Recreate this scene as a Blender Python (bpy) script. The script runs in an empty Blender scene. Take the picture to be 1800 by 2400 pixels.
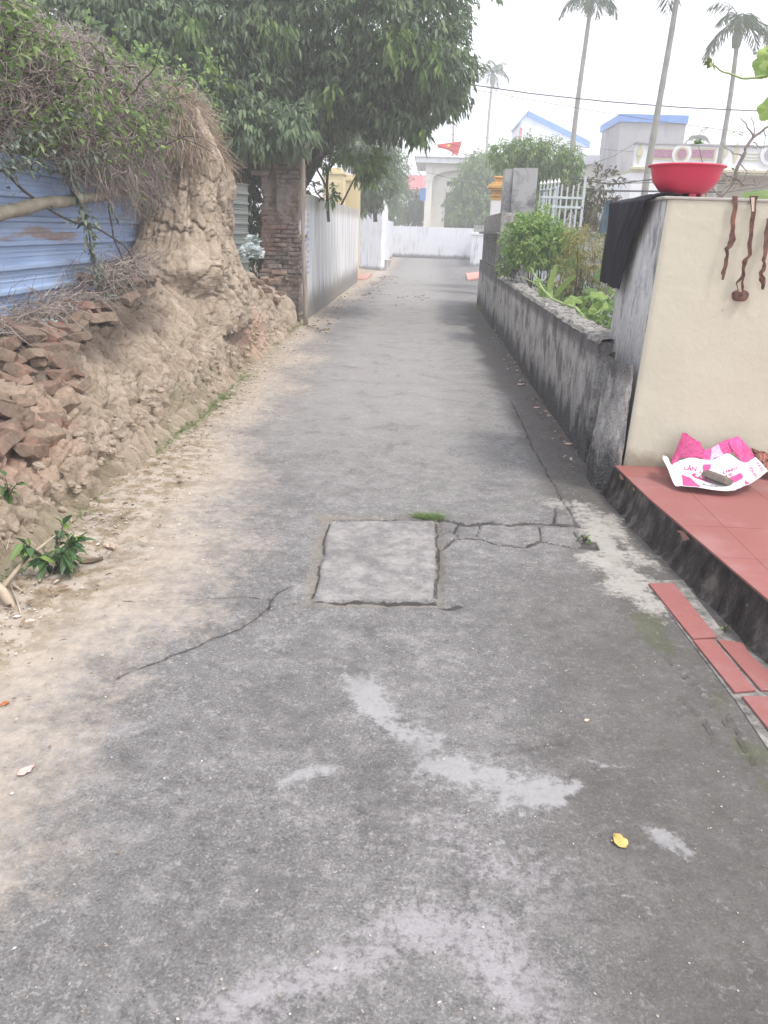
import bpy, math, random
import numpy as np
from mathutils import Matrix, Vector
SC = bpy.context.scene
# ---------------------------------------------------------------- camera
F_PX, CAM_H = 1803.0, 1.55            # focal length in photo pixels (1800 x 2400), eye height in metres
def _axes(vp=(1000, 540), nad=(740, 6100)):
    c = lambda p: np.array([p[0]-900, -(p[1]-1200), -F_PX], float)
    Y = c(vp); Y /= np.linalg.norm(Y)
    D = c(nad); D -= D.dot(Y)*Y; D /= np.linalg.norm(D); Z = -D
    return np.array([np.cross(Y, Z), Y, Z])
CM = _axes()
cam = bpy.data.objects.new('camera', bpy.data.cameras.new('camera'))
SC.collection.objects.link(cam)
cam.data.sensor_fit = 'VERTICAL'; cam.data.sensor_height = 36; cam.data.sensor_width = 27
cam.data.lens = F_PX/2400*36
cam.data.clip_start = 0.05; cam.data.clip_end = 3000
cam.matrix_world = Matrix.Translation((0, 0, CAM_H)) @ Matrix(CM.tolist()).to_4x4()
SC.camera = cam
# ---------------------------------------------------------------- sky, sun, exposure
SUN_EL, SUN_AZ = math.radians(60), math.radians(125)      # high hazy sun, behind and to the right
w = bpy.data.worlds.new('World'); SC.world = w; w.use_nodes = True
nt = w.node_tree; bg = nt.nodes['Background']
sky = nt.nodes.new('ShaderNodeTexSky'); sky.sky_type = 'NISHITA'; sky.sun_disc = False
sky.sun_elevation = SUN_EL; sky.sun_rotation = SUN_AZ; sky.air_density = 1.0; sky.dust_density = 4.0; sky.ozone_density = 1.0
mx = nt.nodes.new('ShaderNodeMixRGB'); mx.blend_type = 'MIX'; mx.inputs[0].default_value = 0.75
mx.inputs[2].default_value = (7.6, 7.7, 8.3, 1)          # the even white overcast layer
nt.links.new(sky.outputs[0], mx.inputs[1]); nt.links.new(mx.outputs[0], bg.inputs['Color'])
bg.inputs['Strength'].default_value = 0.13
sl = bpy.data.lights.new('sun', 'SUN'); sl.energy = 1.3; sl.angle = math.radians(10); sl.color = (1.0, 0.95, 0.88)
so = bpy.data.objects.new('sun', sl); SC.collection.objects.link(so)
so.rotation_euler = Vector((math.sin(SUN_AZ)*math.cos(SUN_EL), math.cos(SUN_AZ)*math.cos(SUN_EL), math.sin(SUN_EL))).to_track_quat('Z', 'Y').to_euler()
SC.view_settings.view_transform = 'Standard'; SC.view_settings.look = 'None'
SC.view_settings.exposure = 0.97; SC.view_settings.gamma = 1.0
SC.cycles.max_bounces = 6; SC.cycles.transparent_max_bounces = 8; SC.cycles.volume_bounces = 3

# ---------------------------------------------------------------- pixel-to-place helpers (photo pixel + real distance -> point)
def _ray(px, py): return CM @ np.array([px-900, -(py-1200), -F_PX])
def G(px, py, z=0.0):
    d = _ray(px, py); t = (z-CAM_H)/d[2]; return np.array([0, 0, CAM_H])+d*t
def U(px, py, Y):
    d = _ray(px, py); return np.array([0, 0, CAM_H])+d*(Y/d[1])
def XP(px, py, x):
    d = _ray(px, py); return np.array([0, 0, CAM_H])+d*(x/d[0])
# ---------------------------------------------------------------- noise
def _h(ix, iy, iz, s):
    n = (ix.astype(np.int64)*73856093) ^ (iy.astype(np.int64)*19349663) ^ (iz.astype(np.int64)*83492791) ^ (s*2654435761)
    n = n & 0xffffffff
    n = ((n ^ (n >> 15))*2246822519) & 0xffffffff
    n = ((n ^ (n >> 13))*3266489917) & 0xffffffff
    return ((n ^ (n >> 16)) & 0xffffff)/float(0xffffff)
def vnoise(p, s=0):
    i = np.floor(p); f = p-i; i = i.astype(np.int64); f = f*f*(3-2*f); r = 0
    for a in (0, 1):
        for b in (0, 1):
            for c in (0, 1):
                wt = (f[:, 0] if a else 1-f[:, 0])*(f[:, 1] if b else 1-f[:, 1])*(f[:, 2] if c else 1-f[:, 2])
                r = r+wt*_h(i[:, 0]+a, i[:, 1]+b, i[:, 2]+c, s)
    return r*2-1
def fbm(p, o=4, s=0, g=.5):
    p = np.asarray(p, float); r = 0; a = 1; t = 0
    for k in range(o):
        r = r+a*vnoise(p*(2.03**k)+k*17.3, s+k); t += a; a *= g
    return r/t
def worley(p, s=0):
    i = np.floor(p).astype(np.int64); f1 = np.full(len(p), 9.); f2 = f1.copy(); cid = np.zeros(len(p))
    for a in (-1, 0, 1):
        for b in (-1, 0, 1):
            for c in (-1, 0, 1):
                q = i+np.array([a, b, c])
                o = np.stack([_h(q[:, 0], q[:, 1], q[:, 2], s+k) for k in (1, 2, 3)], 1)
                d = np.linalg.norm(q+o-p, axis=1); hid = _h(q[:, 0], q[:, 1], q[:, 2], s+7)
                m = d < f1
                f2 = np.where(m, f1, np.minimum(f2, d)); cid = np.where(m, hid, cid); f1 = np.where(m, d, f1)
    return f1, f2, cid
def sstep(a, b, x):
    t = np.clip((x-a)/(b-a), 0, 1); return t*t*(3-2*t)
def polydist(x, y, pts):
    d = np.full(x.shape, 9.)
    for (ax, ay), (bx, by) in zip(pts[:-1], pts[1:]):
        ex, ey = bx-ax, by-ay; t = np.clip(((x-ax)*ex+(y-ay)*ey)/(ex*ex+ey*ey+1e-9), 0, 1)
        d = np.minimum(d, np.hypot(x-ax-t*ex, y-ay-t*ey))
    return d
# ---------------------------------------------------------------- mesh building
def link(name, me, m=None, parent=None):
    o = bpy.data.objects.new(name, me); SC.collection.objects.link(o)
    if m is not None and me is not None: me.materials.append(m)
    if parent is not None: o.parent = parent
    return o
def tag(o, label=None, cat=None, group=None, kind=None):
    if label: o['label'] = label
    if cat: o['category'] = cat
    if group: o['group'] = group
    if kind: o['kind'] = kind
    return o
def empty(name, loc, label, cat, group=None):
    o = link(name, None); o.location = [float(v) for v in loc]; o.empty_display_size = .1
    return tag(o, label, cat, group)
def polymesh(name, V, F, smooth=False, attrs=None):
    """V (n,3) array; F (m,k) array of equal-sized faces"""
    V = np.asarray(V, np.float32); F = np.asarray(F, np.int32); k = F.shape[1]
    me = bpy.data.meshes.new(name)
    me.vertices.add(len(V)); me.vertices.foreach_set('co', V.ravel())
    me.loops.add(F.size); me.loops.foreach_set('vertex_index', F.ravel())
    me.polygons.add(len(F)); me.polygons.foreach_set('loop_start', np.arange(0, F.size, k, dtype=np.int32))
    me.polygons.foreach_set('use_smooth', np.full(len(F), bool(smooth)))
    for n, a in (attrs or {}).items():
        at = me.attributes.new(n, 'FLOAT', 'POINT'); at.data.foreach_set('value', np.asarray(a, np.float32))
    me.update(calc_edges=True); me.validate()
    return me
def shift(V, parent):
    return np.asarray(V, float)-(np.array(parent.location) if parent is not None else 0)
def meshobj(name, V, F, m, parent=None, smooth=False, attrs=None):
    return link(name, polymesh(name, shift(V, parent), F, smooth, attrs), m, parent)
class MB:
    """collects boxes, tubes and lathes (world coordinates) and links them as one mesh"""
    def __init__(s): s.v = []; s.f = []
    def add(s, V, F):
        n = len(s.v); s.v += [tuple(map(float, p)) for p in V]; s.f += [tuple(i+n for i in f) for f in F]
    def box(s, a, b, bev=0.0, R=None, c=None):
        x0, y0, z0 = [min(p, q) for p, q in zip(a, b)]; x1, y1, z1 = [max(p, q) for p, q in zip(a, b)]
        e = min(bev, (x1-x0)*.45, (y1-y0)*.45, (z1-z0)*.45)
        if e <= 0:
            V = [(x, y, z) for z in (z0, z1) for x, y in ((x0, y0), (x1, y0), (x1, y1), (x0, y1))]
            F = [(3, 2, 1, 0), (4, 5, 6, 7), (0, 1, 5, 4), (1, 2, 6, 5), (2, 3, 7, 6), (3, 0, 4, 7)]
        else:
            V = []; F = []
            rings = [(z0, e), (z0+e, 0), (z1-e, 0), (z1, e)]
            for z, i in rings:
                for x, y in ((x0+e, y0+i), (x1-e, y0+i), (x1-i, y0+e), (x1-i, y1-e), (x1-e, y1-i), (x0+e, y1-i), (x0+i, y1-e), (x0+i, y0+e)):
                    V.append((x, y, z))
            for r in range(3):
                for k in range(8): F.append((r*8+k, r*8+(k+1) % 8, r*8+8+(k+1) % 8, r*8+8+k))
            F.append(tuple(range(7, -1, -1))); F.append(tuple(range(24, 32)))
        if R is not None:
            c = np.array(c if c is not None else [(x0+x1)/2, (y0+y1)/2, (z0+z1)/2]); V = [c+R@(np.array(p)-c) for p in V]
        s.add(V, F); return s
    def tube(s, P, r, n=8, cap=True):
        P = [np.array(p, float) for p in P]; r = r if hasattr(r, '__len__') else [r]*len(P); V = []; F = []
        up = np.array([0, 0, 1.])
        for i, p in enumerate(P):
            t = P[min(i+1, len(P)-1)]-P[max(i-1, 0)]; t /= (np.linalg.norm(t)+1e-9)
            a = np.cross(t, up if abs(t[2]) < .95 else np.array([0, 1., 0])); a /= np.linalg.norm(a); b = np.cross(t, a)
            for k in range(n):
                q = 2*math.pi*k/n; V.append(p+r[i]*(math.cos(q)*a+math.sin(q)*b))
        for i in range(len(P)-1):
            for k in range(n): F.append((i*n+k, i*n+(k+1) % n, (i+1)*n+(k+1) % n, (i+1)*n+k))
        if cap: F.append(tuple(range(n-1, -1, -1))); F.append(tuple((len(P)-1)*n+k for k in range(n)))
        s.add(V, F); return s
    def lathe(s, c, prof, n=24, a0=0):
        V = []; F = []
        for r, z in prof:
            for k in range(n):
                q = a0+2*math.pi*k/n; V.append((c[0]+r*math.cos(q), c[1]+r*math.sin(q), c[2]+z))
        for i in range(len(prof)-1):
            for k in range(n): F.append((i*n+k, i*n+(k+1) % n, (i+1)*n+(k+1) % n, (i+1)*n+k))
        s.add(V, F); return s
    def prism(s, P, off):
        """flat outline P extruded by the vector off"""
        P = [np.array(p, float) for p in P]; n = len(P); V = P+[p+np.array(off) for p in P]
        s.add(V, [tuple(range(n-1, -1, -1)), tuple(range(n, 2*n))]+[(k, (k+1) % n, n+(k+1) % n, n+k) for k in range(n)]); return s
    def build(s, name, m, parent=None, smooth=False):
        me = bpy.data.meshes.new(name); V = shift(np.array(s.v), parent)
        me.from_pydata(V.tolist(), [], s.f); me.validate()
        if smooth: me.polygons.foreach_set('use_smooth', [True]*len(me.polygons))
        return link(name, me, m, parent)
def recalc(o):
    import bmesh
    bm = bmesh.new(); bm.from_mesh(o.data); bmesh.ops.recalc_face_normals(bm, faces=bm.faces); bm.to_mesh(o.data); bm.free(); return o
def gridF(nr, nc, wrap=False):
    i = np.arange(nr-1)[:, None]; j = np.arange(nc if wrap else nc-1)[None, :]; j2 = (j+1) % nc
    return np.stack([i*nc+j, i*nc+j2, (i+1)*nc+j2, (i+1)*nc+j], -1).reshape(-1, 4)
RG = np.random.default_rng(7)
def unit(v): return v/(np.linalg.norm(v, axis=-1, keepdims=True)+1e-9)
def rdir(n): return unit(RG.normal(size=(n, 3)))
def strands(P, r, taper=.35):
    """P (n,k,3) paths -> thin three-sided tubes in one array pair"""
    n, k, _ = P.shape; T = np.gradient(P, axis=1); T = unit(T)
    A = unit(np.cross(T, np.array([.31, .2, .93]))); B = np.cross(T, A)
    r = np.broadcast_to(np.asarray(r, float).reshape(-1, 1, 1), (n, 1, 1))*(1-(1-taper)*np.linspace(0, 1, k)[None, :, None])
    V = np.stack([P+r*(math.cos(q)*A+math.sin(q)*B) for q in (0, 2.094, 4.189)], 2)
    base = (np.arange(n)*k*3)[:, None, None]; i = np.arange(k-1)[None, :, None]; j = np.arange(3)[None, None, :]
    a = base+i*3+j; b = base+i*3+(j+1) % 3
    return V.reshape(-1, 3), np.stack([a, b, b+3, a+3], -1).reshape(-1, 4)
def leaves(B, D, L, W, sag=.25, up=None, fold=.25):
    """lance-shaped leaves: base B, direction D, length L, width W; two rows of quads each, with a crease and a sag"""
    n = len(B); L = np.broadcast_to(L, (n,))[:, None]; W = np.broadcast_to(W, (n,))[:, None]
    D = unit(D); up = rdir(n)*.6+np.array([0, 0, 1.]) if up is None else up
    S = unit(np.cross(D, up)); N = np.cross(S, D); dn = np.array([0, 0, -1.])
    m1 = B+D*L*.34+dn*L*sag*.12; m2 = B+D*L*.70+dn*L*sag*.5; tip = B+D*L+dn*L*sag
    V = np.stack([B, m1+S*W*.5+N*W*fold, m1, m1-S*W*.5+N*W*fold, m2+S*W*.36+N*W*fold*.7, m2, m2-S*W*.36+N*W*fold*.7, tip], 1)
    q = np.array([[0, 1, 4, 2], [0, 2, 6, 3], [2, 4, 7, 5], [2, 5, 7, 6]])
    q = np.array([[0, 2, 1, 1], [0, 3, 2, 2]])
    F = (np.arange(n)*8)[:, None, None]+np.array([[0, 2, 5, 4], [0, 4, 1, 0]])[None]
    tri = np.array([[0, 2, 1], [0, 3, 2], [1, 2, 4], [2, 5, 4], [2, 3, 6], [2, 6, 5], [4, 5, 7], [5, 6, 7]])
    F = ((np.arange(n)*8)[:, None, None]+tri[None]).reshape(-1, 3)
    rn = np.repeat(RG.random(n), 8)
    return V.reshape(-1, 3), F, rn
def leaves4(B, D, L, W, sag=.25, fold=.15):
    n = len(B); L = np.broadcast_to(L, (n,))[:, None]; W = np.broadcast_to(W, (n,))[:, None]
    D = unit(D); S = unit(np.cross(D, rdir(n)*.7+np.array([0, 0, 1.]))); N = np.cross(S, D); dn = np.array([0, 0, -1.])
    m = B+D*L*.45+dn*L*sag*.25
    V = np.stack([B, m+S*W*.5+N*W*fold, B+D*L+dn*L*sag, m-S*W*.5+N*W*fold], 1)
    F = ((np.arange(n)*4)[:, None, None]+np.array([[0, 2, 1], [0, 3, 2]])[None]).reshape(-1, 3)
    return V.reshape(-1, 3), F, np.repeat(RG.random(n), 4)
def cat(*parts):
    V = []; F = []; A = []; o = 0
    for p in parts:
        V.append(p[0]); F.append(p[1]+o); o += len(p[0])
        A.append(p[2] if len(p) > 2 else np.full(len(p[0]), .5))
    return np.concatenate(V), np.concatenate(F), np.concatenate(A)
# ---------------------------------------------------------------- materials
class NT:
    def __init__(s, name):
        s.m = bpy.data.materials.new(name); s.m.use_nodes = True; s.t = s.m.node_tree
        s.b = s.t.nodes['Principled BSDF']; s.o = s.t.nodes['Material Output']; s._g = None
        s.b.inputs['Specular IOR Level'].default_value = .3
    def n(s, k, **kw):
        x = s.t.nodes.new(k)
        for a, v in kw.items(): setattr(x, a, v)
        return x
    def put(s, sock, v):
        if hasattr(v, 'links') or hasattr(v, 'is_linked'): s.t.links.new(v, sock)
        elif hasattr(v, '__len__') and len(v) == 3 and len(sock.default_value) == 4: sock.default_value = (*v, 1)
        else: sock.default_value = v
    def pos(s):
        if s._g is None: s._g = s.n('ShaderNodeNewGeometry').outputs['Position']
        return s._g
    def obj(s): return s.n('ShaderNodeTexCoord').outputs['Object']
    def scl(s, vec, sc):
        x = s.n('ShaderNodeVectorMath', operation='MULTIPLY'); s.put(x.inputs[0], vec); x.inputs[1].default_value = sc; return x.outputs[0]
    def noise(s, sc, det=4, ro=.55, vec=None, dis=0):
        x = s.n('ShaderNodeTexNoise'); s.put(x.inputs['Vector'], vec if vec is not None else s.pos())
        x.inputs['Scale'].default_value = sc; x.inputs['Detail'].default_value = det; x.inputs['Roughness'].default_value = ro; x.inputs['Distortion'].default_value = dis
        return x.outputs['Fac']
    def voro(s, sc, vec=None, feat='F1', out='Distance', rnd=1):
        x = s.n('ShaderNodeTexVoronoi', feature=feat); s.put(x.inputs['Vector'], vec if vec is not None else s.pos())
        x.inputs['Scale'].default_value = sc; x.inputs['Randomness'].default_value = rnd; return x.outputs[out]
    def ramp(s, f, st, interp='LINEAR'):
        x = s.n('ShaderNodeValToRGB'); s.put(x.inputs[0], f); e = x.color_ramp.elements; x.color_ramp.interpolation = interp
        for i, (p, c) in enumerate(st):
            if i > 1: e.new(p)
            e[i].position = p
            e[i].color = (*c, 1) if hasattr(c, '__len__') else (c, c, c, 1)
        return x.outputs[0]
    def mix(s, f, a, b, mode='MIX'):
        x = s.n('ShaderNodeMixRGB', blend_type=mode); s.put(x.inputs[0], f)
        for k, v in ((1, a), (2, b)):
            if isinstance(v, (int, float)): v = (v, v, v)
            s.put(x.inputs[k], v)
        return x.outputs[0]
    def math(s, op, a, b=0.0, cl=False):
        x = s.n('ShaderNodeMath', operation=op, use_clamp=cl); s.put(x.inputs[0], a); s.put(x.inputs[1], b); return x.outputs[0]
    def attr(s, n): return s.n('ShaderNodeAttribute', attribute_name=n).outputs['Fac']
    def xyz(s, vec=None):
        x = s.n('ShaderNodeSeparateXYZ'); s.put(x.inputs[0], vec if vec is not None else s.pos()); return x.outputs
    def step(s, a, b, v):
        x = s.n('ShaderNodeMapRange', interpolation_type='SMOOTHSTEP'); s.put(x.inputs['Value'], v)
        x.inputs['From Min'].default_value = a; x.inputs['From Max'].default_value = b; return x.outputs[0]
    def done(s, col, rough=.85, bump=None, bs=.3, bd=.01, spec=None, trans=0, metal=0):
        s.put(s.b.inputs['Base Color'], col); s.put(s.b.inputs['Roughness'], rough)
        if spec is not None: s.b.inputs['Specular IOR Level'].default_value = spec
        s.b.inputs['Metallic'].default_value = metal
        if bump is not None:
            x = s.n('ShaderNodeBump'); x.inputs['Strength'].default_value = bs; x.inputs['Distance'].default_value = bd
            s.put(x.inputs['Height'], bump); s.t.links.new(x.outputs[0], s.b.inputs['Normal'])
        if trans:
            tr = s.n('ShaderNodeBsdfTranslucent'); s.put(tr.inputs[0], col); ms = s.n('ShaderNodeMixShader'); ms.inputs[0].default_value = trans
            s.t.links.new(s.b.outputs[0], ms.inputs[1]); s.t.links.new(tr.outputs[0], ms.inputs[2]); s.t.links.new(ms.outputs[0], s.o.inputs[0])
        return s.m
def leafmat(name, stops, trans=.3, rough=.55, patch=.0, patchcol=(.2, .25, .03)):
    k = NT(name); c = k.ramp(k.attr('rn'), [(i/(len(stops)-1), v) for i, v in enumerate(stops)])
    if patch: c = k.mix(k.math('MULTIPLY', k.step(.52, .68, k.noise(1.1, 2)), patch), c, patchcol)
    return k.done(c, rough, trans=trans, spec=.35)
def plain(name, col, rough=.8, var=.12, sc=9, bump=.15, spec=.25, metal=0, trans=0):
    k = NT(name); v = k.obj(); f = k.noise(sc, 5, .6, v)
    a = tuple(c*(1-var) for c in col); b = tuple(min(1, c*(1+var)) for c in col)
    return k.done(k.ramp(f, [(.3, a), (.7, b)]), rough, k.noise(sc*5, 3, .6, v) if bump else None, bump, .004, spec, trans, metal)
def grime(name, base, dirt, sc=2.2, amount=.5, streak=6.0, low=None, lowh=.25, speck=.25, bs=.35, dirt2=None, vy=.9):
    """weathered plaster: vertical rain streaks, blotches, a dirty splash zone near the foot"""
    k = NT(name); p = k.pos(); z = k.xyz(p)[2]
    st = k.noise(sc, 6, .62, k.scl(p, (streak, streak, vy))); bl = k.noise(sc*.6, 5, .6, p, .4)
    f = k.math('ADD', k.math('MULTIPLY', st, .62), k.math('MULTIPLY', bl, .38))
    m = k.step(.62-amount*.32, .74-amount*.30, f)
    c = k.mix(k.noise(1.3, 4), tuple(x*.88 for x in base), tuple(min(1, x*1.08) for x in base))
    if dirt2 is not None: c = k.mix(k.math('MULTIPLY', k.step(.42, .6, k.noise(sc*1.7, 5, .6, k.scl(p, (streak*.7, streak*.7, vy*1.3)))), .8), c, dirt2)
    c = k.mix(m, c, dirt)
    if low is not None:
        zz = k.math('SUBTRACT', z, k.math('MULTIPLY', k.math('SUBTRACT', k.noise(5, 5, .7, k.scl(p, (2.5, 2.5, .5))), .5), lowh*1.5))
        c = k.mix(k.math('MULTIPLY', k.step(lowh, lowh*.25, zz), .85), c, low)
    fine = k.noise(70, 3, .7, p)
    c = k.mix(k.math('MULTIPLY', k.step(.5, .75, fine), speck), c, tuple(x*.45 for x in base))
    return k.done(c, .92, k.math('ADD', k.math('MULTIPLY', fine, .5), k.noise(9, 5, .6, p)), bs, .012, .15)
# ================================================================ SETTING: ground, concrete alley
M = {}
k = NT('soil'); f = k.noise(3, 6, .65); M['soil'] = k.done(k.ramp(f, [(.3, (.10, .08, .06)), (.7, (.22, .18, .13))]), .95, k.noise(30, 5, .7), .6, .03)
gs = np.linspace(-1, 1, 41); gs = np.sign(gs)*np.abs(gs)**2.2*250
XX, YY = np.meshgrid(gs, gs+40); V = np.stack([XX.ravel(), YY.ravel(), np.full(XX.size, -.06)], 1)
tag(meshobj('ground', V, gridF(41, 41), M['soil']), kind='structure')

def W2(pts): return [tuple(G(*p)[:2]) for p in pts]
xs = np.concatenate([np.linspace(-3.4, -2.1, 40, endpoint=False), np.linspace(-2.1, 1.75, 330, endpoint=False), np.linspace(1.75, 3.2, 16)])
ys = [-4., -2, 0, .6]; y = .95
while y < 49: ys.append(y); y += max(.0115, .0032*y if y < 7 else .012*y)
ys = np.array(ys); NX, NY = len(xs), len(ys)
X, Y = [a.ravel() for a in np.meshgrid(xs, ys)]
P3 = np.stack([X, Y, X*0], 1)
n1 = fbm(P3*1.7, 4, 3); n2 = fbm(P3*7, 4, 11); n3 = fbm(P3*26, 3, 23)
# sandy margin on the left: the line where the bare concrete begins
sb = W2([(735, 780), (700, 870), (640, 960), (600, 1050), (545, 1160), (480, 1240), (420, 1340), (330, 1450), (240, 1550), (180, 1660), (130, 1770), (95, 1900), (20, 2090)])
sb = [(-1.45, 30), (-1.75, 18)]+sb+[(-1.1, 1.0), (-1.15, -4)]
sbx = .07+np.interp(Y, [p[1] for p in sb[::-1]], [p[0] for p in sb[::-1]])
sand = sstep(-.62, .50, sbx-X+n1*.28+n2*.12)
sand2 = sstep(.15, .6, sbx-X+n1*.25)
# pale cement patches
stroke = [([(850, 1605), (872, 1650), (905, 1700), (950, 1722), (985, 1745)], .042), ([(985, 1745), (1010, 1790)], .02), ([(1010, 1800), (1060, 1815), (1120, 1830)], .065), ([(1150, 1835), (1190, 1850), (1240, 1860)], .060), ([(1190, 1880), (1230, 1885)], .04), ([(1260, 1860), (1345, 1848)], .015),
          ([(650, 1835), (700, 1815), (760, 1800)], .018), ([(1410, 1790), (1370, 1780)], .004), ([(1535, 1950), (1580, 1975), (1625, 2005)], .008)]
wp = np.full(X.shape, -9.)
for pts, wd in stroke: wp = np.maximum(wp, (wd-polydist(X, Y, W2(pts)))/(.012+.45*wd))
wp = np.maximum(wp, -3.2)
wp = sstep(-2.2, 2.2, wp+n2*2.2+n3*1.5+n1*.8)
wide = np.maximum(0, 1-polydist(X, Y, W2([(520, 2360), (700, 2300), (860, 2250), (950, 2180), (1080, 2200), (1150, 2290), (1240, 2340)]))/.16)
wide2 = np.maximum(0, 1-polydist(X, Y, W2([(380, 1830), (640, 1860), (930, 2000), (1330, 2090), (1000, 1900)]))/.30)
chalk = np.clip(wide*.85+wide2*.45+n1*.22+n2*.25, 0, 1)
# mortar flakes by the right-hand gutter
mo = np.full(X.shape, -9.)
for pts, wd in [([(1380, 1195), (1405, 1250), (1440, 1320), (1480, 1380)], .10), ([(1295, 1180), (1345, 1185)], .05), ([(1400, 1310), (1530, 1420)], .07), ([(1420, 1210), (1500, 1320)], .06)]:
    mo = np.maximum(mo, (wd-polydist(X, Y, W2(pts)))/.05)
mo = np.maximum(mo, -3.0); mo = sstep(-1.8, 1.8, mo+n2*1.5+n3*1.1+n1*.5)
# the square inspection slab
sq = W2([(772, 1222), (1020, 1222), (1022, 1405), (736, 1408)])
def inpoly(x, y, q):
    r = np.full(x.shape, 9.)
    for (ax, ay), (bx, by) in zip(q, q[1:]+q[:1]):
        ex, ey = bx-ax, by-ay; L = math.hypot(ex, ey); r = np.minimum(r, -((x-ax)*ey-(y-ay)*ex)/L*-1)
    return r
ins = inpoly(X, Y, sq)
if ins.max() < 0: ins = -ins
area = inpoly(np.array([-.15]), np.array([3.6]), sq)
ins = ins if area[0] > 0 else inpoly(X, Y, sq[::-1])
ins = ins+n3*.006+n2*.006
slab = sstep(-.004, .006, ins)
trench_l = polydist(X, Y, W2([(752, 1212), (765, 1214), (722, 1415)])); trench_l = np.minimum(trench_l, polydist(X, Y, W2([(768, 1212), (1020, 1213)]))+.008)
trench_r = np.minimum(polydist(X, Y, W2([(1028, 1222), (1033, 1412)])), polydist(X, Y, W2([(730, 1418), (1033, 1416)])))
trench = np.maximum(sstep(.038, .018, trench_l+n3*.010+n2*.014), sstep(.024, .010, trench_r+n3*.008+n2*.014))*(1-slab)
# cracks; the first is widened to paint the shade of a raised slab edge
cr = [([(1028, 1216), (1090, 1229), (1150, 1227), (1200, 1231), (1250, 1226), (1300, 1229), (1352, 1234)], .026),
      ([(1035, 1285), (1062, 1264), (1090, 1261), (1130, 1264), (1170, 1277), (1235, 1281), (1263, 1266), (1340, 1283), (1398, 1288)], .012),
      ([(1032, 1252), (1062, 1246), (1072, 1232)], .003), ([(1125, 1231), (1118, 1250), (1124, 1262)], .003), ([(1263, 1234), (1265, 1266)], .003),
      ([(1062, 1246), (1078, 1262)], .0025), ([(1265, 1266), (1340, 1283)], .002), ([(1302, 1229), (1305, 1205), (1303, 1190)], .005),
      ([(1354, 1234), (1342, 1205), (1318, 1170), (1290, 1120), (1255, 1060), (1222, 985), (1200, 940)], .0035),
      ([(722, 1360), (680, 1374), (645, 1390), (632, 1400), (560, 1396), (440, 1404), (360, 1409), (290, 1407)], .0028),
      ([(632, 1400), (630, 1420), (603, 1450), (560, 1473), (520, 1490), (470, 1508), (430, 1526), (380, 1543), (330, 1566), (270, 1592)], .0032),
      ([(728, 1418), (690, 1413), (655, 1424), (630, 1430)], .003), ([(1022, 1420), (1050, 1424), (1078, 1418)], .012), ([(1368, 1282), (1385, 1270), (1398, 1288)], .03),
      ([(1345, 1245), (1368, 1282)], .004), ([(740, 1411), (900, 1411), (1022, 1409)], .010), ([(1024, 1225), (1026, 1400)], .006), ([(768, 1219), (1018, 1219)], .008), ([(770, 1225), (736, 1400)], .003), ([(1555, 1540), (1600, 1580), (1660, 1640), (1700, 1700)], .0015), ([(1590, 1640), (1640, 1680), (1668, 1740)], .001),
      ([(1690, 1660), (1730, 1720), (1765, 1790)], .002), ([(1150, 1770), (1240, 1755), (1330, 1735)], .0008)]
crack = np.full(X.shape, .1)
wx, wy = X+n2*.018+n3*.008, Y+fbm(P3*9+40, 4, 5)*.022
for pts, wd in cr: crack = np.minimum(crack, polydist(wx, wy, W2(pts))-wd*(.8+.5*n3)-(.0036 if wd > .0022 else .0008)+.004*np.maximum(0, fbm(P3*11, 2, 61)))
crack = np.clip(crack, -.02, .1)
# darkened right side and near end, mossy strip; lighter centre farther along
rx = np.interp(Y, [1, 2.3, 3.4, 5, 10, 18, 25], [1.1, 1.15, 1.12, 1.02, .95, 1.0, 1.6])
darker = sstep(-.45, .10, X-rx+n1*.22)*np.interp(Y, [1, 2, 5, 16, 22], [1, .95, .9, .75, 0])
darker = np.maximum(darker, sstep(4.6, 2.6, Y)*sstep(-.35, 1.0, X+n1*.35)*.62); darker = np.maximum(darker, .30*sstep(3.3, 2.0, Y)*sstep(-1.3, -.6, X+n1*.3))
moss = .75*sstep(.25, .95, fbm(P3*5, 4, 31)+.5*n2+np.clip(1-polydist(X, Y, W2([(1440, 1360), (1530, 1480), (1600, 1560), (1660, 1640), (1740, 1760), (1800, 1850)]))/.10, -.6, 1)*.62)
lvl = (np.clip(n1, -1, 1)*.004+n2*.0015+n3*.0008)
hollow = sstep(.0045, -.001, crack)
Z = lvl-hollow*.016-trench*(.010+n3*.003)+slab*(.004+n3*.0016+n2*.002)+wp*.0010+mo*.005*(1+n3)
Z += sand*(.004+.012*np.maximum(0, fbm(P3*16, 4, 77)))+sand2*np.clip(sbx-X-.25, 0, 1)*.035
paler = sstep(3.0, 7.5, Y)*sstep(.95, .25, np.abs(X+.35)/1.5)+.35*sstep(.7, 0, np.hypot((X+.1)/1.0, (Y-2.4)/.9))*0
Z -= sstep(.0, .06, polydist(X, Y, W2([(1370, 1282), (1396, 1290)]))-.0)*0
k = NT('worn_concrete'); p = k.pos()
s1 = k.noise(1.4, 6, .6); s2 = k.noise(9, 8, .70); s3 = k.noise(120, 4, .8); s4 = k.noise(38, 6, .75)
base = k.ramp(k.math('ADD', k.math('MULTIPLY', s1, .4), k.math('MULTIPLY', s2, .6)), [(.34, (.13, .128, .126)), (.5, (.175, .172, .168)), (.66, (.25, .246, .24))])
base = k.mix(k.math('MULTIPLY', k.step(.50, .62, s3), .38), base, (.36, .355, .36))
base = k.mix(k.math('MULTIPLY', k.step(.47, .38, s3), .40), base, (.075, .073, .076))
fk = k.noise(9, 13, .80); fk2 = k.noise(30, 10, .80)
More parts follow.
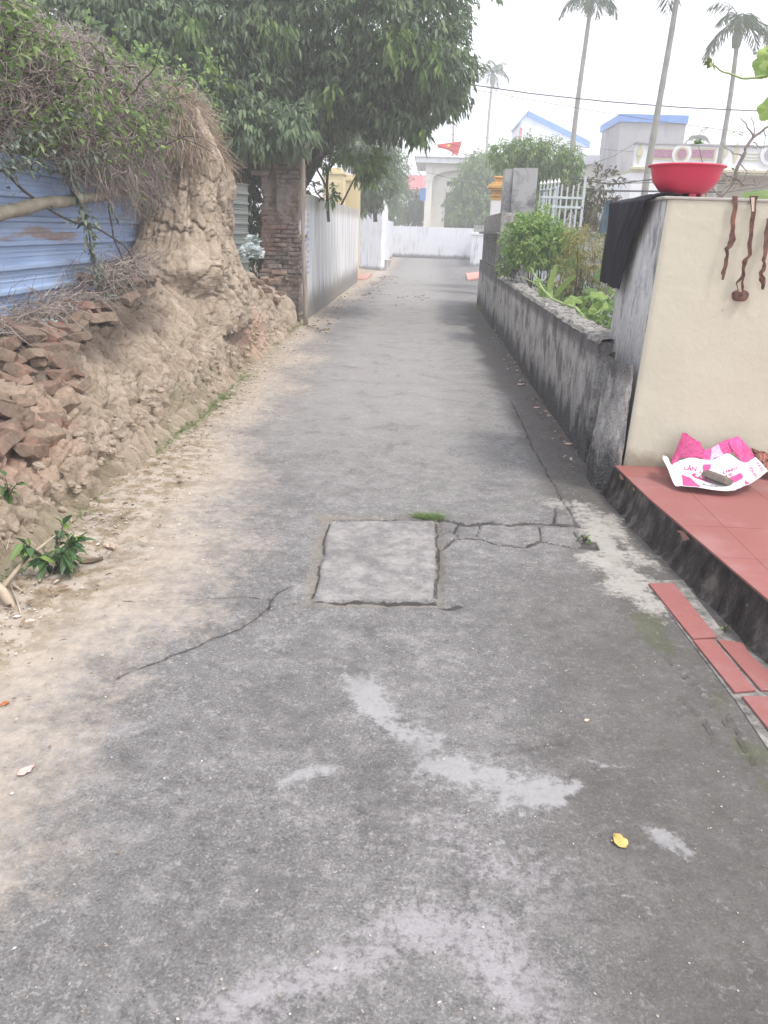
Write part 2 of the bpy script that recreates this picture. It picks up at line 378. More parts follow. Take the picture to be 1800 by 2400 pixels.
base = k.mix(k.math('MULTIPLY', k.step(.535, .595, fk), .22), base, (.34, .335, .33)); base = k.mix(k.math('MULTIPLY', k.step(.455, .40, fk), .26), base, (.085, .082, .082))
base = k.mix(k.math('MULTIPLY', k.step(.545, .60, fk2), .40), base, (.42, .415, .41)); base = k.mix(k.math('MULTIPLY', k.step(.45, .40, fk2), .50), base, (.075, .072, .072))
base = k.mix(k.math('MULTIPLY', k.attr('paler'), .62), base, k.mix(fk2, (.24, .235, .225), (.42, .41, .395)))
pale = k.math('ADD', k.attr('chalk'), k.math('MULTIPLY', k.math('SUBTRACT', s4, .5), 2.4))
base = k.mix(k.math('MULTIPLY', k.step(.30, .95, pale), .60), base, (.47, .46, .48))
blot = k.math('ADD', k.noise(3.1, 9, .72, None, .5), k.math('MULTIPLY', k.math('SUBTRACT', s4, .5), .5))
base = k.mix(k.math('MULTIPLY', k.step(.56, .70, blot), .55), base, (.36, .355, .36))
base = k.mix(k.math('MULTIPLY', k.step(.47, .36, blot), .42), base, (.10, .096, .10))
pit = k.voro(65, None, 'F1'); pitm = k.math('MULTIPLY', k.step(.16, .08, pit), k.step(.5, .62, k.noise(14, 3)))
base = k.mix(k.math('MULTIPLY', pitm, .55), base, (.07, .07, .07))
peb = k.math('MULTIPLY', k.step(.14, .08, k.voro(48, k.scl(p, (1, 1, .3)))), k.step(.50, .60, k.noise(8, 4)))
base = k.mix(k.math('MULTIPLY', peb, .7), base, (.52, .51, .50))
c = k.mix(k.math('MULTIPLY', k.step(.2, .7, k.math('ADD', k.attr('darker'), k.math('MULTIPLY', k.math('SUBTRACT', s4, .5), .7))), .72), base, k.mix(s4, (.050, .046, .040), (.135, .128, .117)))
c = k.mix(k.math('MULTIPLY', k.step(.3, .8, k.math('ADD', k.attr('moss'), k.math('SUBTRACT', s4, .6))), .6), c, k.mix(s4, (.045, .055, .02), (.13, .15, .06)))
c = k.mix(k.math('MULTIPLY', k.attr('slab'), .5), c, k.mix(k.step(.40, .60, s2), k.mix(s4, (.20, .195, .20), (.32, .31, .31)), k.mix(s4, (.36, .345, .325), (.48, .465, .44))))
c = k.mix(k.step(.25, 1.0, k.math('ADD', k.math('ADD', k.attr('mo'), k.math('MULTIPLY', k.math('SUBTRACT', s4, .5), 2.0)), k.math('MULTIPLY', k.math('SUBTRACT', k.noise(13, 8, .75), .5), 1.5))), c, k.mix(s2, (.28, .27, .25), (.45, .435, .40)))
c = k.mix(k.math('MULTIPLY', k.step(.12, .80, k.math('ADD', k.math('ADD', k.attr('wp'), k.math('MULTIPLY', k.math('SUBTRACT', s4, .5), 2.2)), k.math('MULTIPLY', k.math('SUBTRACT', k.noise(17, 8, .75), .5), 1.6))), .85), c, k.mix(s4, (.27, .27, .275), (.43, .43, .435)))
sd = k.mix(s4, (.37, .32, .265), (.56, .495, .42)); sd = k.mix(k.math('MULTIPLY', k.step(.52, .62, k.noise(6, 6, .7)), .5), sd, (.34, .30, .24))
sd = k.mix(k.math('MULTIPLY', k.step(.58, .68, s3), .55), sd, (.20, .15, .10))
c = k.mix(k.step(.25, 1.10, k.math('ADD', k.attr('sand'), k.math('MULTIPLY', k.math('SUBTRACT', k.noise(16, 6, .7), .5), 1.1))), c, sd)
c = k.mix(k.math('MULTIPLY', k.attr('sand2'), k.step(.42, .60, k.noise(11, 6, .7))), c, (.25, .20, .13))
c = k.mix(k.math('MULTIPLY', k.attr('trench'), k.math('ADD', .45, k.math('MULTIPLY', k.step(.38, .6, k.noise(8, 6, .7)), .5))), c, k.mix(s4, (.13, .115, .095), (.33, .305, .26)))
c = k.mix(k.math('MULTIPLY', k.step(.0025, -.0005, k.attr('crack')), k.math('ADD', .66, k.math('MULTIPLY', k.step(.40, .60, k.noise(7, 4)), .28))), c, (.055, .052, .05))
bmp = k.math('ADD', k.math('ADD', k.math('MULTIPLY', s2, .5), k.math('MULTIPLY', s4, .5)), k.math('SUBTRACT', k.math('MULTIPLY', s3, .35), k.math('MULTIPLY', pitm, .5)))
c = k.mix(1.0, c, (.99, .975, .965), 'MULTIPLY')
c = k.mix(k.math('MULTIPLY', k.step(.50, .62, k.noise(1.9, 9, .75)), k.math('SUBTRACT', .26, k.math('MULTIPLY', k.attr('paler'), .2))), c, (.085, .082, .078))
M['road'] = k.done(c, .93, bmp, .75, .012, .18)
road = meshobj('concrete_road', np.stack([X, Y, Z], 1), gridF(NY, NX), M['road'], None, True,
    dict(sand=sand, sand2=sand2, wp=wp, chalk=chalk, slab=slab, trench=trench, crack=crack, darker=darker, moss=moss, mo=mo, paler=paler))
tag(road, kind='structure')

# ================================================================ earth bank on the left
def lin(y, pts): return np.interp(y, [p[0] for p in pts], [p[1] for p in pts])
ysb = np.linspace(2.0, 13.6, 860); NS = 150
TOE = [(2, -2.05), (2.8, -1.95), (3.3, -1.88), (4.0, -1.90), (4.5, -1.93), (6.1, -1.92), (8, -1.98), (9.5, -2.06), (12, -2.14), (13.6, -2.10)]
CRX = [(2, -2.5), (4, -2.58), (6, -2.6), (8, -2.65), (9.6, -2.55), (10.5, -2.5), (11.5, -2.45), (13.6, -2.4)]
CRZ = [(2, .62), (3.5, .70), (5, .80), (6.5, .88), (8, 1.02), (9.3, 1.0), (10, .92), (11, .78), (12, .62), (13.0, .48), (13.6, .38)]
tv = np.linspace(0, 1, NS)
SS, TT = np.meshgrid(ysb, tv, indexing='ij'); SS = SS.ravel(); TT = TT.ravel()
tx, cx_, cz_ = lin(SS, TOE), lin(SS, CRX), lin(SS, CRZ)
face = np.clip(TT/.68, 0, 1); top = np.clip((TT-.68)/.32, 0, 1)
prof_x = face**1.45; prof_z = face**.85
bx = tx+.12*(1-sstep(0, .07, TT))+(cx_-tx)*prof_x-top*1.1
bz = cz_*prof_z+top*.06-.03*(1-sstep(0, .06, TT))
Q = np.stack([SS, TT*1.6, bx*.0], 1)
warp = np.stack([fbm(Q*3, 3, 91), fbm(Q*3+9, 3, 92), fbm(Q*3, 2, 93)], 1)*.22
a1, a2, ci = worley(np.stack([SS*3.4, TT*1.35*2.2, bx*0], 1)+warp*2.4, 5)
b1, b2, di = worley(np.stack([SS*10.5, TT*1.35*5.0, bx*0], 1)+warp*5, 15)
c1, c2, ei = worley(np.stack([SS*24, TT*1.35*13, bx*0], 1)+warp*9, 25)
big = sstep(0, .13, a2-a1); med = sstep(0, .16, b2-b1); sml = sstep(0, .3, c2-c1)
Qa = np.stack([SS*2.4, TT*1.0, bx*0], 1)
h = .075*(fbm(Q*1.6, 3, 55))+.030*(big-.6)+.035*(ci-.5)+.030*(med-.5)+.036*(di-.5)+.009*(sml-.5)+.013*(ei-.5)+.016*fbm(Q*30, 3, 66)+.08*fbm(Qa*3.2, 5, 67, .62)-.06*np.abs(fbm(Qa*7, 4, 68, .6))
rill = np.abs(fbm(np.stack([SS*5, TT*1.2, bx*0], 1), 4, 71)); h -= .055*sstep(.10, 0, rill)*sstep(.05, .25, TT)
fade = sstep(0, .05, TT)*(1-.6*top)
h *= .15+.85*fade
fissure = np.clip((1-med)*.6+(1-big)*.8+sstep(.08, 0, rill)*.7, 0, 1)
V = np.stack([bx+h*.80, SS+fbm(Q*4, 2, 3)*.02, bz+h*.55], 1)
red = np.clip(np.maximum(0, 1-np.hypot((SS-9.6)/1.6, (TT-.30)/.5)), 0, 1)+np.clip(1-np.hypot((SS-3.9)/1.3, (TT-.35)/.4), 0, 1)*.7
soil = np.clip(sstep(7.9, 6.6, SS)*sstep(.36, .56, TT+fbm(Q*3, 3, 98)*.1-.1*sstep(5.5, 4, SS))+.6*sstep(6.2, 6.9, SS)*sstep(.58, .68, TT)*sstep(8.0, 7.4, SS), 0, 1)
green = .7*sstep(.22, .0, TT+fbm(Q*4, 3, 88)*.22)*(.5+.5*(SS < 9.5))
k = NT('dry_clay'); n_ = k.noise(6, 6, .7); m_ = k.noise(45, 5, .7)
c = k.ramp(n_, [(.32, (.37, .29, .215)), (.5, (.50, .41, .32)), (.68, (.61, .515, .415))])
c = k.mix(k.math('MULTIPLY', k.step(.15, .8, k.math('ADD', k.attr('red'), k.math('SUBTRACT', n_, .5))), .65), c, (.60, .36, .27))
c = k.mix(k.math('MULTIPLY', k.step(.35, .8, k.math('ADD', k.attr('green'), k.math('SUBTRACT', n_, .5))), .6), c, (.26, .25, .15))
c = k.mix(k.math('MULTIPLY', k.step(.52, .64, k.noise(2.3, 6, .7)), .5), c, (.46, .39, .30))
c = k.mix(k.math('MULTIPLY', k.step(.5, .66, m_), .30), c, (.26, .19, .12))
c = k.mix(k.math('MULTIPLY', k.attr('crevice_shade'), .34), c, (.17, .125, .085))  # crevice shade painted into the clay colour
c = k.mix(k.math('MULTIPLY', k.attr('soil'), .85), c, k.mix(m_, (.055, .042, .034), (.16, .125, .10)))  # clay darkened behind and between the bricks for dark gaps
M['clay'] = k.done(c, .97, k.math('ADD', m_, k.noise(14, 8, .75)), .9, .03, .05)
tag(meshobj('earth_bank', V, gridF(len(ysb), NS), M['clay'], None, True, dict(red=red, green=green, crevice_shade=fissure, soil=soil)), kind='structure')
bank_z = lambda y: float(lin(y, CRZ))
def bank_pt(y, t):
    """a point on the undisplaced bank face, and its outward normal"""
    tx, cx, cz = lin(y, TOE), lin(y, CRX), lin(y, CRZ); f = min(t/.68, 1); tp = max(0, (t-.68)/.32)
    return np.array([tx+(cx-tx)*f**1.45-tp*1.1, y, cz*f**.85+tp*.06])

# the standing lump of old mud wall
na, nz_ = 300, 330
A, Zt = np.meshgrid(np.linspace(0, 2*math.pi, na, endpoint=False), np.linspace(0, 1, nz_)); A = A.ravel(); Zt = Zt.ravel()
zz = .45+Zt*2.2
rx_ = lin(zz, [(.4, .85), (.95, .76), (1.15, .66), (1.4, .55), (1.7, .49), (2.0, .46), (2.3, .36), (2.65, .24)])
ry_ = lin(zz, [(.4, 1.25), (.95, 1.12), (1.2, .98), (1.5, .75), (2.0, .52), (2.65, .28)])
cxm = lin(zz, [(.4, -2.90), (1.1, -2.80), (1.4, -2.68), (2.0, -2.61), (2.65, -2.64)])
se = lambda c: np.sign(c)*np.abs(c)**.8
px_, py_ = cxm+rx_*se(np.cos(A)), 8.95+ry_*se(np.sin(A))
Q = np.stack([np.cos(A)*.7, np.sin(A)*.9, zz], 1)
wq = np.stack([fbm(Q*3, 3, 191), fbm(Q*3+9, 3, 192), fbm(Q*3+5, 3, 193)], 1)*.25
a1, a2, ci = worley(Q*np.array([2.6, 2.6, 1.7])+wq*2, 115); b1, b2, di = worley(Q*np.array([7.5, 7.5, 4.5])+wq*3, 125); c1, c2, ei = worley(Q*18+wq*5, 135)
big = sstep(0, .09, a2-a1); med = sstep(0, .10, b2-b1)
h = .16*fbm(Q*1.6, 3, 155)+.030*(big-.7)+.035*(ci-.5)+.014*(med-.6)+.013*(di-.5)+.007*(ei-.5)+.012*fbm(Q*30, 3, 166)+.05*fbm(Q*np.array([5, 5, 2.2]), 5, 167, .62)
rill = np.abs(fbm(np.stack([Q[:, 0]*6, Q[:, 1]*6, zz*1.2], 1), 4, 171)); h -= .05*sstep(.09, 0, rill)
h += .13*np.exp(-((zz-1.12)/.16)**2)*np.exp(-((np.mod(A+math.pi, 2*math.pi)-math.pi+1.1)/.8)**2)*1.0
V = np.stack([px_+h*np.cos(A), py_+h*np.sin(A), zz+.02*fbm(Q*5, 2, 5)], 1)
mw = meshobj('mud_wall_remnant', V, gridF(nz_, na, True), M['clay'], None, True, dict(red=zz*0+.05, green=zz*0, crevice_shade=np.clip((1-med)*.5+(1-big)*.7+sstep(.08, 0, rill)*.5, 0, 1)))
tag(mw, 'tall eroded lump of tan mud wall standing on the bank under the dry straw', 'mud wall')
# ================================================================ LEFT SIDE
# ---- corrugated sheets
def corrugated(name, p0, p1, z0f, z1, m, label, category, pitch=.168, amp=.034):
    """horizontal ribs, running from p0 to p1 (plan), bottom edge z0f(s), top z1"""
    p0 = np.array(p0, float); p1 = np.array(p1, float); d = p1-p0; L = np.hypot(*d); d /= L; nrm = np.array([-d[1], d[0]])
    ss = np.linspace(0, L, 60); zs = np.arange(0, 1.0001, 1/260.)
    S_, T_ = np.meshgrid(ss, zs); S_ = S_.ravel(); T_ = T_.ravel(); z0 = np.interp(S_, [q[0] for q in z0f], [q[1] for q in z0f]); z = z0+(z1-z0)*T_
    ph = np.mod(z/pitch, 1); o = amp*(sstep(0, .07, ph)-sstep(.24, .31, ph))+.006*np.exp(-((ph-.60)/.03)**2)+.006*np.exp(-((ph-.80)/.03)**2)
    o = o+fbm(np.stack([S_*1.5, z*1.5, S_*0], 1), 3, 9)*.03
    V = np.stack([p0[0]+d[0]*S_-nrm[0]*o, p0[1]+d[1]*S_-nrm[1]*o, z], 1)
    ob = meshobj(name, V, gridF(len(zs), len(ss)), m, None, False); mo_ = ob.modifiers.new('thick', 'SOLIDIFY'); mo_.thickness = .0015
    return tag(ob, label, category)
k = NT('blue_sheet_paint'); p = k.pos(); z = k.xyz(p)[2]
c = k.mix(k.noise(2.5, 5, .6, k.scl(p, (1, .5, 3))), (.26, .36, .54), (.38, .48, .66))
ru = k.math('ADD', k.math('MULTIPLY', k.noise(1.7, 6, .65, k.scl(p, (1, .55, 3.2))), 1.0), k.math('MULTIPLY', k.step(.16, .0, k.math('ABSOLUTE', k.math('SUBTRACT', z, 1.42))), .16))
c = k.mix(k.math('MULTIPLY', k.step(.62, .72, ru), .8), c, k.mix(k.noise(20, 4), (.22, .10, .05), (.42, .33, .26)))
c = k.mix(k.math('MULTIPLY', k.step(.55, .75, k.noise(4, 6, .7)), .35), c, (.42, .46, .54))
M['bluesheet'] = k.done(c, .55, k.noise(30, 4), .08, .004, .4)
corrugated('corrugated_sheet', (-3.02, 2.4), (-3.02, 8.9), [(0, .40), (6.6, .55)], 1.98, M['bluesheet'], 'faded blue corrugated metal sheet with rust stains above the brick pile', 'metal sheet')
k = NT('galvanised_sheet'); c = k.mix(k.noise(3, 6, .65), (.12, .135, .13), (.26, .28, .26)); M['greysheet'] = k.done(c, .6, k.noise(20, 3), .08, .004, .4)
corrugated('corrugated_sheet', (-3.15, 11.3), (-2.74, 12.45), [(0, .7), (3, .7)], 2.12, M['greysheet'], 'grey green corrugated metal sheet between the mud wall lump and the brick pillar', 'metal sheet', .14, .024)
# ---- bricks
k = NT('old_brick'); v = k.obj(); n_ = k.noise(9, 6, .7, v); rnd = k.n('ShaderNodeObjectInfo').outputs['Random']
c = k.mix(rnd, (.26, .13, .10), (.33, .235, .185)); c = k.mix(k.math('MULTIPLY', k.step(.45, .62, k.noise(13, 6, .75, v)), .75), c, (.10, .075, .055))
c = k.mix(k.math('MULTIPLY', k.step(.55, .64, k.noise(22, 6, .75, v)), .8), c, (.44, .34, .26)); c = k.mix(k.math('MULTIPLY', k.step(.6, .8, rnd), .45), c, (.34, .27, .19))
c = k.mix(k.math('MULTIPLY', k.step(.62, .7, k.noise(40, 4, .7, v)), .6), c, (.5, .45, .38)); c = k.mix(k.math('MULTIPLY', k.step(.40, .54, k.noise(5.5, 8, .78)), .85), c, k.mix(k.noise(30, 4), (.085, .065, .05), (.30, .24, .18)))
M['brick'] = k.done(c, .95, k.noise(60, 5, .75, v), .8, .008, .1)
k = NT('orange_brick'); v = k.obj(); c = k.mix(k.noise(16, 5, .6, v), (.44, .22, .12), (.60, .36, .22)); M['obrick'] = k.done(c, .95, k.noise(70, 5, .7, v), .6, .006, .1)
def brick_mesh(seed, dims=(.205, .098, .056), broken=False):
    n = 11; F = []; V = []
    g = np.linspace(-1, 1, n); key = {}
    def vid(p):
        q = tuple(np.round(p, 5))
        if q not in key: key[q] = len(V); V.append(p)
        return key[q]
    for ax in range(3):
        for s in (-1, 1):
            for i in range(n-1):
                for j in range(n-1):
                    quad = []
                    for a, b in ((i, j), (i+1, j), (i+1, j+1), (i, j+1)):
                        p = [0, 0, 0]; p[ax] = s; p[(ax+1) % 3] = g[a]; p[(ax+2) % 3] = g[b]; quad.append(vid(tuple(p)))
                    F.append(quad if s > 0 else quad[::-1])
    V = np.array(V, float); hd = np.array(dims)/2; P = V*hd
    inner = np.clip(P, -(hd-.005), hd-.005); dl = P-inner; L = np.linalg.norm(dl, axis=1, keepdims=True); P = inner+dl/np.maximum(L, .005)*np.minimum(L, .005)
    q = P*14+seed*7.7
    P += np.stack([fbm(q, 4, seed+i*9) for i in range(3)], 1)*.006
    for t in range(3):       # knocked-off corners
        nrm = unit(np.array([random.choice((-1, 1)), random.choice((-1, 1)), random.choice((-1, 1))])*np.array([.5, 1, 1.2])+RG.normal(size=3)*.3)
        lim = (np.abs(nrm)*hd).sum()*(.62 if t == 0 else .78)
        d = P@nrm-lim; P = np.where((d > 0)[:, None], P-nrm*d[:, None]*.95, P)
    if broken:
        nrm = unit(np.array([1, .35, .2])); d = P@nrm-.01; P = np.where((d > 0)[:, None], P-nrm*d[:, None]+fbm(P*60, 3, seed)[:, None]*.008, P)
    return polymesh('brick', P, np.array(F), False)
random.seed(4)
BR = [brick_mesh(i+1, broken=i in (2, 5)) for i in range(7)]
for b in BR: b.materials.append(M['brick'])
def put_brick(mi, loc, rot, sc=1.0, label='weathered red brick tumbled in the collapsed pile on the earth bank', group='loose bricks tumbled in the pile under the blue sheet', m=None):
    o = link('brick', BR[mi] if m is None else m); o.location = [float(v) for v in loc]; o.rotation_euler = rot; o.scale = (sc,)*3
    return tag(o, label, 'brick', group)
# courses of the collapsed pile, each brick seen from the alley
bpx = [(20, 705, 1), (75, 730, 0)]
rows = [(0, [(25, 800), (105, 790), (150, 770), (200, 745), (255, 720), (310, 700)]), (1, [(30, 850), (95, 840), (140, 850), (60, 900), (140, 890), (180, 880)]),
        (2, [(20, 945), (75, 945), (145, 940), (185, 915)]), (3, [(40, 1000), (100, 1000), (130, 1035), (55, 975), (85, 1040)]), (4, [(8, 1020), (15, 900), (12, 780)]),
        (5, [(60, 770), (125, 735), (170, 715), (225, 690), (280, 668), (330, 660), (350, 690), (345, 640), (300, 640)]), (6, [(215, 780), (240, 750), (180, 805), (165, 830), (205, 845), (225, 815), (290, 745)])]
for r, lst in rows[:4]+rows[5:6]:
    for (px, py) in lst:
        # march along the view ray to the bank surface
        best = None
        for Yq in np.linspace(3.4, 9.2, 250):
            q = U(px, py, Yq); zc = bank_z(Yq); xt, xc = lin(Yq, TOE), lin(Yq, CRX)
            f = np.clip((xt-q[0])/(xt-xc), 0, 1.0); zs_ = zc*f**.6
            if q[2] < zs_+.04 and q[0] < xt: best = q; break
        if best is None: best = XP(px, py, -2.62)
        tilt = random.uniform(-.35, .35)
        put_brick(random.randrange(7), best+np.array([-.015, 0, 0]), (random.uniform(-.5, .5), tilt, math.pi/2+random.uniform(-.5, .5)), random.uniform(.92, 1.12))
rgb = np.random.default_rng(5); taken = []
poly = [(0, 775), (0, 1045), (70, 1060), (125, 1045), (140, 960), (175, 900), (175, 850), (170, 810), (215, 770), (250, 720), (200, 715), (120, 745)]
def pin(x, y):
    r = False
    for (ax, ay), (bx_, by_) in zip(poly, poly[1:]+poly[:1]):
        if (ay > y) != (by_ > y) and x < (bx_-ax)*(y-ay)/(by_-ay)+ax: r = not r
    return r
for _ in range(4000):
    px, py = rgb.uniform(0, 350), rgb.uniform(650, 1065); mind = 26+20*(py-650)/400
    if not pin(px, py) or any(abs(px-a)*.75 < mind and abs(py-b) < mind*.62 for a, b in taken): continue
    taken.append((px, py)); best = None
    for Yq in np.linspace(3.4, 9.2, 250):
        q = U(px, py, Yq); zc = bank_z(Yq); xt, xc = lin(Yq, TOE), lin(Yq, CRX); f = np.clip((xt-q[0])/(xt-xc), 0, 1.0)
        if q[2] < zc*f**.6+.03 and q[0] < xt: best = q; break
    if best is None: continue
    put_brick(random.randrange(7), best, (random.uniform(-.6, .6), random.uniform(-.3, .5), math.pi/2+random.uniform(-.7, .7)), random.uniform(1.05, 1.35)*(1.0+.12*(py-650)/400))
for i in range(44):       # the rest of the heap, behind and between
    Yq = random.uniform(3.6, 8.4); t = random.uniform(.62, .95); q = bank_pt(Yq, t)
    q[2] += random.uniform(-.04, .04)+(.08 if Yq > 6.5 else 0); q[0] += random.uniform(-.05, .06)
    if q[0] < -2.98: q[0] = -2.9
    put_brick(random.randrange(7), q, (random.uniform(-.6, .6), random.uniform(-.5, .5), random.uniform(0, 3.1)), random.uniform(.9, 1.1))
random.seed(12)
ob = brick_mesh(40, (.23, .10, .07)); ob.materials.append(M['obrick'])
q = XP(312, 782, -2.42); put_brick(0, q, (.1, .25, 1.25), 1.0, 'clean orange brick lying alone on the bank slope below the vines', None, ob)
for i, (px, py, Yq) in enumerate([(640, 660, 11.9), (652, 690, 12.3), (628, 655, 11.7), (618, 680, 11.6), (640, 700, 12.0), (660, 650, 12.6), (600, 660, 11.4), (580, 668, 11.2), (612, 705, 11.7), (566, 640, 11.2), (645, 720, 12.2), (655, 640, 12.6), (632, 636, 12.2), (596, 690, 11.3)]):
    put_brick(i % 7, U(px, py, Yq), (random.uniform(-.3, .3), random.uniform(-.3, .3), random.uniform(-.4, .4)), 1.15, 'timeworn red brick fallen at the foot of the brick pillar', 'bricks fallen at the foot of the ruined pillar')
# rubble mound that carries them
def mound(name, c, r, m, seed, label=None, cat=None, kind=None, parent=None, nz=60, na=90, amp=.10, sc=3.0, attrs=True):
    th, ph = np.meshgrid(np.linspace(0.02, math.pi-.02, nz), np.linspace(0, 2*math.pi, na, endpoint=False), indexing='ij'); th = th.ravel(); ph = ph.ravel()
    D = np.stack([np.sin(th)*np.cos(ph), np.sin(th)*np.sin(ph), np.cos(th)], 1)
    a1, a2, ci = worley(D*sc+seed, seed); hh = 1+amp*(fbm(D*2+seed, 4, seed)*1.4+(ci-.5)*.6+sstep(0, .25, a2-a1)*.5)
    V = np.array(c)+D*np.array(r)*hh[:, None]
    at = dict(red=th*0+.1, green=th*0+.2, crevice_shade=1-sstep(0, .25, a2-a1)) if attrs else None
    o = meshobj(name, V, gridF(nz, na, True), m, parent, True, at)
    return tag(o, label, cat, None, kind)
mound('rubble_mound', (-2.85, 11.6, .25), (.62, 1.35, .62), M['clay'], 12, None, None, 'structure')
mound('rubble_mound', (-2.50, 12.55, .10), (.45, .75, .52), M['clay'], 14, None, None, 'structure')
# ---- ruined brick pillar
k = NT('ruined_brickwork'); p = k.pos(); q = k.scl(p, (1, 1, 1))
sx = k.n('ShaderNodeCombineXYZ'); o_ = k.xyz(p); k.put(sx.inputs[0], k.math('ADD', o_[0], o_[1])); k.put(sx.inputs[1], o_[2])
bk = k.n('ShaderNodeTexBrick'); k.put(bk.inputs['Vector'], sx.outputs[0]); bk.inputs['Scale'].default_value = 1; bk.inputs['Brick Width'].default_value = .21; bk.inputs['Row Height'].default_value = .068; bk.inputs['Mortar Size'].default_value = .007
bk.inputs['Color1'].default_value = (.20, .12, .09, 1); bk.inputs['Color2'].default_value = (.27, .17, .125, 1); bk.inputs['Mortar'].default_value = (.10, .085, .07, 1)
pl = k.mix(k.noise(4, 6, .7), (.13, .105, .09), (.36, .31, .27))
c = k.mix(k.step(.40, .50, k.noise(2.2, 7, .7)), bk.outputs['Color'], pl); c = k.mix(k.math('MULTIPLY', k.step(.45, .65, k.noise(9, 6, .75)), .6), c, (.07, .06, .055))
M['ruin'] = k.done(c, .95, k.math('ADD', k.noise(18, 6, .7), k.math('MULTIPLY', bk.outputs['Fac'], -.8)), .9, .03, .08)
root = empty('brick_pillar', (-2.33, 13.2, 0), 'ruined old brick pillar with crumbling plaster beside the white alley wall', 'pillar')
zz_ = np.linspace(.0, 2.72, 250); aa = np.linspace(0, 1, 280, endpoint=False)
AA, ZZ = np.meshgrid(aa, zz_); AA = AA.ravel(); ZZ = ZZ.ravel()
pr = np.array([(-2.66, 13.1), (-2.06, 13.1), (-2.06, 13.75), (-2.66, 13.75), (-2.66, 13.1)]); ln = np.array([0, .6, 1.25, 1.85, 2.5])
pxx = np.interp(AA*2.5, ln, pr[:, 0]); pyy = np.interp(AA*2.5, ln, pr[:, 1])
cen = np.array([-2.36, 13.42]); dx, dy = pxx-cen[0], pyy-cen[1]; dl = np.hypot(dx, dy)
Q = np.stack([pxx*1.0, pyy, ZZ], 1)
row = np.floor(ZZ/.068); colk = np.floor((AA*2.5+(row % 2)*.105)/.21); hsh = _h(colk.astype(int), row.astype(int), row.astype(int)*0, 5)
jn = np.minimum(np.mod(ZZ, .068), .068-np.mod(ZZ, .068)); jc = np.mod(AA*2.5+(row % 2)*.105, .21); jc = np.minimum(jc, .21-jc)
br_ = sstep(.0, .2, fbm(Q*2.2, 4, 19)+.05)
h = br_*((hsh-.5)*.10*(1-.4*sstep(1, 2, ZZ))-.03*sstep(.012, .004, np.minimum(jn, jc)))+.06*fbm(Q*3, 5, 29, .6)+.02*fbm(Q*18, 3, 31)
bite = np.maximum(0, 1-np.hypot((pxx+2.50)/.10, (ZZ-2.05)/.55))*sstep(13.2, 13.12, pyy); h -= bite*.16
bite2 = np.maximum(0, 1-np.hypot((pxx+2.33)/.07, (ZZ-.96)/.055)); h -= bite2*.10*(pyy < 13.15)
h -= .10*sstep(.5, .0, ZZ)*(pxx < -2.3)
V = np.stack([pxx+dx/dl*h, pyy+dy/dl*h, ZZ], 1)
n0 = len(V); V = np.concatenate([V, [[cen[0], cen[1], 2.74]]]); Fq = gridF(len(zz_), 280, True)
meshobj('shaft', V[:n0], Fq, M['ruin'], root)
mound('broken_top', (-2.36, 13.42, 2.72), (.36, .36, .20), M['ruin'], 41, None, None, None, root, 50, 80, .22, 4.0, False); mound('broken_corner', (-2.16, 13.2, 2.74), (.16, .18, .22), M['ruin'], 42, None, None, None, root, 40, 60, .25, 4.0, False)
mb = MB(); mb.box((-2.78, 13.0, 2.28), (-2.50, 13.25, 2.345), .006); mb.build('ledge_brick', M['ruin'], root)
k = NT('weathered_wood'); p = k.obj(); c = k.ramp(k.noise(5, 6, .7, k.scl(p, (9, 9, .6))), [(.3, (.16, .13, .11)), (.5, (.30, .26, .22)), (.7, (.44, .39, .34))]); M['wood'] = k.done(c, .9, k.noise(8, 5, .7, k.scl(p, (9, 9, .5))), .5, .01, .1)
q0, q1 = U(707, 335, 13.0), U(716, 775, 13.0); q1[2] = -.02
mb = MB(); P_ = [q0+(q1-q0)*t+np.array([.008*math.sin(9*t), 0, 0]) for t in np.linspace(0, 1, 14)]; mb.tube(P_, [.036+.006*math.sin(7*i) for i in range(14)], 9)
tag(mb.build('wooden_post', M['wood'], None, True), 'tall bare grey wooden post standing against the right edge of the brick pillar', 'post')
# ---- white alley walls
k = NT('streaked_whitewash'); p = k.pos(); z = k.xyz(p)[2]
st = k.noise(1.0, 7, .65, k.scl(p, (3.2, 3.2, .45))); st2 = k.noise(3.2, 6, .7, k.scl(p, (5, 5, .45)))
c = k.mix(k.step(.40, .62, st), (.74, .75, .76), (.58, .57, .55)); c = k.mix(k.math('MULTIPLY', k.step(.50, .72, st2), .35), c, (.40, .38, .34))
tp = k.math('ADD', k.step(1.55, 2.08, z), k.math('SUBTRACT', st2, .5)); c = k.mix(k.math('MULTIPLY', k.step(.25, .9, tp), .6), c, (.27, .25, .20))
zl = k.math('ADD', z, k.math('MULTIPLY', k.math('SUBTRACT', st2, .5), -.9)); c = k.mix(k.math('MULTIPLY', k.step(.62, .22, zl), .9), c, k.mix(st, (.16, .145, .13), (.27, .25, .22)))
M['wall1'] = k.done(c, .93, k.noise(25, 5, .7), .3, .01, .12)
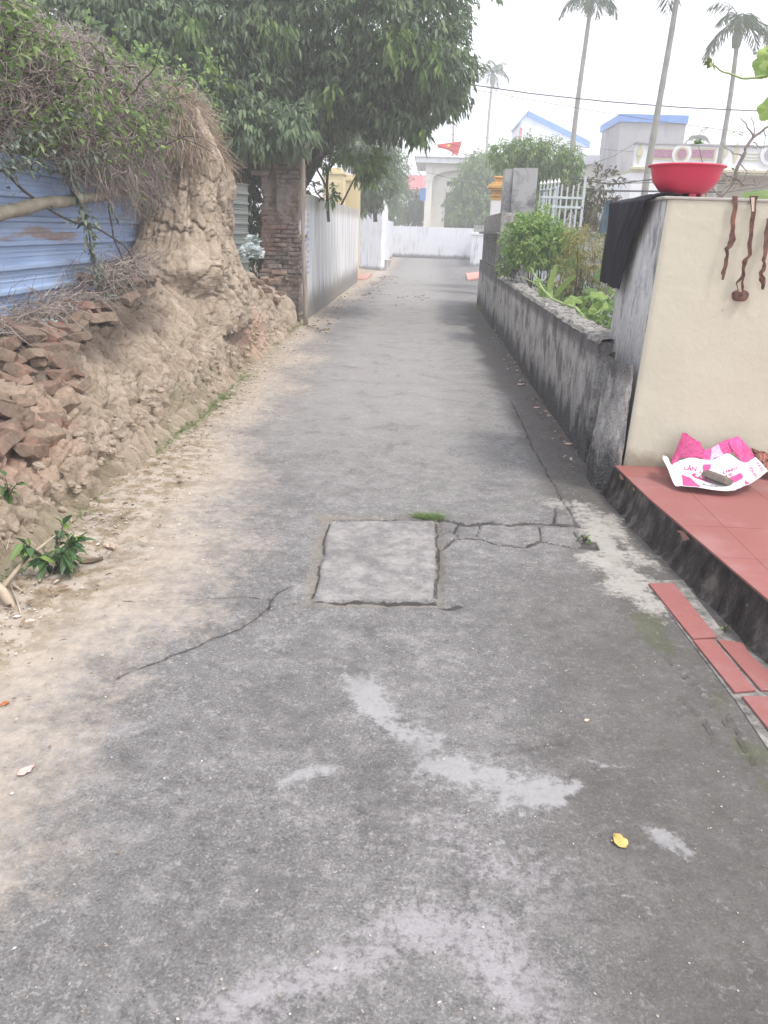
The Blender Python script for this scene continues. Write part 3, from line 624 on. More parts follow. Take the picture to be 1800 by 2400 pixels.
def wallmesh(name, a, b, z0, z1, th, m, label, category, group=None, wob=.012, topn=.02, step_=.09, kind=None, parent=None):
    """a plastered wall from plan point a to b, thickness th to the left of a->b, slightly uneven faces and top"""
    a = np.array(a, float); b = np.array(b, float); d = b-a; L = np.hypot(*d); d /= L; nr = np.array([-d[1], d[0]])
    ns = max(3, int(L/step_)); nz = max(3, int((z1-z0)/step_)); s = np.linspace(0, L, ns); zf = np.linspace(0, 1, nz)
    ring = [(0, t) for t in zf]+[(t, 1) for t in np.linspace(0, 1, 5)[1:-1]]+[(1, t) for t in zf[::-1]]
    R_ = np.array(ring); S_, I_ = np.meshgrid(s, np.arange(len(R_)), indexing='ij'); S_ = S_.ravel(); I_ = I_.ravel(); w_ = R_[I_, 0]; t_ = R_[I_, 1]
    base = np.stack([a[0]+d[0]*S_, a[1]+d[1]*S_, z0+(z1-z0)*t_+0*S_], 1)
    tz = z1+topn*fbm(np.stack([S_*1.5, w_*.5, S_*0+z1], 1), 4, 3)*1.5
    z = z0+(tz-z0)*t_
    off = w_*th+wob*fbm(np.stack([S_*1.2, z*1.2, w_*9], 1), 4, 8)
    V = np.stack([a[0]+d[0]*S_+nr[0]*off, a[1]+d[1]*S_+nr[1]*off, z], 1)
    F = gridF(ns, len(R_)).tolist(); nR = len(R_); F = [tuple(f) for f in F]
    F.append(tuple(range(nR))); F.append(tuple((ns-1)*nR+i for i in range(nR-1, -1, -1)))
    me = bpy.data.meshes.new(name); me.from_pydata(shift(V, parent).tolist(), [], F); me.validate()
    me.polygons.foreach_set('use_smooth', [False]*len(me.polygons))
    o = recalc(link(name, me, m, parent)); return tag(o, label, category, group, kind)
wallmesh('whitewashed_wall', (-2.03, 13.38), (-2.03, 24.4), -.05, 2.06, .2, M['wall1'], 'long white wall with brown rain streaks starting at the brick pillar', 'wall', wob=.01, topn=.015)
M['white'] = grime('whitewash', (.74, .76, .79), (.52, .54, .57), 1.6, .32, 7, (.07, .07, .075), .30, .10, .2)
M['white2'] = grime('whitewash_stained', (.76, .78, .82), (.40, .41, .43), 1.9, .36, 10, (.20, .20, .21), .22, .10, .2, vy=.4)
q = U(841, 498, 32.5); q2 = U(897, 499, 31.5)
wallmesh('white_gate_wall', (-1.74, 31.6), (-2.95, 32.6), -.05, 2.22, -.22, M['white2'], 'short bright white wall section with black streaks along its top, behind the white bucket', 'wall', topn=.03, step_=.12)
wallmesh('white_side_wall', (-1.78, 31.9), (-1.95, 47.7), -.05, 1.95, .2, M['white2'], 'white side wall running back to the far end wall', 'wall', topn=.02, step_=.2)
wallmesh('white_end_wall', (9.0, 48.0), (-9.0, 48.0), -.05, 1.74, -.22, M['white'], 'low white wall with dark foot closing the far end of the alley', 'wall', topn=.012, step_=.18)
M['stencil'] = plain('faded_blue_stencil', (.28, .34, .52), .9, .1)
mb = MB(); random.seed(3); z = 1.98
for row_ in range(13):        # a vertical painted advert, too faded to read
    hgt = random.choice((.035, .05, .06)); z -= hgt+.045
    yy = 13.5+.02
    while yy < 14.0:
        w_ = random.uniform(.02, .05)
        if random.random() < .7: mb.box((-2.021, yy, z), (-2.018, yy+w_, z+hgt))
        yy += w_+random.uniform(.03, .06)
tag(mb.build('stencilled_advert', M['stencil']), 'faded blue stencilled advert on the near end of the streaked white wall', 'stencil')
# red brick thresholds by the gates
M['thresh'] = plain('red_brick_paving', (.46, .26, .22), .9, .2, 6)
mb = MB(); mb.box((-2.75, 25.2, 0), (-1.85, 28.5, .055), .01); tag(mb.build('gate_threshold', M['thresh']), 'pale red paved gate threshold beside the left white wall', 'threshold')
M['thresh2'] = plain('pink_paving', (.62, .31, .25), .9, .12, 6)
a_, b_, c__, d_ = G(1092, 644), G(1128, 640), G(1128, 655), G(1096, 659)
mb = MB(); mb.prism([(p_[0], p_[1], .012) for p_ in (a_, b_, c__, d_)], (0, 0, .05)); tag(recalc(mb.build('gate_threshold', M['thresh2'])), 'salmon pink paving slab on the right of the lane near the grey pillar', 'threshold')
# yellow gate pillars
M['yellow'] = grime('yellow_plaster', (.66, .56, .34), (.42, .36, .22), 1.5, .35, 5, None, .2, .1, .15)
for (xa, xb, pa, yq, lab) in ((756, 806, 398, 24.6, 'taller pale yellow gate pillar with stepped cap behind the white wall'), (800, 842, 414, 25.4, 'shorter pale yellow gate pillar with a stepped cap nearest the lane')):
    A_, B_ = U(xa, pa, yq), U(xb, pa, yq); rt = empty('gate_pillar', ((A_[0]+B_[0])/2, yq, 0), lab, 'gate pillar')
    mb = MB(); mb.box((A_[0], yq, 0), (B_[0], yq+.6, A_[2]-.12), .01); mb.box((A_[0]+.05, yq-.012, .9), (B_[0]-.05, yq+.1, A_[2]-.3), .01); mb.build('shaft', M['yellow'], rt)
    mb = MB(); mb.box((A_[0]-.0, yq-.03, A_[2]-.12), (B_[0]+.04, yq+.63, A_[2]-.04), .012); mb.box((A_[0]+.08, yq+.05, A_[2]-.04), (B_[0]-.08, yq+.5, A_[2]+.07), .012); mb.build('cap', M['yellow'], rt)
# white bucket
M['bucket'] = plain('white_plastic', (.70, .70, .68), .5, .1, 8, 0)
q = G(905, 634); rt = empty('bucket', (q[0]-.02, q[1], .0), 'white plastic bucket with wire handle on the concrete by the white wall end', 'bucket')
mb = MB(); c0 = rt.location; mb.lathe(c0, [(0, .01), (.15, .01), (.155, .02), (.195, .40), (.205, .40), (.205, .43), (.185, .43), (.185, .40), (.145, .03), (0, .03)], 28); mb.build('body', M['bucket'], rt, True)
M['wire'] = plain('dark_wire', (.12, .12, .12), .6, .1, 8, 0)
mb = MB(); mb.tube([(c0[0]+.205*math.cos(t), c0[1]-.10*math.sin(t)-.02, .42-.15*math.sin(t)) for t in np.linspace(0, math.pi, 14)], .006, 5); mb.build('handle', M['wire'], rt)
# ---- white rubbish sack on weeds beside the pillar
k = NT('dirty_plastic_film'); v = k.obj(); c = k.mix(k.step(.42, .6, k.noise(7, 6, .7, v)), (.62, .67, .68), (.30, .38, .34)); M['film'] = k.done(c, .45, k.noise(30, 5, .7, v), .5, .01, .4, trans=.15)
def crumple(c, r, seed, amp=.28, na=90, nz=60, flat=-.6):
    th, ph = np.meshgrid(np.linspace(0.02, math.pi-.02, nz), np.linspace(0, 2*math.pi, na, endpoint=False), indexing='ij'); th = th.ravel(); ph = ph.ravel()
    D = np.stack([np.sin(th)*np.cos(ph), np.sin(th)*np.sin(ph), np.cos(th)], 1)
    q = D*2.3+seed; r1 = np.abs(fbm(q+fbm(q*1.5, 2, 3)[:, None]*.6, 4, seed)); r2 = np.abs(fbm(q*3, 3, seed+9))
    hh = 1-amp*sstep(.35, 0, r1)*1.1-amp*.4*sstep(.3, 0, r2)+amp*.9*fbm(q*.8, 2, seed+4)
    V = D*hh[:, None]; V[:, 2] = np.maximum(V[:, 2], flat); return np.array(c)+V*np.array(r), gridF(nz, na, True)
rt = empty('rubbish_sack', U(586, 615, 11.3), 'crumpled dirty white plastic rubbish sack on weeds left of the brick pillar', 'rubbish sack')
Vb, Fb = crumple(U(587, 592, 11.3), (.20, .20, .13), 5); meshobj('sack', Vb, Fb, M['film'], rt)
Vb, Fb = crumple(U(592, 566, 11.35), (.13, .12, .09), 8, .5); meshobj('knot', Vb, Fb, M['film'], rt)
# ================================================================ VEGETATION on the left
M['tangle'] = None
k = NT('dry_vine_stems'); c = k.ramp(k.attr('rn'), [(0, (.16, .135, .12)), (.5, (.34, .29, .26)), (1, (.54, .48, .43))]); M['dry'] = k.done(c, .9, spec=.1)
k = NT('straw'); c = k.ramp(k.attr('rn'), [(0, (.19, .14, .105)), (.5, (.35, .275, .20)), (1, (.52, .42, .32))]); M['straw'] = k.done(c, .9, spec=.1)
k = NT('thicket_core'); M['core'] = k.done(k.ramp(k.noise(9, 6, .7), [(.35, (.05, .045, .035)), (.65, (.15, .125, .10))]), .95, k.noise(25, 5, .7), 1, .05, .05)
M['creeper'] = leafmat('creeper_leaves', [(.09, .15, .05), (.15, .25, .07), (.24, .36, .11), (.36, .46, .18)], .35)
M['creeper2'] = leafmat('dusty_leaves', [(.10, .13, .09), (.19, .23, .17), (.30, .34, .28)], .2)
# mound profile over the blue sheet: centre line and radii along Y
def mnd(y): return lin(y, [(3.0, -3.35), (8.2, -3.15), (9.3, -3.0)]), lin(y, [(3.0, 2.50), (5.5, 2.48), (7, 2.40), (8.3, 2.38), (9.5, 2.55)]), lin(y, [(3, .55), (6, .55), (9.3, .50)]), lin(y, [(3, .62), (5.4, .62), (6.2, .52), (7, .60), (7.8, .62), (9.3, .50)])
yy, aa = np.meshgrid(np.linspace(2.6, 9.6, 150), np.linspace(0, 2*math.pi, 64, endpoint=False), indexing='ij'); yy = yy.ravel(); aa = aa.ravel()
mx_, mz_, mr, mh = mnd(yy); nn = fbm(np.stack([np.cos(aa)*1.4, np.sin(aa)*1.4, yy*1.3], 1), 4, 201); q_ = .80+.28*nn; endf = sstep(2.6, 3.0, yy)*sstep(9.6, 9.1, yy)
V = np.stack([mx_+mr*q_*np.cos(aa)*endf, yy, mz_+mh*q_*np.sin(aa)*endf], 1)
tag(meshobj('thicket_core', V, gridF(150, 64, True), M['core'], None, False), 'dark brown core added inside the dead vine thicket to block the sky', 'thicket', kind='stuff')  # solid dark body added under the stems so no sky shows through
# dead stems hanging and curling over the mound
n = 10500; y0 = RG.uniform(2.8, 9.6, n); a0 = RG.uniform(-1.0, 3.3, n); mx_, mz_, mr, mh = mnd(y0)
rr = .92+.30*fbm(np.stack([np.cos(a0)*1.4, np.sin(a0)*1.4, y0*1.3], 1), 4, 201)+RG.uniform(-.06, .08, n)
P0 = np.stack([mx_+mr*rr*np.cos(a0), y0, mz_+mh*rr*np.sin(a0)], 1)
K = 7; d = unit(RG.normal(size=(n, 3))*np.array([.6, .9, .5])+np.array([.15, 0, -.10])); P = np.zeros((n, K, 3)); P[:, 0] = P0; stp = RG.uniform(.03, .075, n)[:, None]
for i in range(1, K):
    d = unit(d+RG.normal(size=(n, 3))*.50+np.array([.0, 0, -.06])); P[:, i] = P[:, i-1]+d*stp
    # stay close to the mound
    ax, az, ar, ah = mnd(P[:, i, 1]); ux, uz = (P[:, i, 0]-ax)/ar, (P[:, i, 2]-az)/ah; L = np.hypot(ux, uz); lim = np.clip(L, .78, 1.22)/np.maximum(L, .01)
    P[:, i, 0] = ax+ux*lim*ar; P[:, i, 2] = az+uz*lim*ah
V1, F1 = strands(P, RG.uniform(.0018, .0042, n)); R1 = np.repeat(RG.random(n), K*3)
# long stems dangling in front of the sheet
n = 900; y0 = RG.uniform(4.8, 9.0, n)*.35+RG.uniform(6.4, 9.0, n)*.65; P0 = np.stack([RG.uniform(-2.95, -2.62, n), y0, RG.uniform(1.9, 2.2, n)], 1); K2 = 9
P = np.zeros((n, K2, 3)); P[:, 0] = P0; d = unit(RG.normal(size=(n, 3))*np.array([.3, .6, .2])+np.array([.05, 0, -1.])); stp = (RG.uniform(.02, .09, n)*np.clip((y0-4.5)/3.2, .25, 1))[:, None]
for i in range(1, K2): d = unit(d+RG.normal(size=(n, 3))*.35+np.array([0, .05, -.15])); P[:, i] = P[:, i-1]+d*stp
V2, F2 = strands(P, RG.uniform(.0015, .004, n)); R2 = np.repeat(RG.random(n)*.7, K2*3)
V, F, R = cat((V1, F1, R1), (V2, F2, R2))
tag(meshobj('dry_vine_tangle', V, F, M['dry'], None, False, dict(rn=R)), 'tangle of dead brown vine stems heaped over the blue sheet', 'dead vines', kind='stuff')
# green creeper leaves: clumps at the places the photo shows
def leafclumps(pts, npc, spread, L, seed=0):
    C = np.repeat(np.array(pts), npc, 0); n = len(C); B = C+RG.normal(size=(n, 3))*spread
    D = unit(RG.normal(size=(n, 3))*np.array([1, 1, .7])+np.array([.55, -.5, .15])); return leaves(B, D, RG.uniform(.6, 1.25, n)*L, RG.uniform(.6, 1.25, n)*L*.55, .25)
cp = [(160, 250), (190, 262), (220, 235), (250, 275), (150, 270), (120, 300), (310, 260), (330, 275), (340, 295), (300, 285), (270, 250), (90, 290), (60, 300), (240, 300), (290, 310), (350, 315), (300, 335), (130, 240),
      (260, 120), (280, 135), (310, 125), (340, 130), (350, 150), (290, 160), (230, 140), (100, 95), (120, 110), (150, 150), (165, 170), (190, 190), (250, 200), (370, 150), (330, 165), (210, 70), (360, 170), (400, 180),
      (10, 30), (20, 60), (30, 90), (5, 110), (45, 20), (15, 130), (60, 45), (485, 160), (495, 145), (500, 180), (480, 225), (490, 240), (505, 265), (510, 300), (515, 285), (470, 200), (430, 170), (410, 215),
      (180, 370), (230, 355), (260, 350), (210, 380), (270, 420), (290, 435), (300, 425), (60, 365), (40, 390), (90, 350), (330, 370), (350, 340), (390, 320), (420, 300), (400, 250), (440, 230)]
pts = []
for (px, py) in cp:
    q = None
    for Yq in np.linspace(3.4, 9.4, 120):
        w_ = U(px, py, Yq); a_, b_, r_, h_ = mnd(Yq)
        if math.hypot((w_[0]-a_)/r_, (w_[2]-b_)/h_) < 1.08: q = w_; break
    if q is None: q = XP(px, py, -2.9) if px > 60 else XP(px, py, -3.3)
    pts.append(q)
Va = leafclumps(pts, 22, .08, .075)
gy = RG.uniform(3.2, 9.3, 6000); ga = RG.uniform(-.9, 2.6, 6000); g4 = mnd(gy); nz_ = fbm(np.stack([np.cos(ga)*2.4, np.sin(ga)*2.4, gy*2.2], 1), 3, 77); kp = nz_ > .18; gy, ga = gy[kp], ga[kp]; g4 = mnd(gy)
B = np.stack([g4[0]+g4[2]*1.03*np.cos(ga), gy, g4[1]+g4[3]*1.03*np.sin(ga)], 1)+RG.normal(size=(len(gy), 3))*.04
Vb = leaves(B, unit(RG.normal(size=(len(gy), 3))+np.array([.6, -.4, .1])), RG.uniform(.035, .095, len(gy)), RG.uniform(.015, .05, len(gy)), .25)
V, F, R = cat(Va, Vb)
tag(meshobj('green_creeper', V, F, M['creeper'], None, False, dict(rn=R)), 'bright green creeper leaves scattered over the dead vines', 'creeper', kind='stuff')
# two leafy dark runners crossing the blue sheet
M['bark'] = None
k = NT('dark_bark'); v = k.obj(); M['bark'] = k.done(k.ramp(k.noise(9, 6, .7, k.scl(v, (3, 3, .6))), [(.3, (.055, .045, .04)), (.7, (.17, .145, .125))]), .9, k.noise(20, 5, .7, k.scl(v, (3, 3, .6))), .8, .02, .1)
def runner(px, xs_, r, label, lf=10, sub=True, lsz=.06, mleaf='creeper2'):
    P_ = [XP(a, b, x) for (a, b), x in zip(px, xs_)]; t = np.linspace(0, 1, len(P_)); tt = np.linspace(0, 1, len(P_)*4); P_ = np.array(P_)
    C_ = np.stack([np.interp(tt, t, P_[:, i]) for i in range(3)], 1)+fbm(np.stack([tt*9, tt*3, tt*0+r*900], 1), 2, 3)[:, None]*.012
    rt = empty('vine_runner', C_[-1], label, 'vine'); mb = MB(); mb.tube(C_, list(np.linspace(r, r*.55, len(C_))), 7); mb.build('stem', M['bark'], rt, True)
    if lf:
        idx = RG.integers(0, len(C_), lf); B = C_[idx]+RG.normal(size=(lf, 3))*.03; a = leaves(B, unit(RG.normal(size=(lf, 3))+np.array([.5, -.3, -.2])), RG.uniform(.7, 1.3, lf)*lsz, RG.uniform(.7, 1.3, lf)*lsz*.45, .3)
        meshobj('foliage', a[0], a[1], M[mleaf], rt, False, dict(rn=a[2]))
    return rt
tk = []
for i in range(46):
    y0 = RG.uniform(3.4, 9.0); a0 = RG.uniform(-.3, 2.3); p_ = mnd(y0); q_ = np.array([p_[0]+p_[2]*1.0*math.cos(a0), y0, p_[1]+p_[3]*1.0*math.sin(a0)]); dd = unit(RG.normal(size=3)*np.array([.5, 1, .5])+np.array([.2, 0, .1])); Pq = [q_]
    for j in range(9): dd = unit(dd+RG.normal(size=3)*.25+np.array([0, 0, -.10])); Pq.append(Pq[-1]+dd*RG.uniform(.06, .11))
    mb = MB(); r0_ = RG.uniform(.004, .010); mb.tube(Pq, list(np.linspace(r0_, r0_*.4, 10)), 6); tk.append(mb)
mb = MB()
for t_ in tk: mb.add(t_.v, t_.f)
tag(mb.build('woody_vine_stems', M['bark'], None, True), 'thicker dark woody stems arching through the dead vine tangle', 'vine stems', kind='stuff')
runner([(5, 400), (60, 450), (120, 490), (180, 525), (230, 532), (290, 575), (330, 640), (355, 700)], [-2.9, -2.88, -2.85, -2.82, -2.8, -2.75, -2.7, -2.65], .011, 'long dark diagonal vine stem crossing the blue sheet', 16)
runner([(140, 400), (170, 450), (195, 500), (210, 560), (215, 610), (240, 660), (250, 700)], [-2.85, -2.83, -2.8, -2.78, -2.76, -2.7, -2.65], .009, 'leafy dark vine hanging down the middle of the blue sheet', 150, lsz=.075)
runner([(250, 380), (255, 440), (255, 500), (265, 545), (285, 600), (300, 660), (320, 700)], [-2.82, -2.8, -2.8, -2.76, -2.74, -2.7, -2.6], .010, 'brown twisted vine hanging nearest the mud wall lump', 22)
runner([(0, 335), (60, 318), (120, 300), (150, 270), (200, 262)], [-2.75, -2.72, -2.7, -2.7, -2.7], .008, 'leafy branch jutting from the vine mass at the left edge', 130)
runner([(0, 400), (60, 385), (130, 372), (200, 370), (260, 360)], [-2.75, -2.72, -2.7, -2.7, -2.7], .009, 'lowest leafy branch crossing the lower edge of the vine mass', 170)
runner([(515, 250), (530, 277), (560, 285)], [-2.3, -2.25, -2.2], .005, 'bare pale twig poking right from the top of the straw', 0)
# weathered pole across the sheet
A_, B_ = XP(-40, 512, -2.86), XP(300, 442, -2.86); k = NT('pale_timber'); p = k.obj()
c = k.ramp(k.noise(6, 6, .7), [(.3, (.17, .15, .11)), (.7, (.34, .31, .24))]); M['timber'] = k.done(c, .9, k.noise(22, 6, .7), .5, .012, .1)
mb = MB(); mb.tube([A_+(B_-A_)*t+np.array([0, .01*math.sin(t*17), .016*math.sin(t*6)+.006*math.sin(t*23)]) for t in np.linspace(0, 1, 40)], [(.050-.014*i/40)*(1+.07*math.sin(i*.9)+.05*math.sin(i*2.3)) for i in range(40)], 14); tag(mb.build('wooden_pole', M['timber'], None, True), 'pale weathered wooden pole lying across the blue metal sheet', 'pole')
# straw hanging from the top of the mud wall
n = 6000; ang = RG.uniform(-2.0, 1.9, n); top = 2.20+.66*RG.random(n)**.8; K = 9; P = np.zeros((n, K, 3))
cx0, cy0 = -2.70, 8.85; r0 = .05+.40*((2.9-top)/.78)**.85+RG.uniform(-.05, .05, n); lump = fbm(np.stack([ang*1.6, top*0, top*0], 1), 3, 8)
P[:, 0] = np.stack([cx0+r0*np.cos(ang)*1.15, cy0+r0*np.sin(ang)*1.2, top], 1); L = RG.uniform(.06, .30, n)*(1+lump*1.6)
d = np.stack([np.cos(ang)*.30, np.sin(ang)*.30, np.full(n, -1.)], 1)+RG.normal(size=(n, 3))*.30
for i in range(1, K): d = unit(d+RG.normal(size=(n, 3))*.17+np.array([0, 0, -.03])); P[:, i] = P[:, i-1]+d*(L/(K-1))[:, None]
V, F = strands(P, RG.uniform(.002, .0042, n), .5)
cap_n = 2600; ca = RG.uniform(-2.6, 2.6, cap_n); ct = RG.random(cap_n)**.7; Pc = np.zeros((cap_n, 8, 3)); Pc[:, 0] = np.stack([cx0-.06+(.08+.33*ct)*np.cos(ca), cy0+(.08+.33*ct)*np.sin(ca), 2.84-.58*ct], 1); dc = unit(RG.normal(size=(cap_n, 3))+np.array([0, 0, -.5]))
for i in range(1, 8): dc = unit(dc+RG.normal(size=(cap_n, 3))*.4+np.array([0, 0, -.16])); Pc[:, i] = Pc[:, i-1]+dc*.05
Vc, Fc = strands(Pc, RG.uniform(.002, .004, cap_n)); tag(meshobj('dry_vine_cap', Vc, Fc, M['dry'], None, False, dict(rn=np.repeat(RG.random(cap_n), 24))), 'matted grey brown vine stems over the top of the straw', 'dead vines', kind='stuff')
tag(meshobj('straw_thatch', V, F, M['straw'], None, False, dict(rn=np.repeat(RG.random(n), K*3))), 'dry tan straw hanging like a skirt from the top of the mud wall lump', 'straw', kind='stuff')
# dried stems caught along the brick heap
n = 1500; y0 = RG.uniform(4.0, 9.0, n); P = np.zeros((n, 8, 3)); P[:, 0] = np.stack([RG.uniform(-3.0, -2.6, n), y0, lin(y0, CRZ)+RG.uniform(.05, .16, n)+.10*(y0 > 6.5)], 1); d = unit(RG.normal(size=(n, 3))*np.array([.5, 1, .25])+np.array([.15, 0, -.05]))
for i in range(1, 8): d = unit(d+RG.normal(size=(n, 3))*.22+np.array([0, 0, -.05])); P[:, i] = P[:, i-1]+d*.045
V, F = strands(P, RG.uniform(.0015, .004, n)); tag(meshobj('dry_stem_litter', V, F, M['dry'], None, False, dict(rn=np.repeat(RG.random(n)*.8, 24))), 'dead brown stems caught along the top of the brick pile', 'dead stems', kind='stuff')

# ---- weeds, grass, litter along the toe
M['weed'] = leafmat('weed_leaves', [(.035, .085, .035), (.06, .13, .05), (.10, .19, .07), (.20, .30, .06)], .25, .45)
M['grass'] = leafmat('grass_blades', [(.10, .17, .05), (.18, .28, .08), (.30, .40, .15)], .3)
def plant(name, c, n, H, L, label, category, mleaf='weed', lean=None, wr=.45, group=None, nst=7):
    rt = empty(name, c, label, category, group); c = np.array(c); mb = MB(); Bs = []; Ds = []
    for i in range(nst):
        a = RG.uniform(0, 6.28); l = RG.uniform(.6, 1)*H; tip = c+np.array([math.cos(a)*l*.55, math.sin(a)*l*.55, l*.8]); md = c+(tip-c)*.5+np.array([0, 0, l*.12])
        mb.tube([c, md, tip], [.004, .003, .002], 5)
        for j in range(n//nst):
            t = RG.uniform(.25, 1.02); b = (c*(1-t)**2+2*md*t*(1-t)+tip*t*t); Bs.append(b); Ds.append(np.array([math.cos(a), math.sin(a), .25])+RG.normal(size=3)*.8)
    mb.build('stems', M['bark'], rt)
    Bs = np.array(Bs); m = len(Bs); a = leaves(Bs, unit(np.array(Ds)), RG.uniform(.7, 1.2, m)*L, RG.uniform(.8, 1.1, m)*L*wr, .3); meshobj('foliage', a[0], a[1], M[mleaf], rt, True, dict(rn=a[2])); return rt
plant('broadleaf_weed', G(132, 1345, .02), 130, .24, .08, 'bushy dark green broadleaf weed at the foot of the bank beside the dry sticks', 'weed', wr=.42, nst=12)
plant('small_weed', U(22, 1165, 3.5), 24, .12, .07, 'small dark green weed growing high on the bank face at the left edge', 'weed')
plant('small_weed', U(52, 1268, 3.45), 30, .07, .03, 'tiny feathery weed on the bank just above the broadleaf weed', 'weed', 'creeper')
plant('tall_weed', U(120, 1058, 4.3), 18, .12, .06, 'thin dark weed with a few leaves on the bank below the bricks', 'weed')
plant('small_weed', G(1370, 1270, .0), 12, .05, .05, 'tiny green weed sprouting from the broken hole in the concrete', 'weed', 'creeper')
plant('small_weed', G(1700, 1478, .005), 12, .035, .025, 'tiny green weed beside the red tile strip', 'weed', 'creeper')
for i, (px, py, s) in enumerate([(1125, 728, .12), (1136, 740, .2), (1167, 778, .11)]):
    plant('small_weed', G(px, py), 40, s*1.3, .06, ['small weed at the far foot of the low wall, beside the grey pillar', 'largest weed at the foot of the low wall', 'weed at the foot of the low wall nearest the camera'][i], 'weed', 'creeper')
def grassblades(pos, L, wd, m, label, category, name, spread=.02):
    n = len(pos); K = 5; P = np.zeros((n, K, 3)); P[:, 0] = pos; a = RG.uniform(0, 6.28, n); d = unit(np.stack([np.cos(a)*.5, np.sin(a)*.5, RG.uniform(.5, 1.2, n)], 1)); L = np.broadcast_to(L, (n,))
    for i in range(1, K): d = unit(d+np.stack([np.cos(a)*.2, np.sin(a)*.2, np.full(n, -.22)], 1)); P[:, i] = P[:, i-1]+d*(L/(K-1))[:, None]
    V, F = strands(P, wd, .2); return tag(meshobj(name, V, F, M[m], None, False, dict(rn=np.repeat(RG.random(n), K*3))), label, category, kind='stuff')
n = 5200; y0 = RG.uniform(2.3, 13, n); d0 = fbm(np.stack([y0*1.5, y0*0, y0*0], 1), 4, 7); kp = d0+RG.random(n)*.35 > .27; y0 = y0[kp]; n = len(y0); x0 = lin(y0, TOE)+RG.normal(size=n)*.06+.04
grassblades(np.stack([x0, y0, .02+np.maximum(0, lin(y0, TOE)-x0)*1.5], 1), RG.uniform(.03, .09, n), .0022, 'grass', 'thin grass growing along the foot of the earth bank', 'grass', 'bank_foot_grass')
n = 500; q = [G(415, 1010), G(440, 985), G(390, 1010), G(430, 1000), G(490, 950), G(520, 930), G(560, 890)]; c_ = np.array([q[i] for i in RG.integers(0, len(q), n)])+RG.normal(size=(n, 3))*np.array([.06, .16, 0])
grassblades(c_, RG.uniform(.06, .15, n), .003, 'grass', 'taller grass tufts at the bank foot half way along', 'grass', 'grass_tuft')
n = 260; t = .25+.75*RG.random(n)**.7; c_ = np.array([G(945, 1210)]*n)*(1-t[:, None])+np.array([G(1028, 1216)]*n)*t[:, None]; c_[:, :2] += RG.normal(size=(n, 2))*.016
grassblades(c_, RG.uniform(.025, .085, n), .0018, 'grass', 'green grass tuft on the top right edge of the square slab', 'grass', 'slab_grass_tuft')
# leaf litter, crumbs and pebbles
M['litter'] = leafmat('dead_leaves', [(.11, .08, .06), (.24, .17, .12), (.40, .32, .24), (.55, .47, .38)], .1, .8)
def scat(n, px_poly):
    q = np.array([G(*p)[:2] for p in px_poly]); i = RG.integers(0, len(q), n); j = RG.integers(0, len(q), n); t = RG.random(n)[:, None]; return q[i]*(1-t)+q[j]*t
n = 900; y0 = 1.2+RG.random(n)**1.6*14; x0 = lin(y0, TOE)+np.abs(RG.normal(size=n))*.26+.02; B = np.stack([x0, y0, np.full(n, .035)], 1)
D = np.stack([RG.normal(size=n), RG.normal(size=n), RG.uniform(-.1, .25, n)], 1); L_ = RG.uniform(.012, .05, n)
l1 = leaves(B, unit(D), L_, L_*RG.uniform(.25, .5, n), .05)
n = 260; q = scat(n, [(730, 770), (800, 700), (870, 660), (860, 690), (760, 780), (900, 650), (1000, 700), (870, 690), (930, 650)]); L_ = RG.uniform(.04, .12, n); l2 = leaves(np.stack([q[:, 0], q[:, 1], np.full(n, .02)], 1), unit(np.stack([RG.normal(size=n), RG.normal(size=n), RG.uniform(-.1, .2, n)], 1)), L_, L_*.4, .05)
n = 150; yq = RG.uniform(5, 14, n); l3 = leaves(np.stack([1.14+RG.normal(size=n)*.05, yq, np.full(n, .02)], 1), unit(np.stack([RG.normal(size=n), RG.normal(size=n), RG.uniform(0, .3, n)], 1)), .04, .02, .05)
V, F, R = cat(l1, l2, l3); tag(meshobj('leaf_litter', V, F, M['litter'], None, False, dict(rn=R)), 'small dead leaves and bits scattered along the lane edges', 'leaf litter', kind='stuff')
k = NT('crumbs'); M['crumb'] = k.done(k.ramp(k.attr('rn'), [(0, (.16, .12, .09)), (.5, (.38, .30, .23)), (1, (.66, .62, .56))]), .95)
n = 5200; yq = 1.1+RG.random(n)**1.5*11; e = RG.random(n); sbq = np.interp(yq, [p[1] for p in sb[::-1]], [p[0] for p in sb[::-1]])
xq = np.where(e < .82, lin(yq, TOE)+np.abs(RG.normal(size=n))*.35, RG.uniform(-1, 1.1, n)); s_ = np.where(e < .82, RG.uniform(.002, .007, n)*(1+1.5*(RG.random(n) < .03)), RG.uniform(.0015, .004, n))
C = np.stack([xq, yq, s_*.5+np.where(xq < sbq-.1, .018, .004)], 1); oc = np.array([[1, 0, 0], [0, 1, 0], [-1, 0, 0], [0, -1, 0], [0, 0, .7], [0, 0, -.7]]); of = np.array([[0, 1, 4], [1, 2, 4], [2, 3, 4], [3, 0, 4], [1, 0, 5], [2, 1, 5], [3, 2, 5], [0, 3, 5]])
Rz = RG.uniform(0, 6.28, n); jit = 1+RG.normal(size=(n, 6, 3))*.22; V = oc[None]*s_[:, None, None]*jit*np.array([1.3, .8, .8]); V = np.stack([V[..., 0]*np.cos(Rz)[:, None]-V[..., 1]*np.sin(Rz)[:, None], V[..., 0]*np.sin(Rz)[:, None]+V[..., 1]*np.cos(Rz)[:, None], V[..., 2]], -1)+C[:, None]
tag(meshobj('gravel_crumbs', V.reshape(-1, 3), ((np.arange(n)*6)[:, None, None]+of[None]).reshape(-1, 3), M['crumb'], None, False, dict(rn=np.repeat(RG.random(n), 6))), 'crumbs of earth and gravel strewn over the lane and bank foot', 'gravel', kind='stuff')
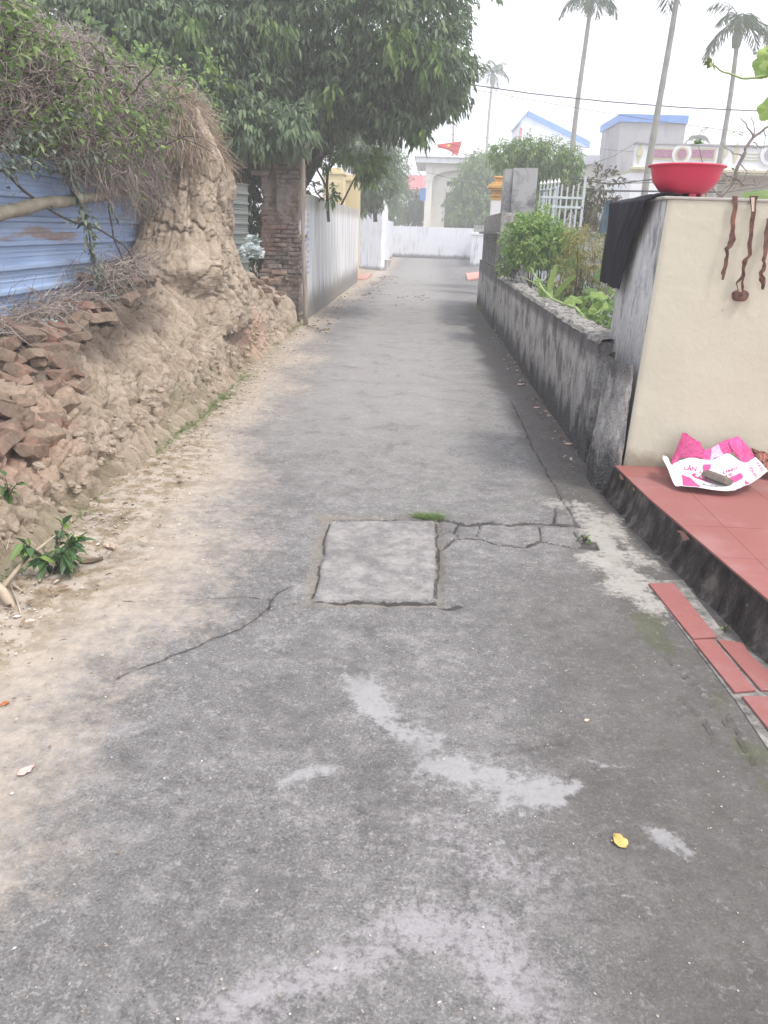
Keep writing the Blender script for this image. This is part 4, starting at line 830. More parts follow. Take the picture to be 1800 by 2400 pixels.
# clods that fell from the bank
random.seed(9)
n = 220; yq = RG.uniform(2.4, 12, n); V = []; F = []; A = []
for i in range(n):
    s_ = RG.uniform(.008, .03); t = RG.uniform(-.04, .25); bp = bank_pt(yq[i], max(0, t)); bp[0] += max(0, -t)*3+.02
    th, ph = np.meshgrid(np.linspace(.05, 3.09, 7), np.linspace(0, 6.283, 9, endpoint=False), indexing='ij'); th = th.ravel(); ph = ph.ravel(); D = np.stack([np.sin(th)*np.cos(ph), np.sin(th)*np.sin(ph), np.cos(th)], 1)
    V.append(bp+np.array([.03, 0, s_*.5])+D*s_*np.array([1.2, 1, .8])*(1+.5*fbm(D*1.6+i, 3, i))[:, None]); F.append(gridF(7, 9, True)+i*63); A.append(np.full(63, .4))
V = np.concatenate(V); tag(meshobj('earth_clods', V, np.concatenate(F), M['clay'], None, False, dict(red=V[:, 0]*0+.1, green=V[:, 0]*0+.15, crevice_shade=V[:, 0]*0)), 'clods of dried earth fallen at the foot of the bank', 'earth clods', kind='stuff')
# dry sticks at the lower left
M['stick'] = plain('dry_stick', (.44, .36, .27), .85, .25, 14)
mb = MB(); mb.tube([G(0, 1385, .03), G(60, 1310, .10), G(130, 1255, .20)], [.011, .009, .004], 8); tag(mb.build('dry_stick', M['stick'], None, True), 'long dry stick leaning up the bank behind the broadleaf weed', 'stick')
mb = MB(); P_ = [G(-15, 1360, .12), G(5, 1385, .08), G(20, 1412, .03), G(33, 1426, .012)]; mb.tube(P_, [.012, .020, .021, .010], 8); tag(mb.build('split_bark_piece', M['stick'], None, True), 'pale curved piece of split bark at the left edge of the photo', 'bark')
mb = MB(); mb.tube([G(22, 1366, .04), G(40, 1410, .03), G(52, 1450, .015)], [.003, .003, .002], 6); tag(mb.build('dry_stick', M['stick'], None, True), 'thin straight dry stalk below the broadleaf weed', 'stick')
mb = MB(); mb.tube([G(28, 1368, .05), G(62, 1392, .02)], [.006, .004], 6); tag(mb.build('dry_stick', M['stick'], None, True), 'short dry stick left of the broadleaf weed', 'stick')
mb = MB(); mb.tube([G(0, 1260, .25), G(15, 1290, .2), G(30, 1230, .2)], [.003, .002, .001], 6); tag(mb.build('dry_stick', M['stick'], None, True), 'bent thin dry stalk at the very left edge on the bank', 'stick')
M['peach'] = plain('pale_dry_leaf', (.62, .47, .38), .8, .15, 30); M['yleaf'] = plain('yellow_leaf', (.56, .40, .14), .7, .2, 30); M['dark'] = plain('dark_scrap', (.045, .04, .06), .7, .3, 30); M['rleaf'] = plain('rust_leaf', (.42, .16, .07), .7, .2, 30); M['rleaf2'] = plain('brown_dead_leaf', (.16, .12, .09), .8, .25, 30); M['pinkl'] = plain('pinkish_leaf', (.60, .40, .36), .8, .15, 30)
def flatleaf(p, L, W, ang, m, label, lift=.008, cup=.25, category='leaf'):
    u, v = np.meshgrid(np.linspace(0, 1, 15), np.linspace(-1, 1, 9), indexing='ij'); u = u.ravel(); v = v.ravel()
    wd = np.sin(np.clip(u, 0.001, 1)**.8*math.pi)**.7*W/2*(1+.18*vnoise(np.stack([u*7, v*3, u*0+ang], 1), 4)); x = (u-.5)*L; y = v*wd; z = lift+cup*(np.abs(v)**1.6*W*.5*(.4+.6*u)+(u-.5)**2*L*.35)+.004*vnoise(np.stack([u*5, v*3, u*0], 1), 2)
    c, s = math.cos(ang), math.sin(ang); V = np.stack([p[0]+x*c-y*s, p[1]+x*s+y*c, p[2]+z], 1)
    o = meshobj('fallen_leaf', V, gridF(15, 9), M[m], None, True); o.modifiers.new('thick', 'SOLIDIFY').thickness = .0006
    return tag(o, label, category)
flatleaf(G(1452, 1977), .048, .038, 2.1, 'yleaf', 'single yellow fallen leaf on the dark concrete at lower right', .004, .5)
flatleaf(G(62, 1812), .055, .03, 1.0, 'pinkl', 'pale pink dry leaf on the sand at the left edge')
flatleaf(G(262, 1290), .09, .055, -.9, 'litter' if False else 'peach', 'curled brown leaf standing up on the sand near the broadleaf weed', .01, .8)
flatleaf(G(348, 1072), .075, .035, -.6, 'peach', 'pale leaf at the bank foot beside the grass')
flatleaf(G(1220, 903), .09, .06, .5, 'pinkl', 'pink brown leaf in the gutter under the low wall, farthest of three')
flatleaf(G(1258, 958), .07, .05, .2, 'pinkl', 'pink brown leaf in the gutter under the low wall, middle of three')
flatleaf(G(1333, 1043), .085, .04, .1, 'peach', 'whitish leaf in the gutter under the low wall, nearest of three')
flatleaf(G(12, 1655), .03, .025, .3, 'rleaf', 'small rust red leaf on the sand at the left edge', .006, .6)
flatleaf(G(304, 1193), .05, .035, .3, 'dark', 'small black curled scrap on the sandy margin', .01, .9, 'scrap')
flatleaf(G(1375, 1690), .02, .014, .3, 'peach', 'tiny white chip of paint on the dark concrete at right', .003, .1, 'chip')
flatleaf(G(215, 1325), .11, .045, .35, 'rleaf2', 'dark curled dead leaf beside the broadleaf weed', .012, .9)
# lumps on the bank: plastic wad in the bricks
Vb, Fb = crumple(XP(118, 765, -2.62), (.07, .10, .055), 21, .5, 60, 40); tag(meshobj('plastic_wad', Vb, Fb, M['film']), 'wad of crumpled whitish plastic among the bricks', 'plastic scrap')

# ================================================================ TREES
def ell_pts(c, r, n, shell=.6):
    D = rdir(n); q = (shell+(1-shell)*RG.random(n))**.8; return np.array(c)+D*np.array(r)*(q*(1+.22*fbm(D*2.5+np.array(c), 3, 5)))[:, None], D
def drooping(C, D, per, L, W, droop=.9, spread=.10, out=.5):
    n = len(C)*per; B = np.repeat(C, per, 0); Dd = np.repeat(D, per, 0); tw = np.repeat(unit(rdir(len(C))+D*.8+np.array([0, 0, -.4])), per, 0); t = np.tile(np.linspace(0, 1, per), len(C))[:, None]
    rc = np.repeat(RG.random(len(C)), per)
    B = B+tw*t*spread*2+RG.normal(size=(n, 3))*spread*.15; d = unit(Dd*out+tw*.5+RG.normal(size=(n, 3))*.55+np.array([0, 0, -droop*.85])); q4 = leaves4(B, d, RG.uniform(.7, 1.15, n)*L, RG.uniform(.8, 1.2, n)*W, .3); return q4[0], q4[1], np.clip(.35*q4[2]+.65*np.repeat(rc, 4)**1.6, 0, 1)
def tree(name, base, limbs, crowns, per, L, W, m, label, category='tree', droop=.9, spread=.10, group=None, young=None, bark='bark', shell=.55):
    rt = empty(name, base, label, category, group); mb = MB()
    for P_, r in limbs:
        P_ = np.array(P_, float); t = np.linspace(0, 1, len(P_)); tt = np.linspace(0, 1, len(P_)*3); C_ = np.stack([np.interp(tt, t, P_[:, i]) for i in range(3)], 1)
        C_ += np.stack([fbm(np.stack([tt*5, tt*0+P_[0, 0]*3+i, tt*0+P_[-1, 2]], 1), 2, i) for i in range(3)], 1)*r[0]*.8*np.sin(tt*math.pi)[:, None]
        mb.tube(C_, list(np.interp(tt, [0, 1], r)), 10)
    mb.build('trunk', M[bark], rt, True); parts = []; yp = []
    for c, r, n in crowns:
        C, D = ell_pts(c, r, n, shell); q = drooping(C, D, per, L, W, droop, spread); parts.append(q)
    V, F, R = cat(*parts); meshobj('crown', V, F, M[m], rt, False, dict(rn=R))
    if young:
        parts = []
        for c, r, n in young: C, D = ell_pts(c, r, n, .5); parts.append(drooping(C, D, per+2, L*1.1, W*1.1, 1.3, spread))
        V, F, R = cat(*parts); meshobj('young_leaves', V, F, M['young'], rt, False, dict(rn=R))
    return rt
M['longan'] = leafmat('longan_leaves', [(.095, .135, .09), (.145, .205, .12), (.21, .29, .155), (.30, .39, .20)], .42, .5)
M['young'] = leafmat('young_leaves', [(.09, .16, .05), (.15, .24, .07), (.26, .35, .11)], .4, .5)
M['mango'] = leafmat('mango_leaves', [(.10, .18, .06), (.16, .26, .08), (.24, .36, .11), (.32, .38, .16)], .35, .5)
def cr(px, py, Y, rx, ry, rz, n): return (U(px, py, Y), (rx, ry, rz), n)
b0 = np.array([-3.1, 15.6, 0.])
tree('longan_tree', b0, [([b0, U(690, 440, 15.4), U(730, 380, 15.2), U(780, 320, 15.0), U(840, 250, 14.8), U(900, 190, 14.6), U(960, 140, 14.5)], (.17, .05)), ([U(700, 430, 15.5), U(690, 330, 15.6), U(660, 230, 15.6), U(620, 120, 15.6)], (.13, .04)), ([U(780, 320, 15), U(760, 230, 15), U(770, 120, 15)], (.08, .03)),
    ([U(840, 250, 14.8), U(920, 250, 14.4), U(1000, 230, 14.2)], (.05, .02)), ([U(690, 330, 15.6), U(600, 260, 15), U(520, 200, 14.5)], (.08, .03))],
    [cr(600, 60, 14.5, 1.5, 1.6, 1.2, 900), cr(780, 60, 14.8, 1.5, 1.6, 1.1, 900), cr(940, 60, 14.6, 1.05, 1.3, .95, 600), cr(1030, 165, 14.2, .52, .8, .60, 320), cr(900, 190, 14.6, 1.1, 1.1, .50, 480), cr(730, 220, 14.8, 1.2, 1.3, .62, 620),
     cr(560, 210, 14.0, 1.0, 1.2, .85, 750), cr(640, 290, 14.2, .65, .8, .35, 330), cr(900, 260, 14.4, .5, .6, .25, 190), cr(960, 278, 14.2, .28, .4, .18, 80), cr(470, 80, 14.0, 1.2, 1.4, 1.1, 700), cr(560, 330, 15.5, .9, .6, .55, 350), cr(480, 360, 15.5, .8, .6, .8, 300), cr(600, 305, 12.7, .45, .3, .22, 110), cr(680, 300, 12.7, .35, .3, .20, 80), cr(560, 260, 12.8, .4, .4, .3, 110), cr(800, -150, 15, 3.0, 2.5, 1.5, 800)],
    8, .145, .052, 'longan', 'huge dark leafy longan tree leaning over the lane behind the brick pillar', 'tree', 1.0, .12, None,
    [cr(925, 100, 13.3, .22, .2, .14, 16), cr(1010, 150, 13.2, .22, .2, .12, 12), cr(640, 55, 13.0, .2, .2, .2, 8), cr(990, 295, 13.8, .14, .2, .12, 9), cr(775, 210, 13.4, .1, .2, .1, 5), cr(850, 365, 14.6, .26, .3, .25, 30), cr(872, 385, 14.6, .12, .2, .2, 12), cr(515, 190, 12.6, .1, .2, .15, 6)])
tree('backing_tree', (-5.6, 13.0, 0), [([(-5.6, 13, 0), (-5.5, 13, 2), (-5.2, 12.9, 3.5), (-5, 12.8, 4.5)], (.16, .06)), ([(-5.5, 13, 2.2), (-6.2, 12.6, 3.4), (-6.6, 12.4, 4.2)], (.09, .04))],
    [cr(330, 60, 12.8, 1.0, 1.0, .9, 620), cr(200, 60, 12.8, 1.0, 1.0, .8, 480), cr(60, 40, 12.8, 1.1, 1.0, .7, 330), cr(300, 200, 12.8, 1.3, 1.0, .6, 480), cr(430, 260, 13.0, .7, .8, .9, 420), cr(150, 160, 12.8, 1.2, 1.0, .5, 300)],
    8, .14, .052, 'longan', 'dim tree mass rising behind the dead vines at upper left', 'tree', 1.0, .12, None, [cr(455, 70, 12.0, .15, .2, .3, 10), cr(20, 60, 11.5, .3, .3, .4, 34)])
rt_d = tree('dark_shrub', (-3.0, 14.6, 0), [([(-3.0, 14.6, 0), (-3.0, 14.6, 1.2), (-2.9, 14.6, 2.2)], (.05, .02))], [((-3.1, 14.4, 2.0), (.7, .5, .9), 420), ((-2.9, 14.4, 1.0), (.6, .4, .8), 320), ((-3.5, 13.9, 2.4), (.7, .5, .7), 300)], 8, .13, .05, 'longan', 'dark shrub filling the gap between the grey metal sheet and the brick pillar', 'shrub', .9, .12)
# shrub with pale stems behind the white wall
tree('frangipani_shrub', U(760, 520, 15.5), [([U(770, 520, 15.3), U(765, 440, 15.3), U(770, 400, 15.3), U(790, 370, 15.3)], (.03, .02)), ([U(765, 440, 15.3), U(745, 400, 15.3), U(740, 370, 15.3)], (.02, .015)), ([U(800, 480, 15.5), U(835, 410, 15.5), U(880, 370, 15.5)], (.018, .01)), ([U(760, 470, 15.2), U(740, 450, 15.2), U(735, 430, 15.2)], (.015, .01))],
    [cr(750, 365, 15.3, .25, .3, .16, 26), cr(792, 358, 15.3, .16, .2, .12, 16), cr(722, 438, 15.2, .12, .2, .12, 16), cr(770, 455, 15.2, .15, .2, .12, 14)], 9, .13, .045, 'young', 'thin pale stemmed shrub with yellow green tips rising above the streaked white wall', 'shrub', .1, .06)
tree('round_tree', U(890, 500, 27), [([U(880, 520, 27), U(875, 450, 27), U(860, 380, 27)], (.07, .03)), ([U(870, 500, 27), U(850, 440, 27), U(830, 400, 27)], (.05, .02))],
    [cr(860, 340, 27, .8, .8, .75, 330), cr(880, 420, 27, .65, .8, .7, 300), cr(820, 330, 27, .7, .7, .6, 240), cr(850, 470, 27, .45, .6, .35, 110), cr(905, 370, 27.5, .35, .5, .55, 110)], 7, .17, .055, 'longan', 'dense green tree behind the yellow gate pillars', 'tree', .8, .12, None, None)
# ================================================================ RIGHT SIDE
k = NT('black_streaked_plaster'); p = k.pos(); z = k.xyz(p)[2]
s1 = k.noise(1.0, 9, .72, k.scl(p, (5, 5, 1.9))); s2 = k.noise(1.0, 8, .75, k.scl(p, (24, 24, 7))); bl = k.noise(2.4, 6, .65)
c = k.ramp(k.math('ADD', k.math('MULTIPLY', s1, .6), k.math('MULTIPLY', s2, .4)), [(.34, (.10, .10, .11)), (.43, (.25, .25, .25)), (.53, (.50, .485, .46)), (.66, (.66, .64, .60))])
c = k.mix(k.math('MULTIPLY', k.step(.50, .60, bl), .7), c, (.085, .085, .09))
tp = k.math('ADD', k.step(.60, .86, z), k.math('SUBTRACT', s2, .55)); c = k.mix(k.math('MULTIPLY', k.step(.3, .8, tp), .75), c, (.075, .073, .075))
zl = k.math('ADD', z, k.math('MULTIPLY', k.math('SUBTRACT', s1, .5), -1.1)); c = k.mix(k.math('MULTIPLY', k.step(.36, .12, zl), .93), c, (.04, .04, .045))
fine = k.noise(90, 4, .75); c = k.mix(k.math('MULTIPLY', k.step(.52, .64, fine), .5), c, (.40, .39, .37)); c = k.mix(k.math('MULTIPLY', k.step(.48, .38, fine), .55), c, (.05, .05, .05))
M['lowwall'] = k.done(c, .95, k.math('ADD', fine, k.noise(12, 6, .7)), .7, .015, .08)
k = NT('chalky_concrete'); n_ = k.noise(14, 7, .75); c = k.ramp(n_, [(.34, (.12, .115, .11)), (.48, (.28, .27, .25)), (.62, (.46, .44, .41))]); M['topcon'] = k.done(c, .95, k.noise(50, 6, .75), .9, .02, .08)
rt = empty('low_wall', (1.33, 9.3, 0), 'low grey garden wall streaked black along the right side of the lane', 'wall')
wallmesh('body', (1.22, 13.6), (1.22, 5.45), -.05, .865, .20, M['lowwall'], None, None, None, .010, .012, .05, parent=rt)
# chipped cement capping
ny, nx = 520, 26; yy, uu = np.meshgrid(np.linspace(5.42, 13.55, ny), np.linspace(0, 1, nx), indexing='ij'); yy = yy.ravel(); uu = uu.ravel()
e_ = .018*fbm(np.stack([yy*6, uu*0, yy*0], 1), 4, 5); xx_ = 1.205+e_*2+uu*.215+.02*fbm(np.stack([yy*7, uu*2, yy*0+4], 1), 3, 6)*uu
fl = worley(np.stack([yy*4.5, uu*1.6, yy*0], 1), 8); zt = .873+.018*(fl[2]-.4)+.018*fbm(np.stack([yy*9, uu*3, yy*0], 1), 4, 7)-.014*sstep(.12, 0, fl[1]-fl[0])
edge = sstep(0, .09, uu)*sstep(1, .9, uu); V = np.stack([xx_, yy, .855+(zt-.855+.012)*edge], 1)
meshobj('capping', V, gridF(ny, nx), M['topcon'], rt, False)
# far grey gate pillar with its carved faces
k = NT('old_grey_concrete'); c = k.ramp(k.noise(1, 7, .7, k.scl(k.pos(), (10, 10, 2.2))), [(.34, (.09, .09, .09)), (.5, (.22, .215, .205)), (.66, (.36, .35, .33))]); M['oldcon'] = k.done(c, .95, k.noise(40, 6, .75), .7, .015, .08)
rt = empty('grey_pillar', (1.38, 15.2, 0), 'old grey concrete pillar with block cap at the far end of the low wall', 'pillar')
wallmesh('body', (1.20, 18.0), (1.20, 13.6), -.05, .98, .34, M['lowwall'], None, None, None, .01, .01, .06, parent=rt)
mb = MB(); mb.box((1.22, 13.62, .98), (1.52, 17.6, 1.52), .01); mb.box((1.17, 13.5, .98), (1.30, 13.62, 1.50), .01); mb.build('panel_core', M['oldcon'], rt)
mb = MB(); mb.box((1.14, 13.45, 1.52), (1.66, 17.9, 1.565), .012); mb.build('ledge', M['oldcon'], rt)
mb = MB(); mb.box((1.20, 13.5, 1.565), (1.50, 17.4, 1.86), .008); cb = mb.build('cap_block', M['topcon'], rt)
M['hole'] = plain('hole_shade', (.012, .012, .012), 1, .1, 5, 0)  # solid plugs coloured black for the shade inside the two holes
for xh in (1.315, 1.395):
    mb = MB(); mb.tube([(xh, 13.498, 1.66), (xh, 13.54, 1.66)], .021, 16); mb.build('pipe_hole', M['hole'], rt)
mb = MB()   # slanted louvre relief on the lane side
for r_ in range(9):
    for c_ in range(13):
        y0_ = 13.85+c_*.27; z0_ = 1.03+r_*.05; mb.prism([(1.222, y0_, z0_), (1.222, y0_+.05, z0_+.0), (1.222, y0_+.20, z0_+.04), (1.222, y0_+.15, z0_+.04)], (-.022, 0, 0))
recalc(mb.build('louvre_relief', M['oldcon'], rt))
mb = MB()   # turned baluster-like relief on the front
for zc, w_, h_ in ((.93, .20, .05), (.985, .15, .03), (1.02, .19, .03), (1.06, .14, .02), (1.22, .12, .28), (1.39, .15, .04), (1.44, .19, .03), (1.48, .14, .03), (1.505, .20, .03)):
    mb.box((1.30-w_/2+.02, 13.40+.06-w_*.25, zc-h_/2), (1.30+w_/2+.02, 13.5, zc+h_/2), .008)
mb.build('baluster_relief', M['topcon'], rt)
mb = MB(); mb.box((1.40, 13.47, .98), (1.62, 13.7, 1.42), .03); mb.box((1.44, 13.44, 1.42), (1.66, 13.7, 1.52), .03); mb.build('broken_return', M['oldcon'], rt)
# tall grey concrete gatepost in the garden
k = NT('blotched_cement'); n_ = k.noise(1.8, 7, .68, None, .5); c = k.ramp(n_, [(.38, (.11, .115, .12)), (.48, (.25, .255, .26)), (.58, (.42, .42, .42))]); M['blotch'] = k.done(c, .93, k.noise(20, 6, .7), .4, .012, .1)
a_, b_ = U(1186, 392, 17.5), U(1262, 392, 17.5)
rt = empty('gatepost', ((a_[0]+b_[0])/2, 17.8, 0), 'broad blotchy grey cement gatepost between the orange capped pillar and the metal railing', 'gatepost')
wallmesh('shaft', (a_[0]+.16, 17.5), (b_[0], 17.5), 0, a_[2], .6, M['blotch'], None, None, None, .006, .01, .08, parent=rt)
wallmesh('side_strip', (a_[0], 17.54), (a_[0]+.155, 17.54), 0, a_[2]-.02, .5, M['blotch'], None, None, None, .004, .01, .08, parent=rt)
# orange and white ornate pillar
M['ochre'] = plain('ochre_paint', (.60, .36, .12), .75, .15, 6); M['wpaint'] = plain('white_paint', (.74, .74, .73), .75, .06, 4)
a_, b_ = U(1151, 500, 21), U(1186, 500, 21); w_ = b_[0]-a_[0]; xm = (a_[0]+b_[0])/2; ztop = U(1160, 412, 21)[2]; zo = U(1160, 470, 21)[2]
rt = empty('ornate_pillar', (xm, 21.2, 0), 'white pillar with stepped orange capital left of the grey gatepost', 'pillar')
mb = MB(); mb.box((a_[0], 21, 0), (b_[0], 21.4, zo), .01); mb.build('shaft', M['wpaint'], rt)
mb = MB(); hz_ = ztop-zo
for t0, t1, e in ((0, .16, .0), (.16, .26, .03), (.26, .42, -.03), (.42, .5, .06), (.5, .66, .11), (.66, .74, .03), (.74, .92, -.06), (.92, 1.0, -.02)):
    mb.box((a_[0]-e, 21-e, zo+hz_*t0), (b_[0]+e, 21.4+e, zo+hz_*t1), .012)
mb.build('capital', M['ochre'], rt)
# metal railing panel
M['rail'] = plain('grey_white_rail_paint', (.50, .54, .56), .5, .12, 12, .05, .4)
rt = empty('railing_panel', U(1325, 560, 14.0), 'pale grey metal railing with spear tips standing in the garden', 'railing')
def rl(px, py, Y=14.0): return U(px, py, Y)
tops = [(1277, 450), (1290, 442), (1304, 436), (1318, 432), (1331, 438), (1345, 434), (1357, 430), (1372, 420)]
for i, (tx_, ty_) in enumerate(tops):
    a_ = rl(tx_, ty_); b_ = np.array([a_[0]-.02, a_[1], .55]); mb = MB(); mb.box((a_[0]-.013, a_[1]-.013, .55), (a_[0]+.013, a_[1]+.013, a_[2]), .003); mb.build('bar', M['rail'], rt)
for py in (462, 484):
    a_ = rl(1268, py); b_ = rl(1366, py-1); mb = MB(); mb.box((a_[0], 13.98, a_[2]-.018), (b_[0], 14.02, a_[2]+.018), .003); mb.build('crossbar', M['rail'], rt)
for i in range(6):           # the part turned back to the gatepost, with spear heads
    t = i/5; px = 1268+t*42; py = 428-t*5; Yq = 16.6-t*2.4; a_ = U(px, py, Yq); mb = MB(); mb.box((a_[0]-.013, Yq-.013, .5), (a_[0]+.013, Yq+.013, a_[2]-.06), .003); mb.build('bar', M['rail'], rt)
    mb = MB(); mb.lathe((a_[0], Yq, a_[2]-.06), [(.0, -.01), (.012, 0), (.03, .035), (.018, .06), (0, .10)], 8); mb.build('spear_tip', M['wpaint'], rt)
a_, b_ = U(1268, 446, 16.6), U(1308, 441, 14.2); mb = MB(); mb.tube([a_, b_], .018, 6); mb.build('crossbar', M['rail'], rt)
mb = MB(); c_ = U(1372, 420, 14); mb.box((c_[0]-.02, 13.98, .5), (c_[0]+.02, 14.02, c_[2]+.03), .003); mb.build('end_bar', M['rail'], rt)
# scroll grille low down behind the shrub
rt = empty('scroll_grille', U(1275, 680, 13.0), 'low pale blue metal grille with scrolls under the green hedge shrub', 'grille')
mb = MB()
for px in (1252, 1264, 1276, 1288): a_ = U(px, 665, 13); mb.box((a_[0]-.012, 12.99, .42), (a_[0]+.012, 13.01, .95))
a_, b_ = U(1245, 655, 13), U(1300, 655, 13); mb.box((a_[0], 12.985, a_[2]-.015), (b_[0], 13.015, a_[2]+.015)); mb.box((a_[0], 12.985, a_[2]-.28), (b_[0], 13.015, a_[2]-.25)); mb.build('frame', M['rail'], rt)
for px in (1258, 1270, 1282):
    c_ = U(px, 640, 13); mb = MB(); mb.tube([(c_[0]+.045*math.cos(t)*(1-t/14), 13, c_[2]+.045*math.sin(t)*(1-t/14)) for t in np.linspace(0, 9, 26)], .006, 5); mb.build('scroll', M['rail'], rt)
# concrete ledge, back wall, garden earth
M['concr'] = grime('pale_concrete', (.42, .43, .44), (.20, .20, .20), 2, .45, 5, None, .2, .2, .3)
wallmesh('concrete_ledge', (1.85, 12.2), (4.8, 12.2), -.02, .52, .35, M['concr'], 'long pale concrete ledge behind the pumpkin leaves', 'ledge')
wallmesh('back_garden_wall', (2.5, 13.2), (6.5, 13.2), -.02, 1.55, .2, M['concr'], 'grey garden wall behind the hanging clothes', 'wall')
mb = MB(); a_ = U(1397, 572, 13.1); mb.box((2.45, 13.15, 1.552), (6.5, 13.42, 1.61), .01)
q_ = mb.build('wall_coping', M['oldcon']); q_.parent = [o for o in SC.objects if o.name.startswith('back_garden_wall')][0]
k = NT('garden_soil'); M['gsoil'] = k.done(k.ramp(k.noise(8, 6, .7), [(.3, (.035, .028, .02)), (.7, (.12, .095, .065))]), .98, k.noise(30, 6, .75), 1, .05, .05)
gx, gy = np.meshgrid(np.linspace(1.43, 9, 90), np.linspace(5.45, 17.3, 120)); V = np.stack([gx.ravel(), gy.ravel(), .28+.10*fbm(np.stack([gx.ravel()*2, gy.ravel()*2, gx.ravel()*0], 1), 4, 6)], 1)
tag(meshobj('garden_soil', V, gridF(120, 90), M['gsoil'], None, True), kind='structure')
# ---- cream wall (a deep block) with its weathered end face
k = NT('cream_paint'); p = k.pos(); z = k.xyz(p)[2]; n_ = k.noise(1.6, 5, .6)
c = k.mix(n_, (.52, .50, .395), (.58, .56, .45)); c = k.mix(k.math('MULTIPLY', k.step(.60, .68, k.noise(3.6, 7, .75)), .22), c, (.45, .42, .32))
zl = k.math('ADD', z, k.math('MULTIPLY', k.math('SUBTRACT', k.noise(7, 6, .7), .5), -.22)); c = k.mix(k.math('MULTIPLY', k.step(.33, .21, zl), .6), c, (.16, .14, .10))
sp_ = k.math('MULTIPLY', k.step(.10, .06, k.voro(14)), k.step(.60, .66, k.noise(3, 3))); c = k.mix(k.math('MULTIPLY', sp_, .5), c, (.25, .22, .15))
M['cream'] = k.done(c, .82, k.math('ADD', k.noise(5, 4), k.math('MULTIPLY', k.noise(35, 4), .35)), .30, .02, .2)
k = NT('bare_render'); p = k.pos(); z = k.xyz(p)[2]
s1 = k.noise(1.0, 8, .72, k.scl(p, (9, 9, 3.0))); s2 = k.noise(1, 7, .75, k.scl(p, (34, 34, 12)))
c = k.ramp(k.math('ADD', k.math('MULTIPLY', s1, .65), k.math('MULTIPLY', s2, .35)), [(.36, (.13, .13, .135)), (.43, (.34, .34, .34)), (.50, (.58, .58, .58)), (.66, (.74, .74, .73))])
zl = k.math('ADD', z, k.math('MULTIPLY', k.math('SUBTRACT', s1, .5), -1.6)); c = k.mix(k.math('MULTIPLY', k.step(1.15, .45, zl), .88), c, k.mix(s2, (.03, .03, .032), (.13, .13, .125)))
M['render'] = k.done(c, .93, k.math('ADD', s1, k.noise(60, 5, .7)), .55, .012, .1)
TOPC = 1.765
rt = empty('cream_wall', (2.3, 5.0, .2), 'big cream painted wall with a bare grey end on the right side', 'wall')
def panel(name, fn, nu, nv, m, parent):
    u, v = np.meshgrid(np.linspace(0, 1, nu), np.linspace(0, 1, nv), indexing='ij'); return meshobj(name, fn(u.ravel(), v.ravel()), gridF(nu, nv), m, parent, True)
def f_front(u, v):
    x = 1.305+.035*v+u*3.7; z = .17+v*(TOPC-.17); y = 4.715+.006*fbm(np.stack([x*3, z*3, x*0], 1), 4, 5)+.012*(1-sstep(0, .006, u))+.0*v; z = z-.010*(v > .999)*(1+fbm(np.stack([x*4, x*0, x*0], 1), 3, 2))
    return np.stack([x, y, z], 1)
panel('painted_face', f_front, 260, 120, M['cream'], rt)
def f_end(u, v):
    z = -.02+v*(TOPC+.02); y = 4.727+u*.93; foot = sstep(.55, .0, z)*.055+sstep(.30, .0, z)*.02
    x = 1.305+.033*v-foot*(1-.0*u)+.010*fbm(np.stack([y*5, z*5, y*0], 1), 4, 15)+.05*sstep(.93, 1, u)
    ck = np.abs(fbm(np.stack([y*4, z*1.6, y*0], 1), 3, 18)); x = x+.006*sstep(.03, 0, ck)
    return np.stack([x, y, z], 1)
panel('bare_end', f_end, 90, 170, M['render'], rt)
mb = MB(); mb.box((1.345, 4.735, 0.1), (5.0, 5.64, TOPC-.012)); mb.build('core', M['cream'], rt)
k = NT('wall_top_cement'); M['wtop'] = k.done(k.mix(k.noise(12, 6, .7), (.30, .29, .26), (.50, .48, .44)), .95, k.noise(50, 5), .4, .01)
mb = MB(); mb.box((1.315, 4.71, TOPC-.011), (5.0, 5.66, TOPC+.006), .004); mb.build('top_screed', M['wtop'], rt)
# broken buttress foot where the two walls meet
def f_b(u, v):
    a = u*math.pi*1.05-.05; z = -.02+v*.85; r = .085+.05*sstep(.8, 0, z); n_ = fbm(np.stack([np.cos(a)*3, np.sin(a)*3, z*5], 1), 4, 33)
    return np.stack([1.285-np.sin(a)*r*(1+.35*n_)*.95, 4.98-np.cos(a)*.26*(1+.15*n_), z], 1)
q_ = panel('buttress_foot', f_b, 60, 90, M['lowwall'], rt)
# dark kerb and tiled platform
k = NT('black_kerb'); s1 = k.noise(1.0, 7, .7, k.scl(k.pos(), (9, 9, 4))); c = k.ramp(s1, [(.38, (.022, .020, .020)), (.52, (.065, .058, .055)), (.66, (.17, .155, .14))]); c = k.mix(k.math('MULTIPLY', k.step(.62, .70, k.noise(28, 5, .75)), .5), c, (.30, .28, .26)); M['kerb'] = k.done(c, .95, k.noise(40, 6, .75), .9, .02, .08)
def kx(y): return np.interp(y, [-1, 2.78, 4.06, 4.75], [1.86, 1.452, 1.300, 1.25])
ZP = .200
nu, nv = 420, 46; yq, vv = np.meshgrid(np.linspace(-1.0, 4.76, nu), np.linspace(0, 1, nv), indexing='ij'); yq = yq.ravel(); vv = vv.ravel()
zk = -.01+vv*(ZP-.004); Q = np.stack([yq, zk, yq*0], 1); xk = kx(yq)-.052*(1-vv)**1.6-.014*(1-sstep(0, .12, vv))+.016*fbm(Q*7, 5, 44)*(1-sstep(.86, 1, vv))+.006*fbm(Q*30, 3, 45)*(1-sstep(.9, 1, vv))
tag(meshobj('kerb', np.stack([xk, yq, zk], 1), gridF(nu, nv), M['kerb'], None, True), kind='structure')
